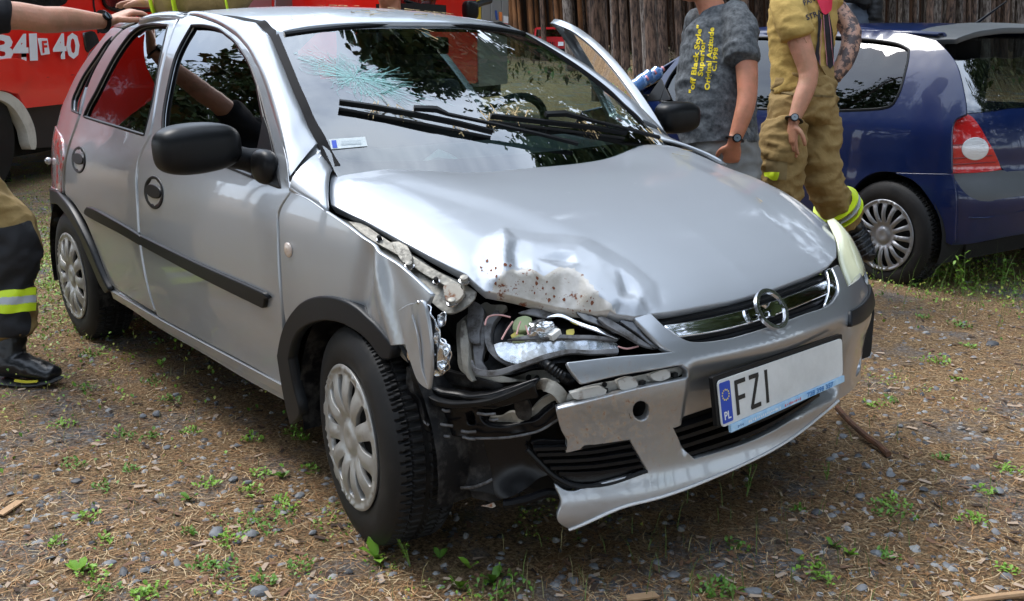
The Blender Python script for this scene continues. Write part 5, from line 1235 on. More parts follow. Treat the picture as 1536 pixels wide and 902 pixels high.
def crown_mesh(seed, h0, h1, rad, n=900):
    r = np.random.default_rng(seed); nb = 26; V = []; F = []
    cz = r.uniform(h0, h1, nb); ca = r.uniform(0, 6.28, nb); cr_ = rad*(1-.75*(cz-h0)/(h1-h0))*r.uniform(.35, 1, nb)
    cx, cy = cr_*np.cos(ca), cr_*np.sin(ca)
    k = r.integers(0, nb, n); s = .55
    x = cx[k]+r.normal(0, s, n); y = cy[k]+r.normal(0, s, n); z = cz[k]+r.normal(0, s*.45, n)
    # each tuft: 4 needle fans
    out = []; tri = []
    q = 4; X = np.repeat(x, q); Y = np.repeat(y, q); Z = np.repeat(z, q); m = len(X)
    d = r.normal(0, 1, (m, 3)); d /= np.linalg.norm(d, axis=1)[:, None]; e = r.normal(0, 1, (m, 3)); e -= (e*d).sum(1)[:, None]*d; e /= np.linalg.norm(e, axis=1)[:, None]
    L_ = r.uniform(.16, .34, m)[:, None]; c = np.stack([X, Y, Z], -1); W_ = L_*.30
    P = np.stack([c, c+d*L_*.6+e*W_, c+d*L_, c+d*L_*.6-e*W_], 1).reshape(-1, 3); Fq = np.arange(m)[:, None]*4+np.arange(4)[None]
    me = bpy.data.meshes.new('crown'); 
    # branches as thin triangles from the stem
    me.vertices.add(len(P)+nb*3); B = np.empty((nb, 3, 3)); B[:, 0] = np.stack([np.zeros(nb), np.zeros(nb), cz-.5], -1); B[:, 1] = np.stack([np.zeros(nb), np.zeros(nb), cz-.38], -1); B[:, 2] = np.stack([cx, cy, cz], -1)
    allv = np.concatenate([P, B.reshape(-1, 3)]); me.vertices.foreach_set('co', allv.ravel().astype(np.float32))
    li = np.concatenate([Fq.ravel(), len(P)+np.arange(nb*3)]); me.loops.add(len(li)); me.loops.foreach_set('vertex_index', li.astype(np.int32))
    nf = len(Fq)+nb; me.polygons.add(nf); me.polygons.foreach_set('loop_start', np.concatenate([np.arange(0, len(Fq)*4, 4), len(Fq)*4+3*np.arange(nb)]).astype(np.int32)); me.update()
    me.materials.append(needle_m); me.materials.append(needle_m2); me.materials.append(barkm)
    me.polygons.foreach_set('material_index', np.concatenate([r.integers(0, 2, len(Fq)), np.full(nb, 2)]).astype(np.int32)); return me
bigcrowns = [crown_mesh(40+i, 6.0, 13.5, 4.6, 3600) for i in range(2)]
crowns = [crown_mesh(i, 8.5, 17, 3.2, 1500) for i in range(5)]
lowcrowns = [crown_mesh(20+i, 3.0, 12, 3.0, 1800) for i in range(3)]
TM = {}
def trunk_data(r, m, k):
    key = (round(r, 2), m.name, k % 4)
    if key not in TM:
        me = trunk_mesh(r, 17, k % 4+int(r*100)); me.materials.append(m); TM[key] = me
    return TM[key]
tq = Vector((0, 0, 1)).rotation_difference(GUP)
def tree(x, y, r, m, label, group, k, crown=None, sc=1):
    z = float(gzv(np.array([x]), np.array([y]))[0]); o = thing('pine_tree', label, 'tree', (x, y, z), group)
    o.rotation_mode = 'QUATERNION'; o.rotation_quaternion = tq @ Matrix.Rotation(k*1.7, 3, 'Z').to_quaternion(); o.scale = (1, 1, sc)
    t = bpy.data.objects.new('trunk', trunk_data(r, m, k)); COL.objects.link(t); t.parent = o
    c = bpy.data.objects.new('crown', crown or crowns[k % 5]); COL.objects.link(c); c.parent = o
    return o
# trunks one can tell apart: (pixel x of the trunk at the top of the picture, width in px, diameter m)
TR = [(857, 16, .36, 'grey trunk of the pine right behind the red off-road car', 1), (904, 30, .40, 'thickest reddish brown pine trunk between the open door and the man', 0), (927, 11, .26, 'slim pine right of the thickest trunk', 0), (940, 14, .32, 'pine trunk left of the bent twig', 0), (950.5, 6, .22, None, 0),
      (963, 10, .26, 'slender pine trunk behind the bent twig', 0), (981, 19, .34, 'stout brown pine left of the man in the grey shirt', 0), (998, 15, .32, 'pine trunk just left of the shirt with yellow print', 0), (1009, 6, .24, None, 0), (1017, 7, .24, None, 0), (1028, 6, .24, None, 0),
      (1323, 14, .32, 'grey pine trunk right of the black clad shoulder', 1), (1340, 11, .28, None, 1), (1350, 6, .22, None, 1), (1361, 10, .26, None, 1), (1376, 9, .26, None, 1), (1394, 15, .34, 'light grey pine trunk above the roof of the blue car', 1), (1409, 8, .24, None, 1), (1420, 12, .28, None, 1), (1441, 12, .28, None, 1), (1456, 8, .24, None, 1), (1464, 8, .24, None, 1), (1480, 17, .36, 'widest pine trunk above the rear spoiler of the blue car', 1), (1497, 7, .22, None, 1), (1508, 14, .32, 'reddish pine trunk near the right edge', 0), (1520, 7, .24, None, 1), (1530, 13, .30, 'pine trunk at the right edge of the picture', 1), (1140, 10, .28, None, 0), (1120, 8, .26, None, 0), (1050, 9, .28, None, 0)]
for k, (px, w, dia, lb_, g_) in enumerate(TR):
    dep = FPX*dia*1.0/w; P = at_depth(px, 62, dep)
    # the trunk leans: shift so that it passes px at the picture's top
    tree(P.x, P.y, dia/2, barkg if g_ else barkm, lb_ or 'slender pine trunk in the forest behind the cars', None if lb_ else 'slender pines behind the cars', k, crown=lowcrowns[k % 3] if k in (1, 11, 16, 22) else None)
rt = random.Random(11)
for k in range(64):       # far orange trunks at the left of the gap
    px = 735+rt.random()*165; dep = rt.uniform(52, 75); P = at_depth(px, 55, dep)
    tree(P.x, P.y, rt.choice((.11, .13, .15)), barko if rt.random() < .7 else barkm, 'far orange brown pine trunk in the dense stand beyond the red off-road car', 'far orange pines', k)
for k in range(60):
    px = 900+rt.random()*640; dep = rt.uniform(26, 48); P = at_depth(px, 55, dep)
    tree(P.x, P.y, rt.choice((.10, .12, .14)), barkm if rt.random() < .6 else barkg, 'thin pine trunk in the forest behind the people', 'thin pines behind the people', k)
# the forest closes round the clearing; beyond the trunks one can tell apart it is one mass
def forest(n, r0, r1, a0, a1, name, label, avoid=None):
    V = []; F = []; r = np.random.default_rng(5); a = r.uniform(a0, a1, n); d = r.uniform(r0, r1, n); x = -1+d*np.cos(a); y = 1+d*np.sin(a); rad = r.uniform(.09, .17, n)
    z0 = gzv(x, y)-.3; H = 17; m = 6; ang = np.arange(m)*2*np.pi/m
    base = np.stack([x[:, None]+rad[:, None]*np.cos(ang), y[:, None]+rad[:, None]*np.sin(ang), np.repeat(z0[:, None], m, 1)], -1)
    top = base.copy(); top[:, :, 2] += H; top[:, :, 0] += GUP.x*H; top[:, :, 1] += GUP.y*H
    V = np.concatenate([base, top], 1).reshape(-1, 3); b = np.arange(n)[:, None, None]*2*m; q = np.array([[j, (j+1) % m, m+(j+1) % m, m+j] for j in range(m)])[None]
    tag(np_mesh(name, V, (b+q).reshape(-1, 4), [mat('far_bark_shaded', (.03, .021, .016), .9), mat('far_bark_orange_shaded', (.065, .032, .017), .9)], np.repeat(r.integers(0, 2, n), m), smooth=True), label, 'forest', kind='stuff')  # bark colour darkened so gaps between the nearer trunks look shaded
forest(7000, 62, 150, R(60), R(200), 'distant_forest', 'dense far pine trunks that fill the background')
# closing canopy (crowns) of the far stand and the ring of trees round the clearing, seen in reflections
for k in range(70):
    a = R(60)+R(150)*(k+.3*rt.random())/70; d = rt.uniform(40, 66); x, y = -1+d*math.cos(a), 1+d*math.sin(a)
    tree(x, y, .13, barkm, 'pine in the stand that closes the clearing', 'pines closing the clearing', k)
for k in range(54):
    a = R(205)+R(215)*(k+.5*rt.random())/46; d = rt.uniform(13, 22); x, y = -.5+d*math.cos(a), .5+d*math.sin(a)
    tree(x, y, .16, barkm, 'pine standing at the near edge of the clearing', 'pines at the near edge of the clearing', k, crown=(lowcrowns[k % 3], None, bigcrowns[k % 2])[k % 3])
for k in range(12):     # tall pines whose crowns overhang the clearing behind the blue car
    a = R(48)+R(95)*k/12; d = rt.uniform(12.5, 16); x, y = -.5+d*math.cos(a), .5+d*math.sin(a)
    px_, _ = proj(Vector((x, y, 1)))
    if 700 < px_ < 1536: continue
    tree(x, y, .16, barkm, 'pine overhanging the clearing beside the blue car', 'pines overhanging the clearing', k)
for k, (px, dep) in enumerate(((1205, 11.5), (1088, 12.5))):
    P = at_depth(px, 62, dep); tree(P.x, P.y, .15, barkm, ('pine standing close behind the firefighter in tan', 'pine standing close behind the man in the grey shirt')[k], None, k, crown=bigcrowns[k])
# undergrowth and dark forest floor litter between the trunks
def under(n):
    a = rng.uniform(R(60), R(200), n); d = rng.uniform(22, 70, n); x = -1+d*np.cos(a); y = 1+d*np.sin(a); s = rng.uniform(.1, .35, n); el = rng.uniform(.1, 1.4, n)
    V, F = leaf_np(x, y, gzv(x, y), s, rng.uniform(0, 6.28, n), el, .2)
    tag(np_mesh('undergrowth', V, F, [mat('heath', (.13, .10, .04), .9), needle_m2, mat('heath_dark', (.05, .04, .02), .9)], np.repeat(rng.integers(0, 3, n), 4)), 'low brown and green undergrowth on the forest floor', 'undergrowth', kind='stuff')
under(9000)
# ================================================================ the blue hatchback behind
CO = Vector((-.72, 3.72, -.04)); CY = R(174); CFw = Vector((math.cos(CY), math.sin(CY), 0)); CLf = Vector((-math.sin(CY), math.cos(CY), 0))
def cl(f, l, z): return CO+CFw*f+CLf*l+Vector((0, 0, z))
bluep = mat('blue_paint', (.002, .010, .058), .30, .0, .6, spec=.35, bump=(3, .05, .004), dirt=(3, .62, .95, (.10, .10, .12), .6))
bgrey = mat('grey_bumper_plastic', (.075, .082, .088), .45, bump=(300, .1, .0006))
_cw = interp([(-.6, .55), (-.5, .68), (-.35, .755), (-.15, .80), (.1, .815), (.6, .82), (1.6, .82), (2.3, .815), (2.8, .78), (3.1, .68)])
_cd = interp([(.15, .05), (.25, .02), (.4, .0), (.58, -.004), (.62, .0), (.75, .004), (.88, .018), (.95, .045), (1.05, .09), (1.2, .17), (1.32, .25), (1.38, .31), (1.41, .37)])
def cside(f, z): return cl(f, _cw(f)-_cd(z), z)
CS = Surf(cside, -.55, 3.05, .15, 1.40, out=-CLf*-1, n=80)
_cp = interp([(.15, -.46), (.3, -.52), (.42, -.545), (.56, -.55), (.60, -.53), (.64, -.505), (.8, -.49), (.92, -.455), (.98, -.42), (1.1, -.31), (1.25, -.165), (1.36, -.05), (1.41, .05)])
_cq = interp([(0, 0), (.3, .012), (.5, .05), (.62, .10), (.70, .17), (.76, .27), (.80, .40), (.82, .6)])
def crear(l, z):
    k = 1-.22*sstep(.9, 1.4, z); return cl(_cp(z)+_cq(abs(l)/k if abs(l) > .3 else abs(l)), l, z)
CRr = Surf(crear, -.60, .80, .15, 1.38, out=-CFw, n=80)
_cr1 = interp([(-.4, 1.325), (-.1, 1.385), (.1, 1.40), (.5, 1.415), (1.0, 1.415), (1.4, 1.39), (1.65, 1.345), (1.8, 1.30)])
_cr2 = interp([(0, 0), (.3, .012), (.45, .04), (.53, .08), (.6, .14)])
def croof(f, l): return cl(f, l, _cr1(f)-_cr2(abs(l)))
CRf = Surf(croof, -.1, 1.8, -.56, .56, out=(0, 0, 1), n=30)
BC = thing('parked_hatchback', 'dark blue three door hatchback parked at the forest edge', 'car', tuple(CO))
win_q = '1196,57,c 1240,55 1281,58 1322,62 1348,67 1363,75,c 1361,95 1351,134 1340,156,c 1322,163 1252,166.5 1190,166,c 1188,110'
win_d = '990,152,c 1003,118 1026,88 1052,66 1080,58 1130,56 1180,57,c 1180,110 1178,164,c 1100,162 1040,158'
side_o = '1404,61,c 1420,77 1434,97 1442,124 1448,155 1449,171,c 1434,178 1428,190 1427,230 1427,260,c 1400,260 1341,258,c 1321,257 1303,262 1288,273 1275,290 1266,312 1262,345,c 1150,342 1000,322 925,310,c 905,250 906,200 925,165,c 950,160 975,146,c 990,120 1012,92 1040,64 1075,50 1131,42 1200,38 1281,40 1340,47 1380,55'
cs = panel('body_side', CS, side_o, bluep, BC, [win_q, win_d], h=.05, lip=.02, step=.03)
for w_ in (win_q, win_d):
    panel('side_window', CS, w_, sideg, BC, h=.08, lip=0, off=-.012); seal('window_seal', CS, w_, .008, -.002, BC)
panel('rear_bumper_side', CS, '1427,262,c 1400,261.5 1343,260,c 1366,268 1383,282 1397,302 1409,326 1419,363,c 1428,367 1432,362,c 1434,300', bluep, BC, h=.03, lip=.03, off=.003)
panel('rear_bumper', CRr, '1427,262,c 1434,272 1441,283 1450,292 1460,298 1482,302.5 1536,294 1700,262,c 1700,330 1620,336 1536,350 1487,359 1456,365 1422,367,c 1420,320', bluep, BC, h=.03, lip=.03, off=.004)
panel('bumper_insert', CRr, '1427,261,c 1502,256 1512,260 1536,257 1700,238,c 1700,262 1536,294 1482,302 1459,298 1441,283', bgrey, BC, h=.03, lip=.02, off=.003)
tl2 = panel('tail_lamp', CRr, '1449,172,c 1436,175 1431,181 1428,201 1427.5,259.5,c 1460,259 1501,254.5,c 1497,244 1482,214 1467,188 1457,176', mat('red_lens', (.50, .012, .014), .12, 0, 1, spec=.6), BC, h=.02, lip=.02, off=.006)
for q_ in ('1429,218 1475,216', '1428,238 1487,233', '1428,247 1492,243'):
    (xa, ya, _), (xb, yb, _) = pts(q_); tube('lens_rib', [CRr.px(xa+(xb-xa)*t, ya+(yb-ya)*t, .007) for t in [i/6 for i in range(7)]], .0035, mat('lens_rib_red', (.22, .006, .008), .3), tl2, 6)
uc = CRr.uv(1463.6, 223.4); ua = CRr.uv(1481, 223); ub = CRr.uv(1463.6, 207)
panel('clear_lens', CRr, [(uc[0]+abs(ua[0]-uc[0])*math.cos(t), uc[1]+abs(ub[1]-uc[1])*math.sin(t)) for t in [i*math.pi/10 for i in range(20)]], mat('clear_lens', (.62, .63, .65), .15, .35, 1, bump=(120, .6, .003)), tl2, uvin=True, h=.02, lip=.01, off=.012)
hatch = panel('tailgate', CRr, '1451,171,c 1460,178 1470,190 1484,214 1498,243 1505,254,c 1512,259 1536,256 1700,236,c 1700,140 1536,163 1490,168,c', bluep, BC, h=.04, lip=.02)
gl2 = panel('rear_window', CRr, '1451,170,c 1449,155 1443,124 1435,97 1421,77 1406,62,c 1440,54 1480,47 1536,50 1700,60,c 1700,138 1536,162 1490,167', glass('rear_glass', (.16, .19, .18), .0, .10), BC, h=.05, lip=0, off=.002)
panel('roof', CRf, [(-.06, .50, 1), (-.09, 0), (-.06, -.5, 1), (.8, -.53), (1.62, -.50, 1), (1.72, 0), (1.62, .5, 1), (.8, .53)], bluep, BC, h=.08, lip=.02, uvin=True)
panel('windscreen', CRf, [(1.63, -.49, 1), (1.73, 0), (1.63, .49, 1), (1.66, .495, 1), (1.76, 0), (1.66, -.495, 1)], sideg, BC, h=.08, lip=0, uvin=True, off=-.02)
# sloping windscreen and bonnet
rowsW = [[cl(1.70+.08*(1-(t/.5)**2)*1.0, t, _cr1(1.7)-_cr2(abs(t))) for t in [-.5+.1*i for i in range(11)]], [cl(2.42+.12*(1-(t/.62)**2), t, .93) for t in [-.62+.124*i for i in range(11)]]]
grid_mesh('windscreen', rowsW, sideg, BC)
rowsB = [[cl(2.40+.14*(1-(t/.7)**2), t, .93-.06*(abs(t)/.7)**2) for t in [-.7+.14*i for i in range(11)]], [cl(2.9-.02*(t/.7)**2, t, .85-.06*(abs(t)/.7)**2) for t in [-.7+.14*i for i in range(11)]], [cl(3.18-.14*(t/.7)**2, t, .68-.06*(abs(t)/.7)**2) for t in [-.7+.14*i for i in range(11)]], [cl(3.28-.16*(t/.7)**2, t, .40) for t in [-.7+.14*i for i in range(11)]]]
grid_mesh('bonnet', rowsB, bluep, BC)
rp = loft('roof_rail', [CS.P(f, z) for f, z in ((-.02, 1.345), (.3, 1.37), (.8, 1.385), (1.3, 1.375), (1.6, 1.33), (1.85, 1.22), (2.15, 1.06), (2.42, .94))], [croof(-.06, .5)]+[croof(f, .5) for f in (.3, .8, 1.3, 1.62)]+[cl(1.95, .53, 1.20), cl(2.2, .58, 1.06), cl(2.44, .62, .93)], bluep, BC, n=6, bulge=.02, out=CLf+Vector((0, 0, 1)))
# black rear spoiler
def cspo(f, l): return croof(f, l)+Vector((0, 0, .012))
CSP = Surf(cspo, -.40, .4, -.6, .56, out=(0, 0, 1), n=30, front=False)
panel('rear_spoiler', CSP, [(.16, .525, 1), (.02, .54), (-.12, .52, 1), (-.17, .40), (-.20, .2), (-.21, 0), (-.20, -.2), (-.17, -.40), (-.12, -.52, 1), (.16, -.525, 1), (.06, -.3), (.03, 0), (.06, .3)], bgrey, BC, h=.04, lip=.03, uvin=True, step=.03)
tube('aerial', [cl(.16, -.05, 1.40), cl(-.02, -.05, 1.52)], [.009, .004], black_pl, BC, 6)
tube('bumper_crease', smooth3([CRr.px(x, y, .006) for x, y in ((1453, 326), (1480, 326), (1536, 315))], .05), .004, bluep, BC, 6)
# shut lines
for q in ('1183,57 1184,110 1183,166 1180,250 1176,330',):
    tube('door_gap', [CS.px(a, b, .0005) for a, b, _ in pts(q)], .004, vdark, BC, 6)
MC = Matrix.Translation(CO) @ Matrix.Rotation(CY, 4, 'Z')
thin = mat('hubcap_grey', (.26, .265, .28), .4, .6, .3)
hw = MC @ Matrix.Translation((0, .725, .298)) @ Matrix.Rotation(math.pi, 4, 'Z')
wheel(hw, BC, rad=.292, kind='thin', nsp=16, cap=thin); wheel(MC @ Matrix.Translation((2.47, .725, .298)) @ Matrix.Rotation(math.pi, 4, 'Z'), BC, kind='thin', nsp=16, cap=thin, detail=False)
wheel(MC @ Matrix.Translation((0, -.725, .298)), BC, kind='thin', nsp=16, cap=thin, detail=False); wheel(MC @ Matrix.Translation((2.47, -.725, .298)), BC, kind='thin', nsp=16, cap=thin, detail=False)
def cwell(f0):
    V = []; F = []; n = 16
    for i in range(n+1):
        a = math.pi*i/n*1.2-.3
        for y in (.79, .5): V.append(cl(f0+.34*math.cos(a), y, .30+.34*math.sin(a)))
    c = len(V); V.append(cl(f0, .5, .3))
    for i in range(n): F += [(2*i, 2*i+1, 2*i+3, 2*i+2), (2*i+1, c, 2*i+3)]
    mesh('wheel_arch_liner', V, F, vdark, BC)
cwell(0); cwell(2.47)
box('underbody', cl(1.3, 0, .30), (3.3, 1.2, .2), vdark, BC, rot=Matrix.Rotation(CY, 4, 'Z')); box('cabin_floor', cl(1.2, 0, .55), (1.9, 1.36, .5), dark, BC, rot=Matrix.Rotation(CY, 4, 'Z'))
box('boot_floor', cl(-.1, 0, .62), (.62, 1.1, .3), dark, BC, rot=Matrix.Rotation(CY, 4, 'Z'))
box('right_side', cl(1.2, -.79, .58), (3.4, .04, .7), bluep, BC, rot=Matrix.Rotation(CY, 4, 'Z'), bev=.01)
box('right_pillars', cl(.0, -.72, 1.12), (.4, .03, .45), bluep, BC, rot=Matrix.Rotation(CY, 4, 'Z'))
for f, l in ((1.35, .36), (1.35, -.36), (.45, .33), (.45, -.33)):
    box('seat_back', cl(f, l, .92), (.14, .5, .55), seatm, BC, rot=Matrix.Rotation(CY, 4, 'Z'), bev=.04); box('headrest', cl(f-.04, l, 1.24), (.09, .25, .15), seatm, BC, rot=Matrix.Rotation(CY, 4, 'Z'), bev=.03)
mc = CS.px(958, 152, .10); blob('mirror_housing', mc, (.07, .11, .08), black_pl, BC, e=.65, rot=Matrix.Rotation(CY, 4, 'Z'))
tube('mirror_arm', [mc, mc-CLf*.15+Vector((0, 0, -.03))], [.03, .04], black_pl, BC, 10)
panel('mirror_triangle', CS, '968,152,c 992,118,c 1006,150,c', black_pl, BC, h=.05, lip=.01, off=.004)
# water bottles in blue film on its bonnet
bottle_m = mat('blue_bottle', (.10, .28, .62), .12, 0, .6, bump=(60, .5, .004), trans=.35); capm = mat('pink_cap', (.75, .30, .34), .4)
PK = thing('bottle_pack', 'blue plastic water bottles with a pink cap on the blue car bonnet', 'bottle pack', tuple(cl(2.52, .45, .90)))
for i, (px, py, dp, ln) in enumerate(((960, 126, 6.25, .26), (972, 117, 6.35, .26), (984, 112, 6.45, .24), (955, 130, 6.5, .2))):
    a = at_depth(px-14, py+8, dp); b = at_depth(px+8, py-7, dp); pr_ = [a.lerp(b, t) for t in (0, .05, .3, .5, .8, .93, 1, 1.06)]
    bo = tube('bottle', pr_, [.030, .042, .043, .040, .043, .030, .014, .013], bottle_m, PK, 14)
    tube('bottle_cap', [a.lerp(b, 1.06), a.lerp(b, 1.16)], .017, capm if i != 3 else bottle_m, bo, 12)
# ================================================================ fire engine at the left
red = mat('fire_red', (.86, .014, .006), .28, 0, 1, spec=.5, bump=(2, .05, .01)); redd = red
skirt = mat('black_skirt', (.012, .014, .017), .4); archw = mat('cream_arch', (.62, .58, .50), .5, dirt=(6, .5, .8, (.40, .36, .30), .7)); shut = mat('aluminium_shutter', (.42, .44, .46), .35, .6)
T0 = at_depth(22, 147, 9.3); T1 = at_depth(98, 140, 10.1); TD = (T1-T0); TD.z = 0; TD.normalize(); TN = Vector((TD.y, -TD.x, 0))
if TN.dot(CAM-T0) < 0: TN = -TN
def tfn(s, z): return Vector((T0.x+TD.x*s, T0.y+TD.y*s, z))
TS = Surf(tfn, -1.5, 12, -.2, 3.2, out=TN, n=60)
TK = thing('fire_engine', 'red fire engine with big white numbers and a cream wheel arch', 'fire engine', tuple(tfn(1, 0)))
bulg = lambda s, z: .03*sstep(1.05, .98, z)
panel('cab_body', TS, [(-1.75, .72, 1), (-1.75, 2.9, 1), (2.45, 2.9, 1), (2.45, .72, 1), (.1, .72, 1), (-.05, .9), (-.5, 1.0), (-1.2, 1.0, 1), (-1.2, .72, 1)], red, TK, h=.25, lip=.06, uvin=True, step=.1, disp=bulg)
panel('body_panel', TS, [(2.5, .72, 1), (2.5, 2.9, 1), (9.5, 2.9, 1), (9.5, .72, 1)], red, TK, h=.4, lip=.06, uvin=True, step=.2)
panel('lower_skirt', TS, '22,148,c 98,141 250,130,c 250,205 60,222 48,222,c 46,190 36,166', skirt, TK, h=.2, lip=.05, off=-.03)
panel('wheel_arch_trim', TS, '-60,150,c -30,138 0,138 22,150 36,168 46,192 49,215 47,224 42,224,c 38,215 34,196 24,176 12,160 -5,150 -30,150 -52,160,c', archw, TK, h=.08, lip=.10, off=.04)
tw = at_depth(-20, 262, 9.35); 
ang_t = math.degrees(math.atan2(TD.y, TD.x))
c_t = TS.px(-26, 225, -.15); c_t.z = .52
MT = Matrix.Translation(c_t) @ Matrix.Rotation(math.atan2(TD.y, TD.x), 4, 'Z')
if (MT.to_3x3() @ Vector((0, -1, 0))).dot(TN) < 0: MT = MT @ Matrix.Rotation(math.pi, 4, 'Z')
wheel(MT, TK, rad=.50, w=.30, nsp=10, cap=hubm, detail=False)
box('wheel_housing', c_t-TN*.5+Vector((0, 0, .05)), (1.9, .5, 1.2), vdark, TK, rot=Matrix.Rotation(math.atan2(TD.y, TD.x), 4, 'Z'))
box('chassis', tfn(3.9, .62)-TN*1.25, (11.2, 2.2, .7), vdark, TK, rot=Matrix.Rotation(math.atan2(TD.y, TD.x), 4, 'Z'))
box('superstructure', tfn(3.85, 1.9)-TN*1.3, (11.2, 2.2, 2.0), red, TK, rot=Matrix.Rotation(math.atan2(TD.y, TD.x), 4, 'Z'), bev=.08)
blk = mat('truck_window', (.01, .012, .013), .06, 0, 1)
panel('cab_window', TS, '-40,-60,c 128,-60,c 104,-8 96,6 86,10 60,9,c 20,6 -40,4,c', blk, TK, h=.2, lip=.02, off=.012)
panel('cab_window', TS, '150,-60,c 151,-6 154,6 164,14 190,17 250,14,c 250,-60,c', blk, TK, h=.2, lip=.02, off=.012)
seal('window_frame', TS, '150,-60 151,-6 154,6 164,14 190,17 250,14', .02, .02, TK, closed=False, step=.1)
panel('door_handle', TS, '124,50,c 136,47 142,52 148,70 146,80 130,78 126,66', blk, TK, h=.06, lip=.04, off=.02)
tube('door_gap', [TS.px(x, y, .004) for x, y in ((138, -20), (140, 10), (143, 24), (147, 50))], .012, vdark, TK, 6)
tube('panel_crease', smooth3([TS.px(x, y, .004) for x, y in ((36, 131), (50, 121), (62, 117), (104, 113), (130, 110))], .1), .012, mat('fire_red_dark', (.30, .004, .004), .4), TK, 6)
panel('cab_step', TS, '-20,92,c 10,88 32,92 42,108 30,126 20,140 0,136 -20,136,c', red, TK, h=.06, lip=.08, off=.05)
wt = mat('reflective_white', (.80, .82, .86), .45)
def flat_text(s, x0, y0, x1, y1, hpx, m, par, surf=TS, off=.0, bold=.03, wf=None, name='number'):
    """text from pixel (x0,y0) to (x1,y1) on a surface: baseline along that line"""
    L_ = math.hypot(x1-x0, y1-y0); d = ((x1-x0)/L_, (y1-y0)/L_); p = (d[1], -d[0])
    cu = bpy.data.curves.new('w', 'FONT'); cu.body = s; cu.size = 1; ob = bpy.data.objects.new('w', cu); COL.objects.link(ob); bpy.context.view_layer.update(); W_ = ob.dimensions.x; xm = min(q[0] for q in ob.bound_box); bpy.data.objects.remove(ob)
    k = L_/W_; x0 -= d[0]*xm*k; y0 -= d[1]*xm*k; hh = hpx/.70
    return text_mesh(name, s, lambda x, y: surf.px(x0+d[0]*x*k+p[0]*y*hh, y0+d[1]*x*k+p[1]*y*hh, off), m, par, 1, bold)
[flat_text(a_, x0, y_, x1, y_-.3, 38, wt, TK, off=.036, bold=.035) for a_, x0, x1, y_ in (('3', -12, 12, 91.5), ('4', 15, 36, 90.5), ('1', 42, 49, 89.5))]; flat_text('40', 76, 88, 114, 86, 36, wt, TK, off=.036, bold=.03)
pb = panel('number_box', TS, '52,58,c 66,58,c 70,81,c 57,83,c', wt, TK, h=.1, lip=.003, off=.034)
flat_text('F', 59, 79, 65.5, 78.5, 17, red, pb, off=.038, bold=.03, name='letter')
for i, (x0, x1) in enumerate(((370, 406), (412, 502), (509, 570))):
    sh = panel('roller_shutter', TS, f'{x0},40,c {x0},-40,c {x1},-40,c {x1},40,c', shut, TK, h=.3, lip=.03, off=.015)
# ================================================================ second fire engine
U0 = at_depth(655, 62, 15.5); U1 = at_depth(762, 62, 18); UD = U1-U0; UD.z = 0; UD.normalize(); UN = Vector((UD.y, -UD.x, 0))
if UN.dot(CAM-U0) < 0: UN = -UN
def ufn(s, z): return Vector((U0.x+UD.x*s, U0.y+UD.y*s, z))
US = Surf(ufn, -3, 5, 0, 4, out=UN, n=50)
TK2 = thing('fire_engine', 'farther fire engine with grey lockers behind the roof of the crashed car', 'fire engine', tuple(ufn(1, 0)))
U_ = Matrix.Rotation(math.atan2(UD.y, UD.x), 4, 'Z')
s_end = US.uv(762, 30)[0]; s_cab = US.uv(718, 20)[0]
box('cab', ufn(s_cab/2-.2, 1.75)-UN*1.15, (s_cab+.4, 2.28, 2.3), red, TK2, rot=U_, bev=.1); box('locker_body', ufn((s_end+s_cab)/2, 1.8)-UN*1.15, (s_end-s_cab, 2.28, 2.5), shut, TK2, rot=U_, bev=.04)
box('chassis', ufn(s_end/2, .6)-UN*1.15, (s_end, 2.0, .5), vdark, TK2, rot=U_)
panel('windscreen', US, '590,14,c 590,-30,c 652,-30,c 650,0 646,16,c', glass('truck_glass', (.3, .36, .38), 0, .3), TK2, h=.2, lip=0, off=.05)
panel('edge_strip', US, '714,40,c 714,-30,c 719,-30,c 720,40,c', mat('yellow_strip', (.62, .42, .02), .5), TK2, h=.3, lip=.01, off=.02)
for x0, x1 in ((722, 734), (736, 750), (752, 761)): panel('roller_shutter', US, f'{x0},55,c {x0},-30,c {x1},-30,c {x1},55,c', shut, TK2, h=.3, lip=.02, off=.02)
flat_text('304-5', 696, 26, 706, 28, 9, wt, TK2, surf=US, off=.03, bold=.03)
panel('blue_letter', US, '740,16,c 743,16,c 745,30,c 742,30,c', mat('logo_blue', (.02, .08, .35), .5), TK2, h=.1, lip=.003, off=.03); panel('orange_letter', US, '746,18,c 751,19,c 751,32,c 747,31,c', mat('logo_orange', (.75, .22, .05), .5), TK2, h=.1, lip=.003, off=.03)
panel('white_patch', US, '753,24,c 760,25,c 760,35,c 753,34,c', wt, TK2, h=.2, lip=.003, off=.03); panel('red_patch', US, '753,35,c 760,36,c 760,40,c 753,39,c', red, TK2, h=.2, lip=.003, off=.03)
tube('mirror_arm', [US.px(x, y, .4) for x, y in ((700, 2), (685, 6), (668, 16))], .05, black_pl, TK2, 8); blob('wing_mirror', US.px(668, 16, .42), (.10, .12, .14), black_pl, TK2, e=.6)
tube('wiper', [US.px(x, y, .08) for x, y in ((600, 2), (622, 8), (636, 16))], .025, black_pl, TK2, 6); box('scuttle', US.px(618, 18, 0), (1.0, .6, .2), vdark, TK2, rot=U_)
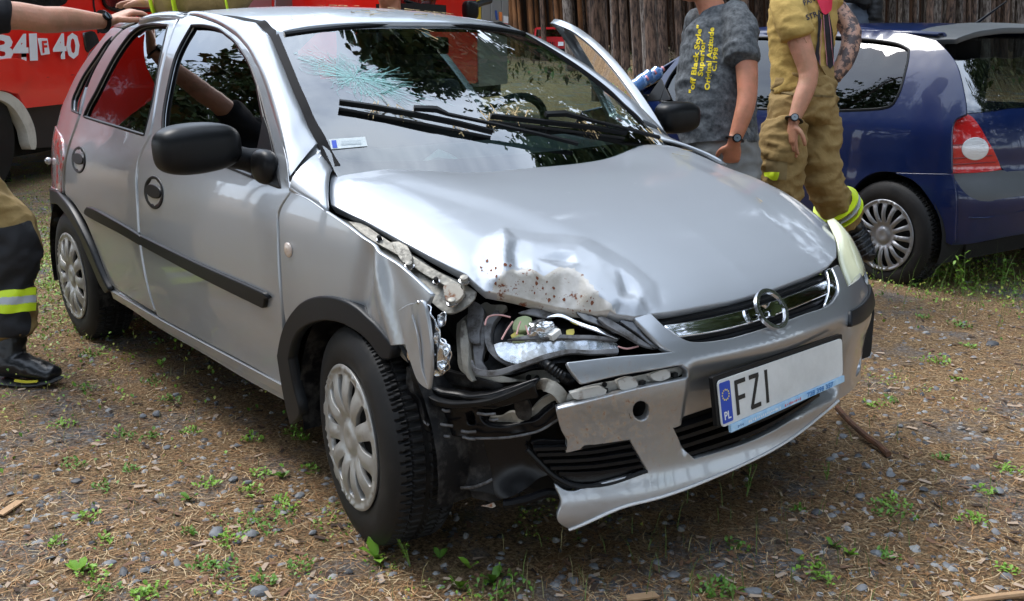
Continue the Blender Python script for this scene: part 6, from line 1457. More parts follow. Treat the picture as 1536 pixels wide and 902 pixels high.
# ================================================================ red off-road car far away
JD = 46.; jc = at_depth(826, 62, JD); zr = math.atan2(CF.y, CF.x)
JR = Vector((CR.x, CR.y, 0)).normalized(); JB = Vector((CF.x, CF.y, 0)).normalized()
def jp(px, py, back=0): return at_depth(px, py, JD+back)
JP = thing('offroad_car', 'small red off-road car parked far back among the trees', 'car', tuple(jp(826, 92)))
def jslab(name, ol, d0, d1, m, par=JP):
    P0 = [at_depth(x, y, JD) for x, y, _ in pts(ol)]; k = len(P0); V = [p+JB*d0 for p in P0]+[p+JB*d1 for p in P0]
    F = [tuple(range(k)), tuple(reversed(range(k, 2*k)))]+[((i+1) % k, i, k+i, k+(i+1) % k) for i in range(k)]
    return mesh(name, V, F, m, par, smooth=False)
jred = mat('offroad_red', (.52, .015, .02), .3, 0, 1)
jslab('bonnet', '803,62 806,57 842,56 847,62 849,78 802,78', 0, 1.1, jred); jslab('cabin', '802,57 803,43 806,40.5 842,40.5 845,43 846,57', 1.1, 3.6, jred); jslab('bumper', '801,73 850,73 850,80 801,80', -.25, 0, black_pl); jslab('windscreen', '804.5,55 805.5,44 843,43.5 844.5,55', 1.05, 1.1, glass('offroad_glass', (.25, .3, .32), 0, .5))
jslab('grille', '812,63 832,63 831,72 813,72', -.03, 0, black_pl)
for i in range(6): jslab('grille_bar', f'{814+i*3.2},63 {815.4+i*3.2},63 {815.4+i*3.2},72 {814+i*3.2},72', -.06, -.03, jred)
for x in (807, 841): jslab('headlight', f'{x-4},63 {x+4},63 {x+4},69 {x-4},69', -.05, 0, wt)
for x in (806, 844): 
    c = at_depth(x, 83, JD+.5); tube('wheel', [c-JR*.12, c+JR*.12], .36, rubber, JP, 20)
# ================================================================ people
skin = mat('skin', (.44, .225, .135), .48, bump=(90, .45, .003), var=(18, .14, (.56, .26, .17)), sss=.1)
skin2 = mat('skin_tanned', (.42, .18, .10), .48, bump=(90, .45, .003), var=(18, .14, (.54, .21, .125)), sss=.1)
hairm = mat('hair_dark', (.03, .02, .014), .7, bump=(120, .8, .004)); hairg = mat('hair_grey', (.16, .15, .14), .7, bump=(120, .8, .004))
def etube(P, Rr, side, n=18):
    """closed tapering limb: P points, Rr [(half width along side, half depth)]"""
    P = [Vector(p) for p in P]; m = len(P); V = []; F = []; side = Vector(side)
    for i, p in enumerate(P):
        t = (P[min(m-1, i+1)]-P[max(0, i-1)]).normalized(); b = (side-t*side.dot(t)).normalized(); c = t.cross(b)
        r = Rr[i] if isinstance(Rr[i], tuple) else (Rr[i], Rr[i])
        for k in range(n):
            a = 2*math.pi*k/n; V.append(p+b*math.cos(a)*r[0]+c*math.sin(a)*r[1])
    for i in range(m-1):
        for k in range(n): F.append((i*n+k, i*n+(k+1) % n, (i+1)*n+(k+1) % n, (i+1)*n+k))
    e0 = len(V); V.append(P[0]-(P[1]-P[0]).normalized()*min(_mx(Rr[0])*.5, .03)); V.append(P[-1]+(P[-1]-P[-2]).normalized()*min(_mx(Rr[-1])*.5, .03))
    for k in range(n): F.append((e0, (k+1) % n, k)); F.append((e0+1, (m-1)*n+k, (m-1)*n+(k+1) % n))
    return V, F
def _mx(r): return max(r) if isinstance(r, tuple) else r
def limb(P, Rr, side, step=.04, n=18):
    """limb through smoothed centre line"""
    rows = [tuple(p)+(r if isinstance(r, tuple) else (r, r)) for p, r in zip(P, Rr)]; out = []
    for i in range(len(rows)-1):
        p0 = rows[max(0, i-1)]; p1 = rows[i]; p2 = rows[i+1]; p3 = rows[min(len(rows)-1, i+2)]; k = max(2, int(math.dist(p1[:3], p2[:3])/step))
        for j in range(k):
            t = j/k; out.append([.5*((2*b)+(-a+c)*t+(2*a-5*b+4*c-d)*t*t+(-a+3*b-3*c+d)*t**3) for a, b, c, d in zip(p0, p1, p2, p3)])
    out.append(list(rows[-1]))
    return etube([o[:3] for o in out], [(max(.002, o[3]), max(.002, o[4])) for o in out], side, n)
def ball(c, s, rot=None, n=16):
    V = []; F = []
    for j in range(n+1):
        ph = -math.pi/2+math.pi*j/n
        for i in range(n):
            a = 2*math.pi*i/n; p = Vector((math.cos(ph)*math.cos(a)*s[0], math.cos(ph)*math.sin(a)*s[1], math.sin(ph)*s[2]))
            if rot is not None: p = rot@p
            V.append(Vector(c)+p)
    for j in range(n):
        for i in range(n): F.append((j*n+i, j*n+(i+1) % n, (j+1)*n+(i+1) % n, (j+1)*n+i))
    return V, F
def fuse(name, parts_, vox, m, parent, folds=None, it=2, cut=None):
    """one continuous surface out of overlapping limbs"""
    V = []; F = []
    for v, f in parts_:
        b = len(V); V += v; F += [tuple(i+b for i in q) for q in f]
    me = bpy.data.meshes.new(name); me.from_pydata([tuple(v) for v in V], [], F); o = bpy.data.objects.new(name, me); COL.objects.link(o)
    md = o.modifiers.new('r', 'REMESH'); md.mode = 'VOXEL'; md.voxel_size = vox
    if it: sm = o.modifiers.new('s', 'SMOOTH'); sm.iterations = it; sm.factor = .6
    dg = bpy.context.evaluated_depsgraph_get(); me2 = bpy.data.meshes.new_from_object(o.evaluated_get(dg)); bpy.data.objects.remove(o); me2.name = name
    bm = bmesh.new(); bm.from_mesh(me2); bm.normal_update()
    if folds:
        a_, s_, sd_ = folds
        for v in bm.verts:
            p = v.co; q = Vector((p.x*s_+.6*noise.noise(p*4), p.y*s_, p.z*s_*1.6+sd_)); k = noise.noise(q)
            v.co = p+v.normal*a_*(1-abs(k)*2.6)+v.normal*a_*.4*noise.noise(q*2.7)
    if cut:
        for co, no in cut: bmesh.ops.bisect_plane(bm, geom=list(bm.verts)+list(bm.edges)+list(bm.faces), plane_co=co, plane_no=no, clear_outer=True)
    bm.to_mesh(me2); bm.free(); me2.materials.clear()
    return link(name, me2, m, parent, True, 180)
def D(px, py, d): return at_depth(px, py, d)
SR = CR.normalized(); SB = Vector((CF.x, CF.y, 0)).normalized()       # picture right, away from the camera
def finger(base, dirs, lens, r, side):
    P = [Vector(base)]; 
    for d, l in zip(dirs, lens): P.append(P[-1]+Vector(d).normalized()*l)
    return limb(P, [r, r*.98, r*.9, r*.75][:len(P)], side, .008, 10)
def hand(wrist, fwd, palmn, thumbside, curl=.5, s=1.0, spread=.0):
    """palm and five bent fingers; fwd = wrist to knuckles, palmn = out of the palm, thumbside = towards the thumb"""
    f = Vector(fwd).normalized(); n = Vector(palmn); n = (n-f*n.dot(f)).normalized(); t = Vector(thumbside); t = (t-f*t.dot(f)-n*t.dot(n)).normalized(); w = Vector(wrist)
    pr = [limb([w-f*.03*s, w+f*.01*s, w+f*.05*s, w+f*.092*s], [(.027*s, .020*s), (.030*s, .018*s), (.040*s, .016*s), (.040*s, .012*s)], t, .015)]
    for k, (o, L_, r) in enumerate(((.030, 1.0, .0092), (.010, 1.1, .0095), (-.010, 1.03, .0090), (-.029, .80, .0080))):
        b = w+f*(.088-.006*abs(k-1))*s+t*o*s; c = curl*(1+.12*k); d = []
        for q in (.45, 1.05, 1.55):
            a = c*q; d.append(f*math.cos(a)+n*math.sin(a)+t*spread*(1.5-k))
        pr.append(finger(b-f*.02*s, [f]+d[:3], [.02*s, .042*L_*s, .026*L_*s, .022*L_*s], r*s, t))
    b = w+f*.028*s+t*.026*s; pr.append(limb([b, b+(f*.5+t*.75+n*.25)*.032*s, b+(f*1.25+t*.85+n*.55)*.040*s, b+(f*2.0+t*.75+n*.9)*.038*s], [.014*s, .0115*s, .0105*s, .008*s], n, .008, 10))
    return pr
def head(c, face, par, s=1.0, hair=hairm, parts_=None, hl=.0):
    """c = centre of the skull at eye height; face = direction it looks"""
    f = Vector(face).normalized(); u = (Vector((0, 0, 1))-f*f.z).normalized(); r = f.cross(u).normalized(); Mx = Matrix((f, r, u)).transposed(); c = Vector(c); P = lambda x, y, z: c+(f*x+r*y+u*z)*s
    pr = [ball(P(-.012, 0, .03), (.098*s, .077*s, .092*s), Mx), ball(P(.035, 0, -.045), (.055*s, .056*s, .068*s), Mx), ball(P(.062, 0, -.085), (.026*s, .030*s, .022*s), Mx),
          limb([P(.084, 0, .012), P(.100, 0, -.018), P(.106, 0, -.034), P(.088, 0, -.042)], [.008*s, .010*s, .013*s, .008*s], r, .01, 10), ball(P(.086, 0, -.062), (.012*s, .024*s, .007*s), Mx), ball(P(.084, 0, -.072), (.012*s, .021*s, .006*s), Mx),
          ball(P(.073, 0, .032), (.018*s, .056*s, .010*s), Mx)]
    for y in (-.073, .073): pr.append(ball(P(-.008, y*1.04, -.012), (.017*s, .008*s, .031*s), Mx))
    return pr, P, Mx
def face_bits(P, Mx, par, s=1.0, hair=hairm, f=None):
    wh = mat('eye_white', (.7, .68, .65), .3); ir = mat('eye_dark', (.03, .02, .015), .2)
    for y in (-.030, .030):
        V, F = ball(P(.074, y, .010), (.010*s, .012*s, .009*s), Mx, 10); e = mesh('eye', V, F, wh, par); V, F = ball(P(.082, y, .010), (.004*s, .005*s, .005*s), Mx, 8); mesh('iris', V, F, ir, e)
    return fuse('hair', [ball(P(-.024, 0, .045), (.100*s, .083*s, .094*s), Mx), ball(P(-.055, 0, -.01), (.055*s, .074*s, .065*s), Mx)], .008*s, hair, par, (.003, 60, 1), 1)
def bvh(o): return BVHTree.FromPolygons([v.co.copy() for v in o.data.vertices], [tuple(p.vertices) for p in o.data.polygons])
def on_surface(B, px, py, off=.002):
    d = ray(px, py); h, n, i, _ = B.ray_cast(CAM, d)
    if h is None:
        q, n, i, _ = B.find_nearest(CAM+d*4.6); h = q
    if n.dot(d) > 0: n = -n
    return h+n*off
def cloth_text(s, x0, y0, x1, y1, hpx, m, par, B, bold=.03):
    L_ = math.hypot(x1-x0, y1-y0); d = ((x1-x0)/L_, (y1-y0)/L_); p = (d[1], -d[0])
    cu = bpy.data.curves.new('w', 'FONT'); cu.body = s; ob = bpy.data.objects.new('w', cu); COL.objects.link(ob); bpy.context.view_layer.update(); W_ = ob.dimensions.x; bpy.data.objects.remove(ob)
    k = L_/W_; hh = hpx/.7
    return text_mesh('printed_word', s, lambda x, y: on_surface(B, x0+d[0]*x*k+p[0]*y*hh, y0+d[1]*x*k+p[1]*y*hh), m, par, 1, bold, cut=.12)
def watch(c, ax, r, par, m=None, wide=.022, face=(1, 0, 0)):
    ax = Vector(ax).normalized(); e = Vector(face); e = (e-ax*e.dot(ax)).normalized(); g = ax.cross(e); c = Vector(c); P = [c+(e*math.cos(t)+g*math.sin(t))*r for t in [i*math.pi/12 for i in range(24)]]
    w = tube('watch', P, 1, m or black_pl, par, closed=True, sq=(wide, .004), up=tuple(ax)); 
    q = c+e*(r+.004); tube('watch_case', [q-e*.006, q+e*.005], .019, black_gl, w, 18); tube('watch_face', [q+e*.005, q+e*.0065], .015, mat('watch_face', (.12, .15, .17), .2, 0, .5), w, 18)
# ---------------------------------------------------------------- man in the grey T-shirt
d0 = 4.65
MAN = thing('person', 'man in a washed grey T-shirt with yellow print, hand in his trouser pocket', 'person', tuple(at_plane(1080, 420, 2, 0)))
fc = (-SR*.92-SB*.25).normalized()
prh, PH, MH = head(D(1048, -37, d0-.02), fc, MAN, 1.03)
sL = D(1112, 48, d0-.12); eL = D(1121, 142, d0-.20); wL = D(1101, 213, d0-.20)
body_parts = prh+[limb([D(1080, 60, d0), D(1072, 25, d0), D(1060, -5, d0), D(1055, -25, d0)], [(.09, .08), (.064, .062), (.058, .060), (.055, .06)], SR),
    limb([sL, D(1119, 90, d0-.17), eL, D(1114, 175, d0-.21), wL], [.056, .050, .043, .039, .028], SR)]+hand(wL, D(1096, 248, d0-.13)-wL, SB, -SR, .35, .98)
body_parts += [limb([D(1050, 45, d0+.16), D(1045, 130, d0+.24), D(1075, 215, d0+.16)], [.05, .042, .03], SR), limb([D(1078, 70, d0), D(1074, 200, d0), D(1080, 250, d0)], [(.12, .09), (.13, .10), (.12, .1)], SR)]+hand(D(1075, 215, d0+.16), (0, 0, -1), SR, -SB, .5)
fuse('body', body_parts, .006, skin2, MAN, None, 2)
face_bits(PH, MH, MAN, 1.03, hairg)
tee = mat('washed_tshirt', (.035, .04, .045), .9, var=(46, .16, (.125, .135, .145)), bump=(45, .5, .006))
shirt = fuse('tshirt', [limb([D(1076, 16, d0), D(1080, 40, d0), D(1077, 80, d0), D(1073, 130, d0), D(1074, 175, d0), D(1078, 205, d0), D(1080, 222, d0)], [(.075, .07), (.150, .105), (.165, .125), (.178, .145), (.178, .15), (.172, .148), (.168, .145)], SR, .03, 26),
    limb([D(1097, 24, d0-.04), D(1110, 45, d0-.11), D(1112, 70, d0-.15), D(1111, 92, d0-.17)], [(.07, .08), (.078, .085), (.076, .082), (.078, .085)], SR), limb([D(1052, 28, d0+.08), D(1045, 60, d0+.18), D(1042, 88, d0+.20)], [.07, .07, .068], SR)], .009, tee, MAN, (.007, 9, 2), 3,
    cut=[(D(1111, 91, d0-.17), Vector((0, 0, -1))) if False else (D(1080, 219, d0), (D(1080, 219, d0)-D(1080, 200, d0)).normalized())])
trous = mat('grey_jeans', (.15, .15, .145), .9, var=(5, .2, (.21, .21, .20)), bump=(300, .4, .001))
gx, gy = MAN.location.x, MAN.location.y
ft = lambda dx, dd: Vector((D(1080, 200, d0).x+SR.x*dx+SB.x*dd, D(1080, 200, d0).y+SR.y*dx+SB.y*dd, 0))
fuse('trousers', [limb([D(1081, 196, d0), D(1083, 235, d0), D(1084, 275, d0)], [(.160, .13), (.175, .14), (.17, .14)], SR)]+[limb([D(1084+o*18, 262, d0+dd), ft(o*.09, dd)+Vector((0, 0, .48)), ft(o*.10-.02, dd)+Vector((0, 0, .06))], [(.10, .11), (.085, .09), (.075, .085)], SR) for o, dd in ((1, -.06), (-1, .08))], .010, trous, MAN, (.007, 11, 5), 2)
for o, dd in ((1, -.06), (-1, .08)):
    V, F = limb([ft(o*.10, dd)+Vector((0, 0, .05)), ft(o*.10-.10, dd)+Vector((0, 0, .05)), ft(o*.10-.2, dd)+Vector((0, 0, .035))], [(.05, .05), (.05, .04), (.035, .03)], SB); mesh('shoe', V, F, dark, MAN)
watch(D(1102, 209, d0-.20), wL-eL, .031, MAN, face=-SB)
yel = mat('yellow_print', (.72, .55, .01), .7); BS = bvh(shirt)
cloth_text('"off Black Style"', 1041, 141, 1053, 40, 7.5, yel, shirt, BS); cloth_text('Superior', 1054, 115, 1058, 62, 7.5, yel, shirt, BS); cloth_text('Original Attitude', 1064, 136, 1071, 43, 7.5, yel, shirt, BS); cloth_text('C.1998', 1074, 108, 1077, 73, 6.5, yel, shirt, BS)
# ---------------------------------------------------------------- firefighter in tan, seen from behind
d1 = 5.1
FF = thing('person', 'firefighter in a tan T-shirt and bunker trousers with red braces, seen from behind', 'person', tuple(at_plane(1210, 400, 2, 0)))
prh, PH, MH = head(D(1192, -78, d1), (-SR*.85+SB*.3).normalized(), FF)
sL = D(1188, 22, d1-.16); eL = D(1213, 112, d1-.20); wL = D(1190, 183, d1-.22)
bp = prh+[limb([D(1202, -10, d1), D(1196, -40, d1), D(1193, -60, d1)], [.075, .062, .06], SR), limb([sL, D(1200, 65, d1-.19), eL, D(1203, 148, d1-.21), wL], [.062, .055, .046, .042, .028], SR)]
bp += hand(wL, D(1187, 222, d1-.20)-wL, (SB*.3+SR*.9), -SB*.6-SR*.8, .45, 1.05)
bp += [limb([D(1240, 0, d1+.12), D(1272, 38, d1+.06), D(1277, 62, d1+.02), D(1266, 95, d1-.0), D(1250, 118, d1)], [.058, .052, .048, .044, .032], SR), limb([D(1205, 10, d1), D(1205, 100, d1), D(1205, 150, d1)], [(.13, .09), (.12, .09), (.12, .1)], SR)]+hand(D(1250, 118, d1), (-SR-Vector((0, 0, .3))), SB, (0, 0, 1), .4)
fb_ = fuse('body', bp, .0052, skin, FF, None, 2); face_bits(PH, MH, FF)
tat = mat('tattooed_skin', (.42, .24, .17), .5, var=(26, .035, (.07, .05, .05)), bump=(60, .2, .002)); fb_.data.materials.append(tat)
for p_ in fb_.data.polygons:
    q_ = p_.center; x_, y_ = proj(q_)
    if x_ > 1243 and -20 < y_ < 125 and (q_-CAM).dot(CF) > d1-.08: p_.material_index = 1
tan = mat('tan_tshirt', (.50, .34, .10), .9, bump=(45, .6, .006), var=(4, .2, (.42, .28, .08))); tant = mat('tan_bunker_cloth', (.30, .20, .075), .9, bump=(38, .7, .008), var=(5, .18, (.22, .145, .05)))
fsh = fuse('tshirt', [limb([D(1205, -20, d1), D(1206, 0, d1), D(1203, 40, d1), D(1202, 90, d1), D(1204, 140, d1)], [(.10, .08), (.155, .10), (.168, .12), (.150, .12), (.150, .125)], SR, .03, 26),
     limb([D(1178, -8, d1-.06), D(1182, 15, d1-.14), D(1192, 42, d1-.18), D(1196, 54, d1-.18)], [(.07, .075), (.082, .085), (.080, .082), (.082, .086)], SR), limb([D(1232, -10, d1+.05), D(1246, 5, d1+.1)], [(.07, .08), (.075, .08)], SR)], .009, tan, FF, (.006, 9, 12), 3)
# trousers with a high back
ftf = lambda x, y, dd: D(x, y, d1+dd)
leg1 = [D(1178, 190, d1-.06), D(1172, 235, d1-.08), D(1170, 285, d1-.06), Vector((D(1168, 300, d1).x, D(1168, 300, d1).y, .12))]
leg2 = [D(1228, 185, d1+.05), D(1229, 240, d1+.02), D(1243, 290, d1+.06), D(1268, 328, d1+.16)]
ftr = fuse('bunker_trousers', [limb([D(1207, 118, d1+.0), D(1205, 150, d1), D(1203, 185, d1)], [(.145, .12), (.160, .14), (.165, .145)], SR, .03, 24), limb(leg1, [(.105, .12), (.115, .12), (.105, .11), (.10, .10)], SR), limb(leg2, [(.105, .12), (.100, .11), (.085, .095), (.090, .09)], SR)], .009, tant, FF, (.013, 10, 21), 2)
BT = bvh(ftr); BF = bvh(fsh)
bibm = tant
def patch(name, ol, B, m, par, off=.004, th=.0, step=.018):
    o = pts(ol); q = catmull([(a, b) for a, b, _ in o], True, 5, [c for _, _, c in o]); V = list(q); n = len(q); E = [(i, (i+1) % n) for i in range(n)]
    xs = [p[0] for p in q]; ys = [p[1] for p in q]; x = min(xs)+3
    while x < max(xs):
        y = min(ys)+3
        while y < max(ys):
            if inside(x, y, q): V.append((x, y))
            y += 5
        x += 5
    r = delaunay_2d_cdt([Vector(p) for p in V], E, [], 1, 1e-4)
    return mesh(name, [on_surface(B, p.x, p.y, off) for p in r[0]], [tuple(f) for f in r[2]], m, par, sharp=180)
patch('braces_bib', '1212,120,c 1222,101,c 1248,99,c 1250,138,c 1206,140,c', BF, tant, FF, .010)
brc = mat('braces_black', (.012, .01, .014), .7); brr = mat('braces_red', (.62, .02, .06), .6)
for a in ('1232,22 1241,22 1247,60 1246,100 1238,100 1237,60', '1226,22 1230,30 1227,70 1229,100 1221,100 1220,90 1224,60'): patch('brace', a, BF, brc, FF, .012)
for a in ((1240, 22, 1247, 100), (1233, 24, 1237, 100), (1230, 30, 1228, 100)): tube('brace_edge', [on_surface(BF, a[0]+(a[2]-a[0])*t, a[1]+(a[3]-a[1])*t, .014) for t in [i/6 for i in range(7)]], .0015, mat('pink_edge', (.6, .25, .3), .6), FF, 5)
patch('brace_yoke', '1220,-8,c 1246,-8,c 1243,18,c 1235,24 1230,20,c', BF, brr, FF, .016)
cloth_text('STRAZ', 1210, 31, 1240, 19, 8, mat('dark_print', (.03, .03, .05), .7), FF, BF, .02); cloth_text('PAN', 1206, 9, 1222, 2, 8, MATS['dark_print'], FF, BF, .02)
patch('waist_seam', '1158,133 1180,139 1210,142 1250,144 1250,146.5 1210,145 1180,142 1158,136', BT, mat('tan_dark', (.17, .12, .05), .9), FF, .006)
patch('pocket_flap', '1147,228,c 1190,229,c 1189,243,c 1150,240,c', BT, tant, FF, .014); patch('pocket', '1150,232,c 1180,233,c 1179,270,c 1150,268,c', BT, mat('tan_pocket', (.21, .15, .065), .9), FF, .009)
lime = mat('lime_reflective', (.62, .80, .02), .5); silr = mat('silver_reflective', (.42, .44, .46), .4)
pt_ = patch('badge', '1149,256,c 1168,259,c 1168,270,c 1150,267,c', BT, lime, FF, .018)
cloth_text('PSP', 1152, 265, 1166, 267, 6, inkm, FF, BT, .02)
def band(name, c, ax, r, w, m, par, side=SR):
    ax = Vector(ax).normalized(); b = (side-ax*side.dot(ax)).normalized(); g = ax.cross(b); P = [Vector(c)+(b*math.cos(t)*r[0]+g*math.sin(t)*r[1]) for t in [i*math.pi/14 for i in range(28)]]
    return tube(name, P, 1, m, par, closed=True, sq=(w, .006), up=tuple(ax))
axl = D(1268, 328, d1+.16)-D(1250, 300, d1+.08); c0_ = D(1257, 312, d1+.12)
for k, m_ in ((-.030, lime), (0, silr), (.030, lime)): band('reflective_band', c0_+axl.normalized()*k, axl, (.104, .104), .030, m_, FF)
bootm = mat('boot_leather', (.010, .010, .011), .3, spec=.5, bump=(90, .5, .002))
bt = fuse('boot', [limb([D(1266, 325, d1+.16), D(1280, 345, d1+.20), D(1292, 362, d1+.22)], [(.075, .07), (.06, .06), (.055, .06)], SR), limb([D(1284, 352, d1+.20), D(1296, 372, d1+.20), D(1305, 388, d1+.18)], [(.05, .055), (.048, .05), (.035, .04)], SR)], .008, bootm, FF, (.003, 20, 3), 1)
for t in (0, .2, .4, .6, .8): 
    p = D(1281+t*22, 352+t*34, d1+.20); band('boot_rib', p, D(1305, 388, d1+.2)-D(1281, 352, d1+.2), (.058-.012*t, .058-.01*t), .010, mat('boot_rib', (.05, .055, .065), .35), bt)
lf = Vector((leg1[-1].x, leg1[-1].y, 0)); V, F = limb([lf+Vector((0, 0, .2)), lf+Vector((0, 0, .08)), lf-SR*.10+Vector((0, 0, .06)), lf-SR*.2+Vector((0, 0, .04))], [(.06, .06), (.06, .06), (.05, .05), (.04, .035)], SB); mesh('boot', V, F, bootm, FF)
watch(D(1191, 180, d1-.22), wL-eL, .033, FF, face=(-SB-SR*.3)); 
# ---------------------------------------------------------------- firefighter at the left: leg, arm on the roof
LG = at_plane(30, 575, 2, 0); dl = (LG-CAM).dot(CF)
FL = thing('person', 'firefighter at the left edge, one bare forearm resting on the car roof', 'person', tuple(LG))
hp_ = SIDE.px(206, 34); hd = (Vector((hp_.x, -.50, 1.40))-CAM).dot(CF)
wr = D(163, 33, hd-.06); el = D(66, 33, dl+.02 if dl+.02 < hd-.1 else hd-.35); el = D(66, 30, hd-.34); sh = D(-60, 28, hd-.50)
hnd = []
w_ = wr; f_ = (D(205, 14, hd-.0)-wr).normalized(); tdir = -CU
# fist resting on the roof edge, fingers curled round it
pal = (-CU*.75+SB*.25).normalized(); thb = (-SB)
hnd = hand(w_, f_, pal, thb, 1.0, 1.12)
foreP = [sh, D(-10, 24, hd-.45), D(30, 24, hd-.40), el, D(95, 29, hd-.25), D(130, 31, hd-.15), wr]
tor = Vector((sh.x, sh.y, 0))-SR*.12
body3 = [limb(foreP, [.062, .056, .050, .050, .048, .038, .026], CU)]+hnd
prh, PH, MH = head(tor+Vector((0, 0, 1.66)), SR, FL)
body3 += prh+[limb([tor+Vector((0, 0, 1.38)), tor+Vector((0, 0, 1.50)), tor+SR*.02+Vector((0, 0, 1.60))], [.09, .062, .06], SR), limb([tor+Vector((0, 0, 1.0)), tor+Vector((0, 0, 1.4))], [(.12, .14), (.12, .16)], SR), limb([sh, sh.lerp(tor+Vector((0, 0, 1.38)), .8)], [.062, .07], CU)]
fuse('body', body3, .0055, skin, FL, None, 2); face_bits(PH, MH, FL)
blackt = mat('black_tshirt', (.010, .010, .013), .85, bump=(300, .4, .001))
fuse('tshirt', [limb([tor+Vector((0, 0, 1.50)), tor+Vector((0, 0, 1.42)), tor+Vector((0, 0, 1.2)), tor+Vector((0, 0, .98))], [(.08, .1), (.13, .20), (.135, .18), (.13, .17)], SR), limb([tor+SB*-.05+Vector((0, 0, 1.40)), sh, D(-20, 22, hd-.46), D(12, 21, hd-.43)], [.085, .080, .074, .072], CU)], .010, blackt, FL, (.004, 9, 3), 2)
# right leg in view
kn = D(14, 365, dl-.02); hipp = D(-95, 230, dl-.02); ank = D(16, 505, dl)
fl_t = fuse('bunker_trousers', [limb([D(-130, 150, dl), hipp, D(-42, 300, dl-.04), D(-2, 338, dl-.03), kn, D(8, 425, dl), D(12, 470, dl), ank], [(.15, .14), (.15, .14), (.125, .125), (.115, .115), (.115, .11), (.10, .105), (.098, .10), (.085, .09)], SR), limb([D(-110, 150, dl+.1), Vector((D(-110, 300, dl+.3).x, D(-110, 300, dl+.3).y, .5)), Vector((D(-120, 300, dl+.35).x, D(-120, 300, dl+.35).y, .1))], [(.14, .13), (.11, .11), (.09, .09)], SR)], .009, tant, FL, (.012, 9, 30), 2)
BL = bvh(fl_t); kneem = mat('black_knee_pad', (.014, .014, .016), .75, bump=(250, .5, .001))
patch('knee_pad', '-30,345,c 6,342 30,336 44,332 50,345 62,370 66,400 60,420 40,432 8,436 -30,436,c', BL, kneem, FL, .006)
patch('knee_patch_low', '-30,470,c 12,470 42,468 42,500 10,506 -30,506,c', BL, kneem, FL, .004)
for k, m_ in ((438, lime), (451, silr), (463, lime)): 
    y0, y1 = {438: (436, 447), 451: (446, 458), 463: (457, 470)}[k]
    patch('reflective_band', f'-30,{y0+1},c 10,{y0} 52,{y0-4},c 51,{y1-4},c 10,{y1} -30,{y1+1},c', BL, m_, FL, .008)
sole = mat('boot_sole', (.02, .02, .02), .6)
bo = fuse('boot', [limb([D(14, 492, dl), D(14, 520, dl), D(12, 550, dl)], [(.066, .068), (.060, .062), (.062, .06)], SR), limb([D(4, 545, dl), D(35, 548, dl-.01), D(62, 556, dl-.02), D(82, 562, dl-.03)], [(.05, .055), (.055, .048), (.052, .034), (.045, .026)], SB)], .007, bootm, FL, (.003, 16, 8), 2)
V, F = limb([D(-8, 570, dl), D(30, 573, dl), D(60, 573, dl-.02), D(88, 568, dl-.03)], [(.045, .010), (.05, .010), (.052, .010), (.040, .009)], SB); mesh('boot_sole', V, F, sole, bo)
tube('sole_stripe', smooth3([D(22, 571, dl-.055), D(40, 573, dl-.06), D(56, 572, dl-.07)], .02), 1, mat('yellow_rand', (.62, .55, .04), .5), bo, sq=(.008, .008), up=(0, 0, 1))
watch(wr.lerp(el, .10), wr-el, .031, FL, face=CU*.3-SB, wide=.03)
# ---------------------------------------------------------------- person leaning on the far side of the roof in a tan jacket
YF = .36
def farp(px, py, y=YF): return at_plane(px, py, 1, y)
d4 = (Vector((-2.0, .55, 1.45))-CAM).dot(CF)
FJ = thing('person', 'firefighter in a tan jacket with lime patches leaning on the far roof edge', 'person', tuple(at_plane(322, 200, 1, 1.0)))
t4 = at_plane(322, 60, 1, 1.0); t4.z = 0
prh, PH, MH = head(t4+Vector((0, 0, 1.76)), Vector((.2, -1, 0)), FJ)
el4 = D(300, -2, d4); wr4 = D(236, 4, d4)
fuse('body', prh+[limb([t4+Vector((0, 0, 1.4)), t4+Vector((0, 0, 1.68))], [.08, .06], SR), limb([t4+Vector((0, 0, 1.3)), t4+Vector((0, 0, 1.5))], [(.12, .1), (.12, .1)], SR)], .009, skin, FJ); fuse('hand', [limb([el4, wr4, D(226, 5, d4)], [.035, .03, .028], CU)]+hand(D(226, 5, d4), -SR, -CU, -SB, .4), .007, skin, FJ); face_bits(PH, MH, FJ)
jk = fuse('jacket', [limb([t4+Vector((0, 0, 1.50)), t4+Vector((0, 0, 1.3)), t4+Vector((0, 0, .9))], [(.20, .12), (.23, .15), (.22, .15)], SR), limb([t4+Vector((0, 0, 1.45)), D(352, -12, d4+.2), D(330, -3, d4), D(290, 0, d4), D(238, 5, d4)], [.09, .08, .07, .060, .052], CU)], .011, tant, FJ, (.012, 10, 9), 2)
for a, b, rr_ in ((226, 238, .060), (258, 276, .068), (340, 352, .080)): band('lime_band', D((a+b)/2, 3, d4-.0), D(b, 2, d4)-D(a, 3, d4), (rr_, rr_), (b-a)/FPX*d4, lime, FJ, CU)
ft4 = fuse('bunker_trousers', [limb([t4+Vector((-.0, .0, .98)), t4+Vector((0, 0, .8))], [(.19, .14), (.18, .14)], SR)]+[limb([t4+SR*o*.1+Vector((0, 0, .85)), t4+SR*o*.12+Vector((0, 0, .08))], [(.10, .12), (.085, .09)], SR) for o in (-1, 1)], .013, tant, FJ, (.01, 9, 2), 1)
for o in (-1, 1):
    V, F = limb([t4+SR*o*.12+Vector((0, 0, .06)), t4+SR*o*.12+Vector((.02, -.18, .04))], [(.05, .05), (.045, .035)], SR); mesh('boot', V, F, bootm, FJ)
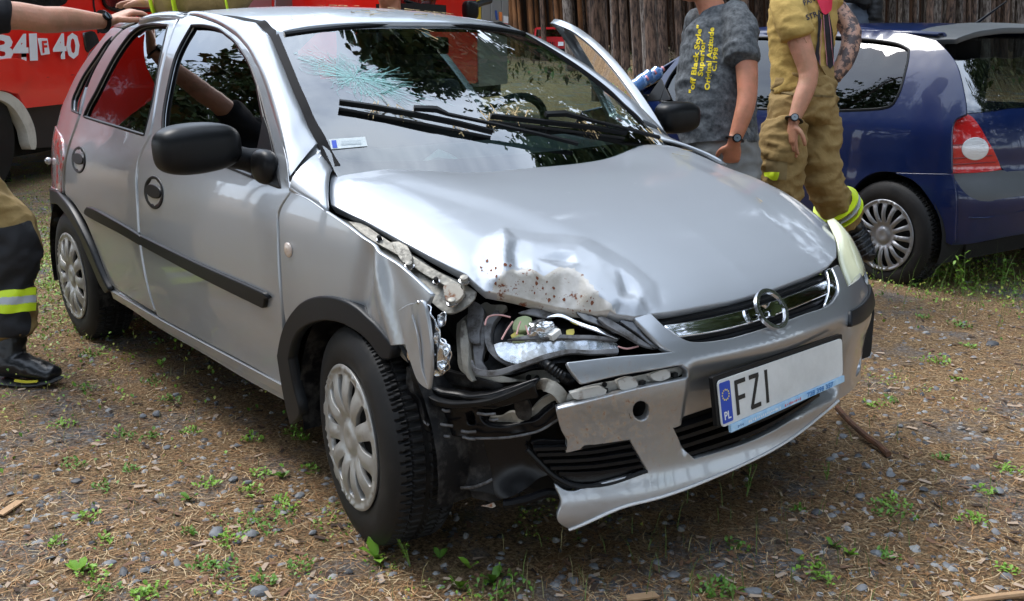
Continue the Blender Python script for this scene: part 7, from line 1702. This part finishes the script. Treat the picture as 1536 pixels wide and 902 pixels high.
# ---------------------------------------------------------------- person whose chin shows over the middle of the roof
t5 = at_plane(584, 40, 1, 1.15); t5 = Vector((t5.x, t5.y, 0)); d5 = (Vector((t5.x, t5.y, 1.5))-CAM).dot(CF)
FP = thing('person', 'person standing behind the middle of the car roof, only the chin showing', 'person', tuple(t5))
hc5 = D(584, -22, d5); prh, PH, MH = head(hc5, Vector((.5, -.85, -.1)), FP, 1.05)
fuse('body', prh+[limb([hc5-Vector((0, 0, .30)), hc5-Vector((0, 0, .15)), hc5-Vector((0, 0, .05))], [.08, .062, .06], SR), limb([hc5-Vector((0, 0, .5)), hc5-Vector((0, 0, .32))], [(.13, .1), (.14, .09)], SR)], .008, skin2, FP); face_bits(PH, MH, FP)
hh = hc5.z; navy = mat('navy_cloth', (.015, .02, .035), .85)
fuse('clothes', [limb([Vector((hc5.x, hc5.y, hh-.27)), Vector((hc5.x, hc5.y, hh-.40)), Vector((hc5.x, hc5.y, hh-.8))], [(.14, .09), (.20, .13), (.17, .12)], SR)]+[limb([Vector((hc5.x, hc5.y, hh-.8))+SR*o*.08, Vector((hc5.x, hc5.y, .1))+SR*o*.1], [(.10, .12), (.08, .09)], SR) for o in (-1, 1)]+[limb([Vector((hc5.x, hc5.y, hh-.36))+SR*o*.19, Vector((hc5.x, hc5.y, hh-.62))+SR*o*.25, Vector((hc5.x, hc5.y, hh-.88))+SR*o*.23], [.07, .055, .045], SR) for o in (-1, 1)], .012, navy, FP, (.006, 9, 4), 1)
for o in (-1, 1):
    for v in (hand(Vector((hc5.x, hc5.y, hh-.90))+SR*o*.23, (0, 0, -1), SR*-o, -SB, .5),): fuse('hand', v, .006, skin2, FP)
    V, F = limb([Vector((hc5.x, hc5.y, .06))+SR*o*.1, Vector((hc5.x+.1, hc5.y-.15, .04))+SR*o*.1], [(.05, .05), (.045, .035)], SR); mesh('shoe', V, F, dark, FP)
# ---------------------------------------------------------------- person in dark clothes beyond the blue car
d6 = 7.6; c6 = D(1286, 5, d6); g6 = Vector((c6.x, c6.y, 0))
FB = thing('person', 'person in dark clothes with a black bag beyond the blue car roof', 'person', tuple(g6))
hc6 = D(1262, -38, d6); prh, PH, MH = head(hc6, -SR, FB)
fuse('body', prh+[limb([D(1280, 10, d6), D(1270, -12, d6), D(1264, -28, d6)], [.09, .064, .06], SR), limb([D(1282, 90, d6), D(1282, 30, d6)], [(.13, .12), (.13, .12)], SR)], .009, skin, FB); face_bits(PH, MH, FB)
slate = mat('slate_blue_cloth', (.06, .075, .10), .85)
z6 = D(1284, 12, d6).z
fuse('clothes', [limb([D(1279, 4, d6), D(1282, 22, d6), D(1284, 60, d6), D(1284, 100, d6), D(1284, 150, d6)], [(.08, .08), (.135, .13), (.14, .14), (.13, .13), (.14, .13)], SR)]+[limb([D(1284, 140, d6)+SR*o*.08, g6+SR*o*.1+Vector((0, 0, .1))], [(.10, .12), (.08, .09)], SR) for o in (-1, 1)]+[limb([D(1268, 22, d6-.1), D(1264, 70, d6-.18), D(1262, 120, d6-.15)], [.065, .055, .045], SR)], .012, slate, FB, (.006, 8, 14), 1)
fuse('hand', hand(D(1262, 122, d6-.15), (0, 0, -1), SB, -SR, .5), .006, skin, FB)
bagm = mat('black_bag_cloth', (.006, .006, .007), .7)
tag(fuse('backpack', [limb([D(1302, 3, d6-.02), D(1305, 22, d6-.02), D(1303, 80, d6-.02)], [(.085, .13), (.075, .14), (.08, .13)], SR), limb([D(1268, 0, d6-.14), D(1285, -2, d6-.14), D(1300, 6, d6-.12)], [.03, .04, .05], CU)], .010, bagm, None, (.01, 10, 4), 1), 'black backpack worn by the person beyond the blue car', 'backpack')
for o in (-1, 1):
    V, F = limb([g6+SR*o*.1+Vector((0, 0, .06)), g6+SR*(o*.1-.16)+Vector((0, 0, .04))], [(.05, .05), (.045, .035)], SB); mesh('shoe', V, F, dark, FB)
# ---------------------------------------------------------------- needles and twigs caught on the roof, bonnet and glass
def debris(name, surf, pxs, n, label, par=None):
    r = np.random.default_rng(4); V = []; F = []
    for (x, y, sx, sy, k) in pxs:
        for _ in range(k):
            a, b = x+r.normal(0, sx), y+r.normal(0, sy); u, v = surf.uv(a, b); t = r.uniform(0, 3.14); l = r.uniform(.01, .03); w = .0009; q = len(V)
            for s, e in ((-1, -1), (1, -1), (1, 1), (-1, 1)): V.append(surf.P(u+l*s*math.cos(t)-w*e*math.sin(t), v+l*s*math.sin(t)+w*e*math.cos(t), .003+r.uniform(0, .004)))
            F.append((q, q+1, q+2, q+3))
    return tag(mesh(name, V, F, mat('pale_needle', (.46, .34, .17), .8), None, smooth=False), label, 'pine needles', kind='stuff')
debris('pine_needles', ROOF, [(600, 16, 14, 3, 10), (640, 20, 10, 3, 14), (665, 22, 8, 2, 8), (500, 9, 20, 1, 10), (470, 26, 6, 1.5, 3), (560, 22, 20, 6, 8), (440, 27, 5, 1, 2)], 0, 'pale pine needles fallen on the silver roof')
debris('pine_needles', WIND, [(572, 165, 8, 3, 12), (600, 172, 8, 2, 8), (640, 47, 3, 3, 2), (738, 175, 8, 6, 16), (775, 172, 10, 5, 12), (890, 193, 8, 3, 14), (975, 205, 8, 3, 14), (690, 196, 10, 3, 6)], 0, 'pale pine needles caught along the wiper blades')
debris('pine_needles', HOOD, [(1140, 302, 3, 2, 2), (470, 302, 2, 2, 1), (1025, 232, 3, 3, 2)], 0, 'single pale pine needles lying on the bonnet')
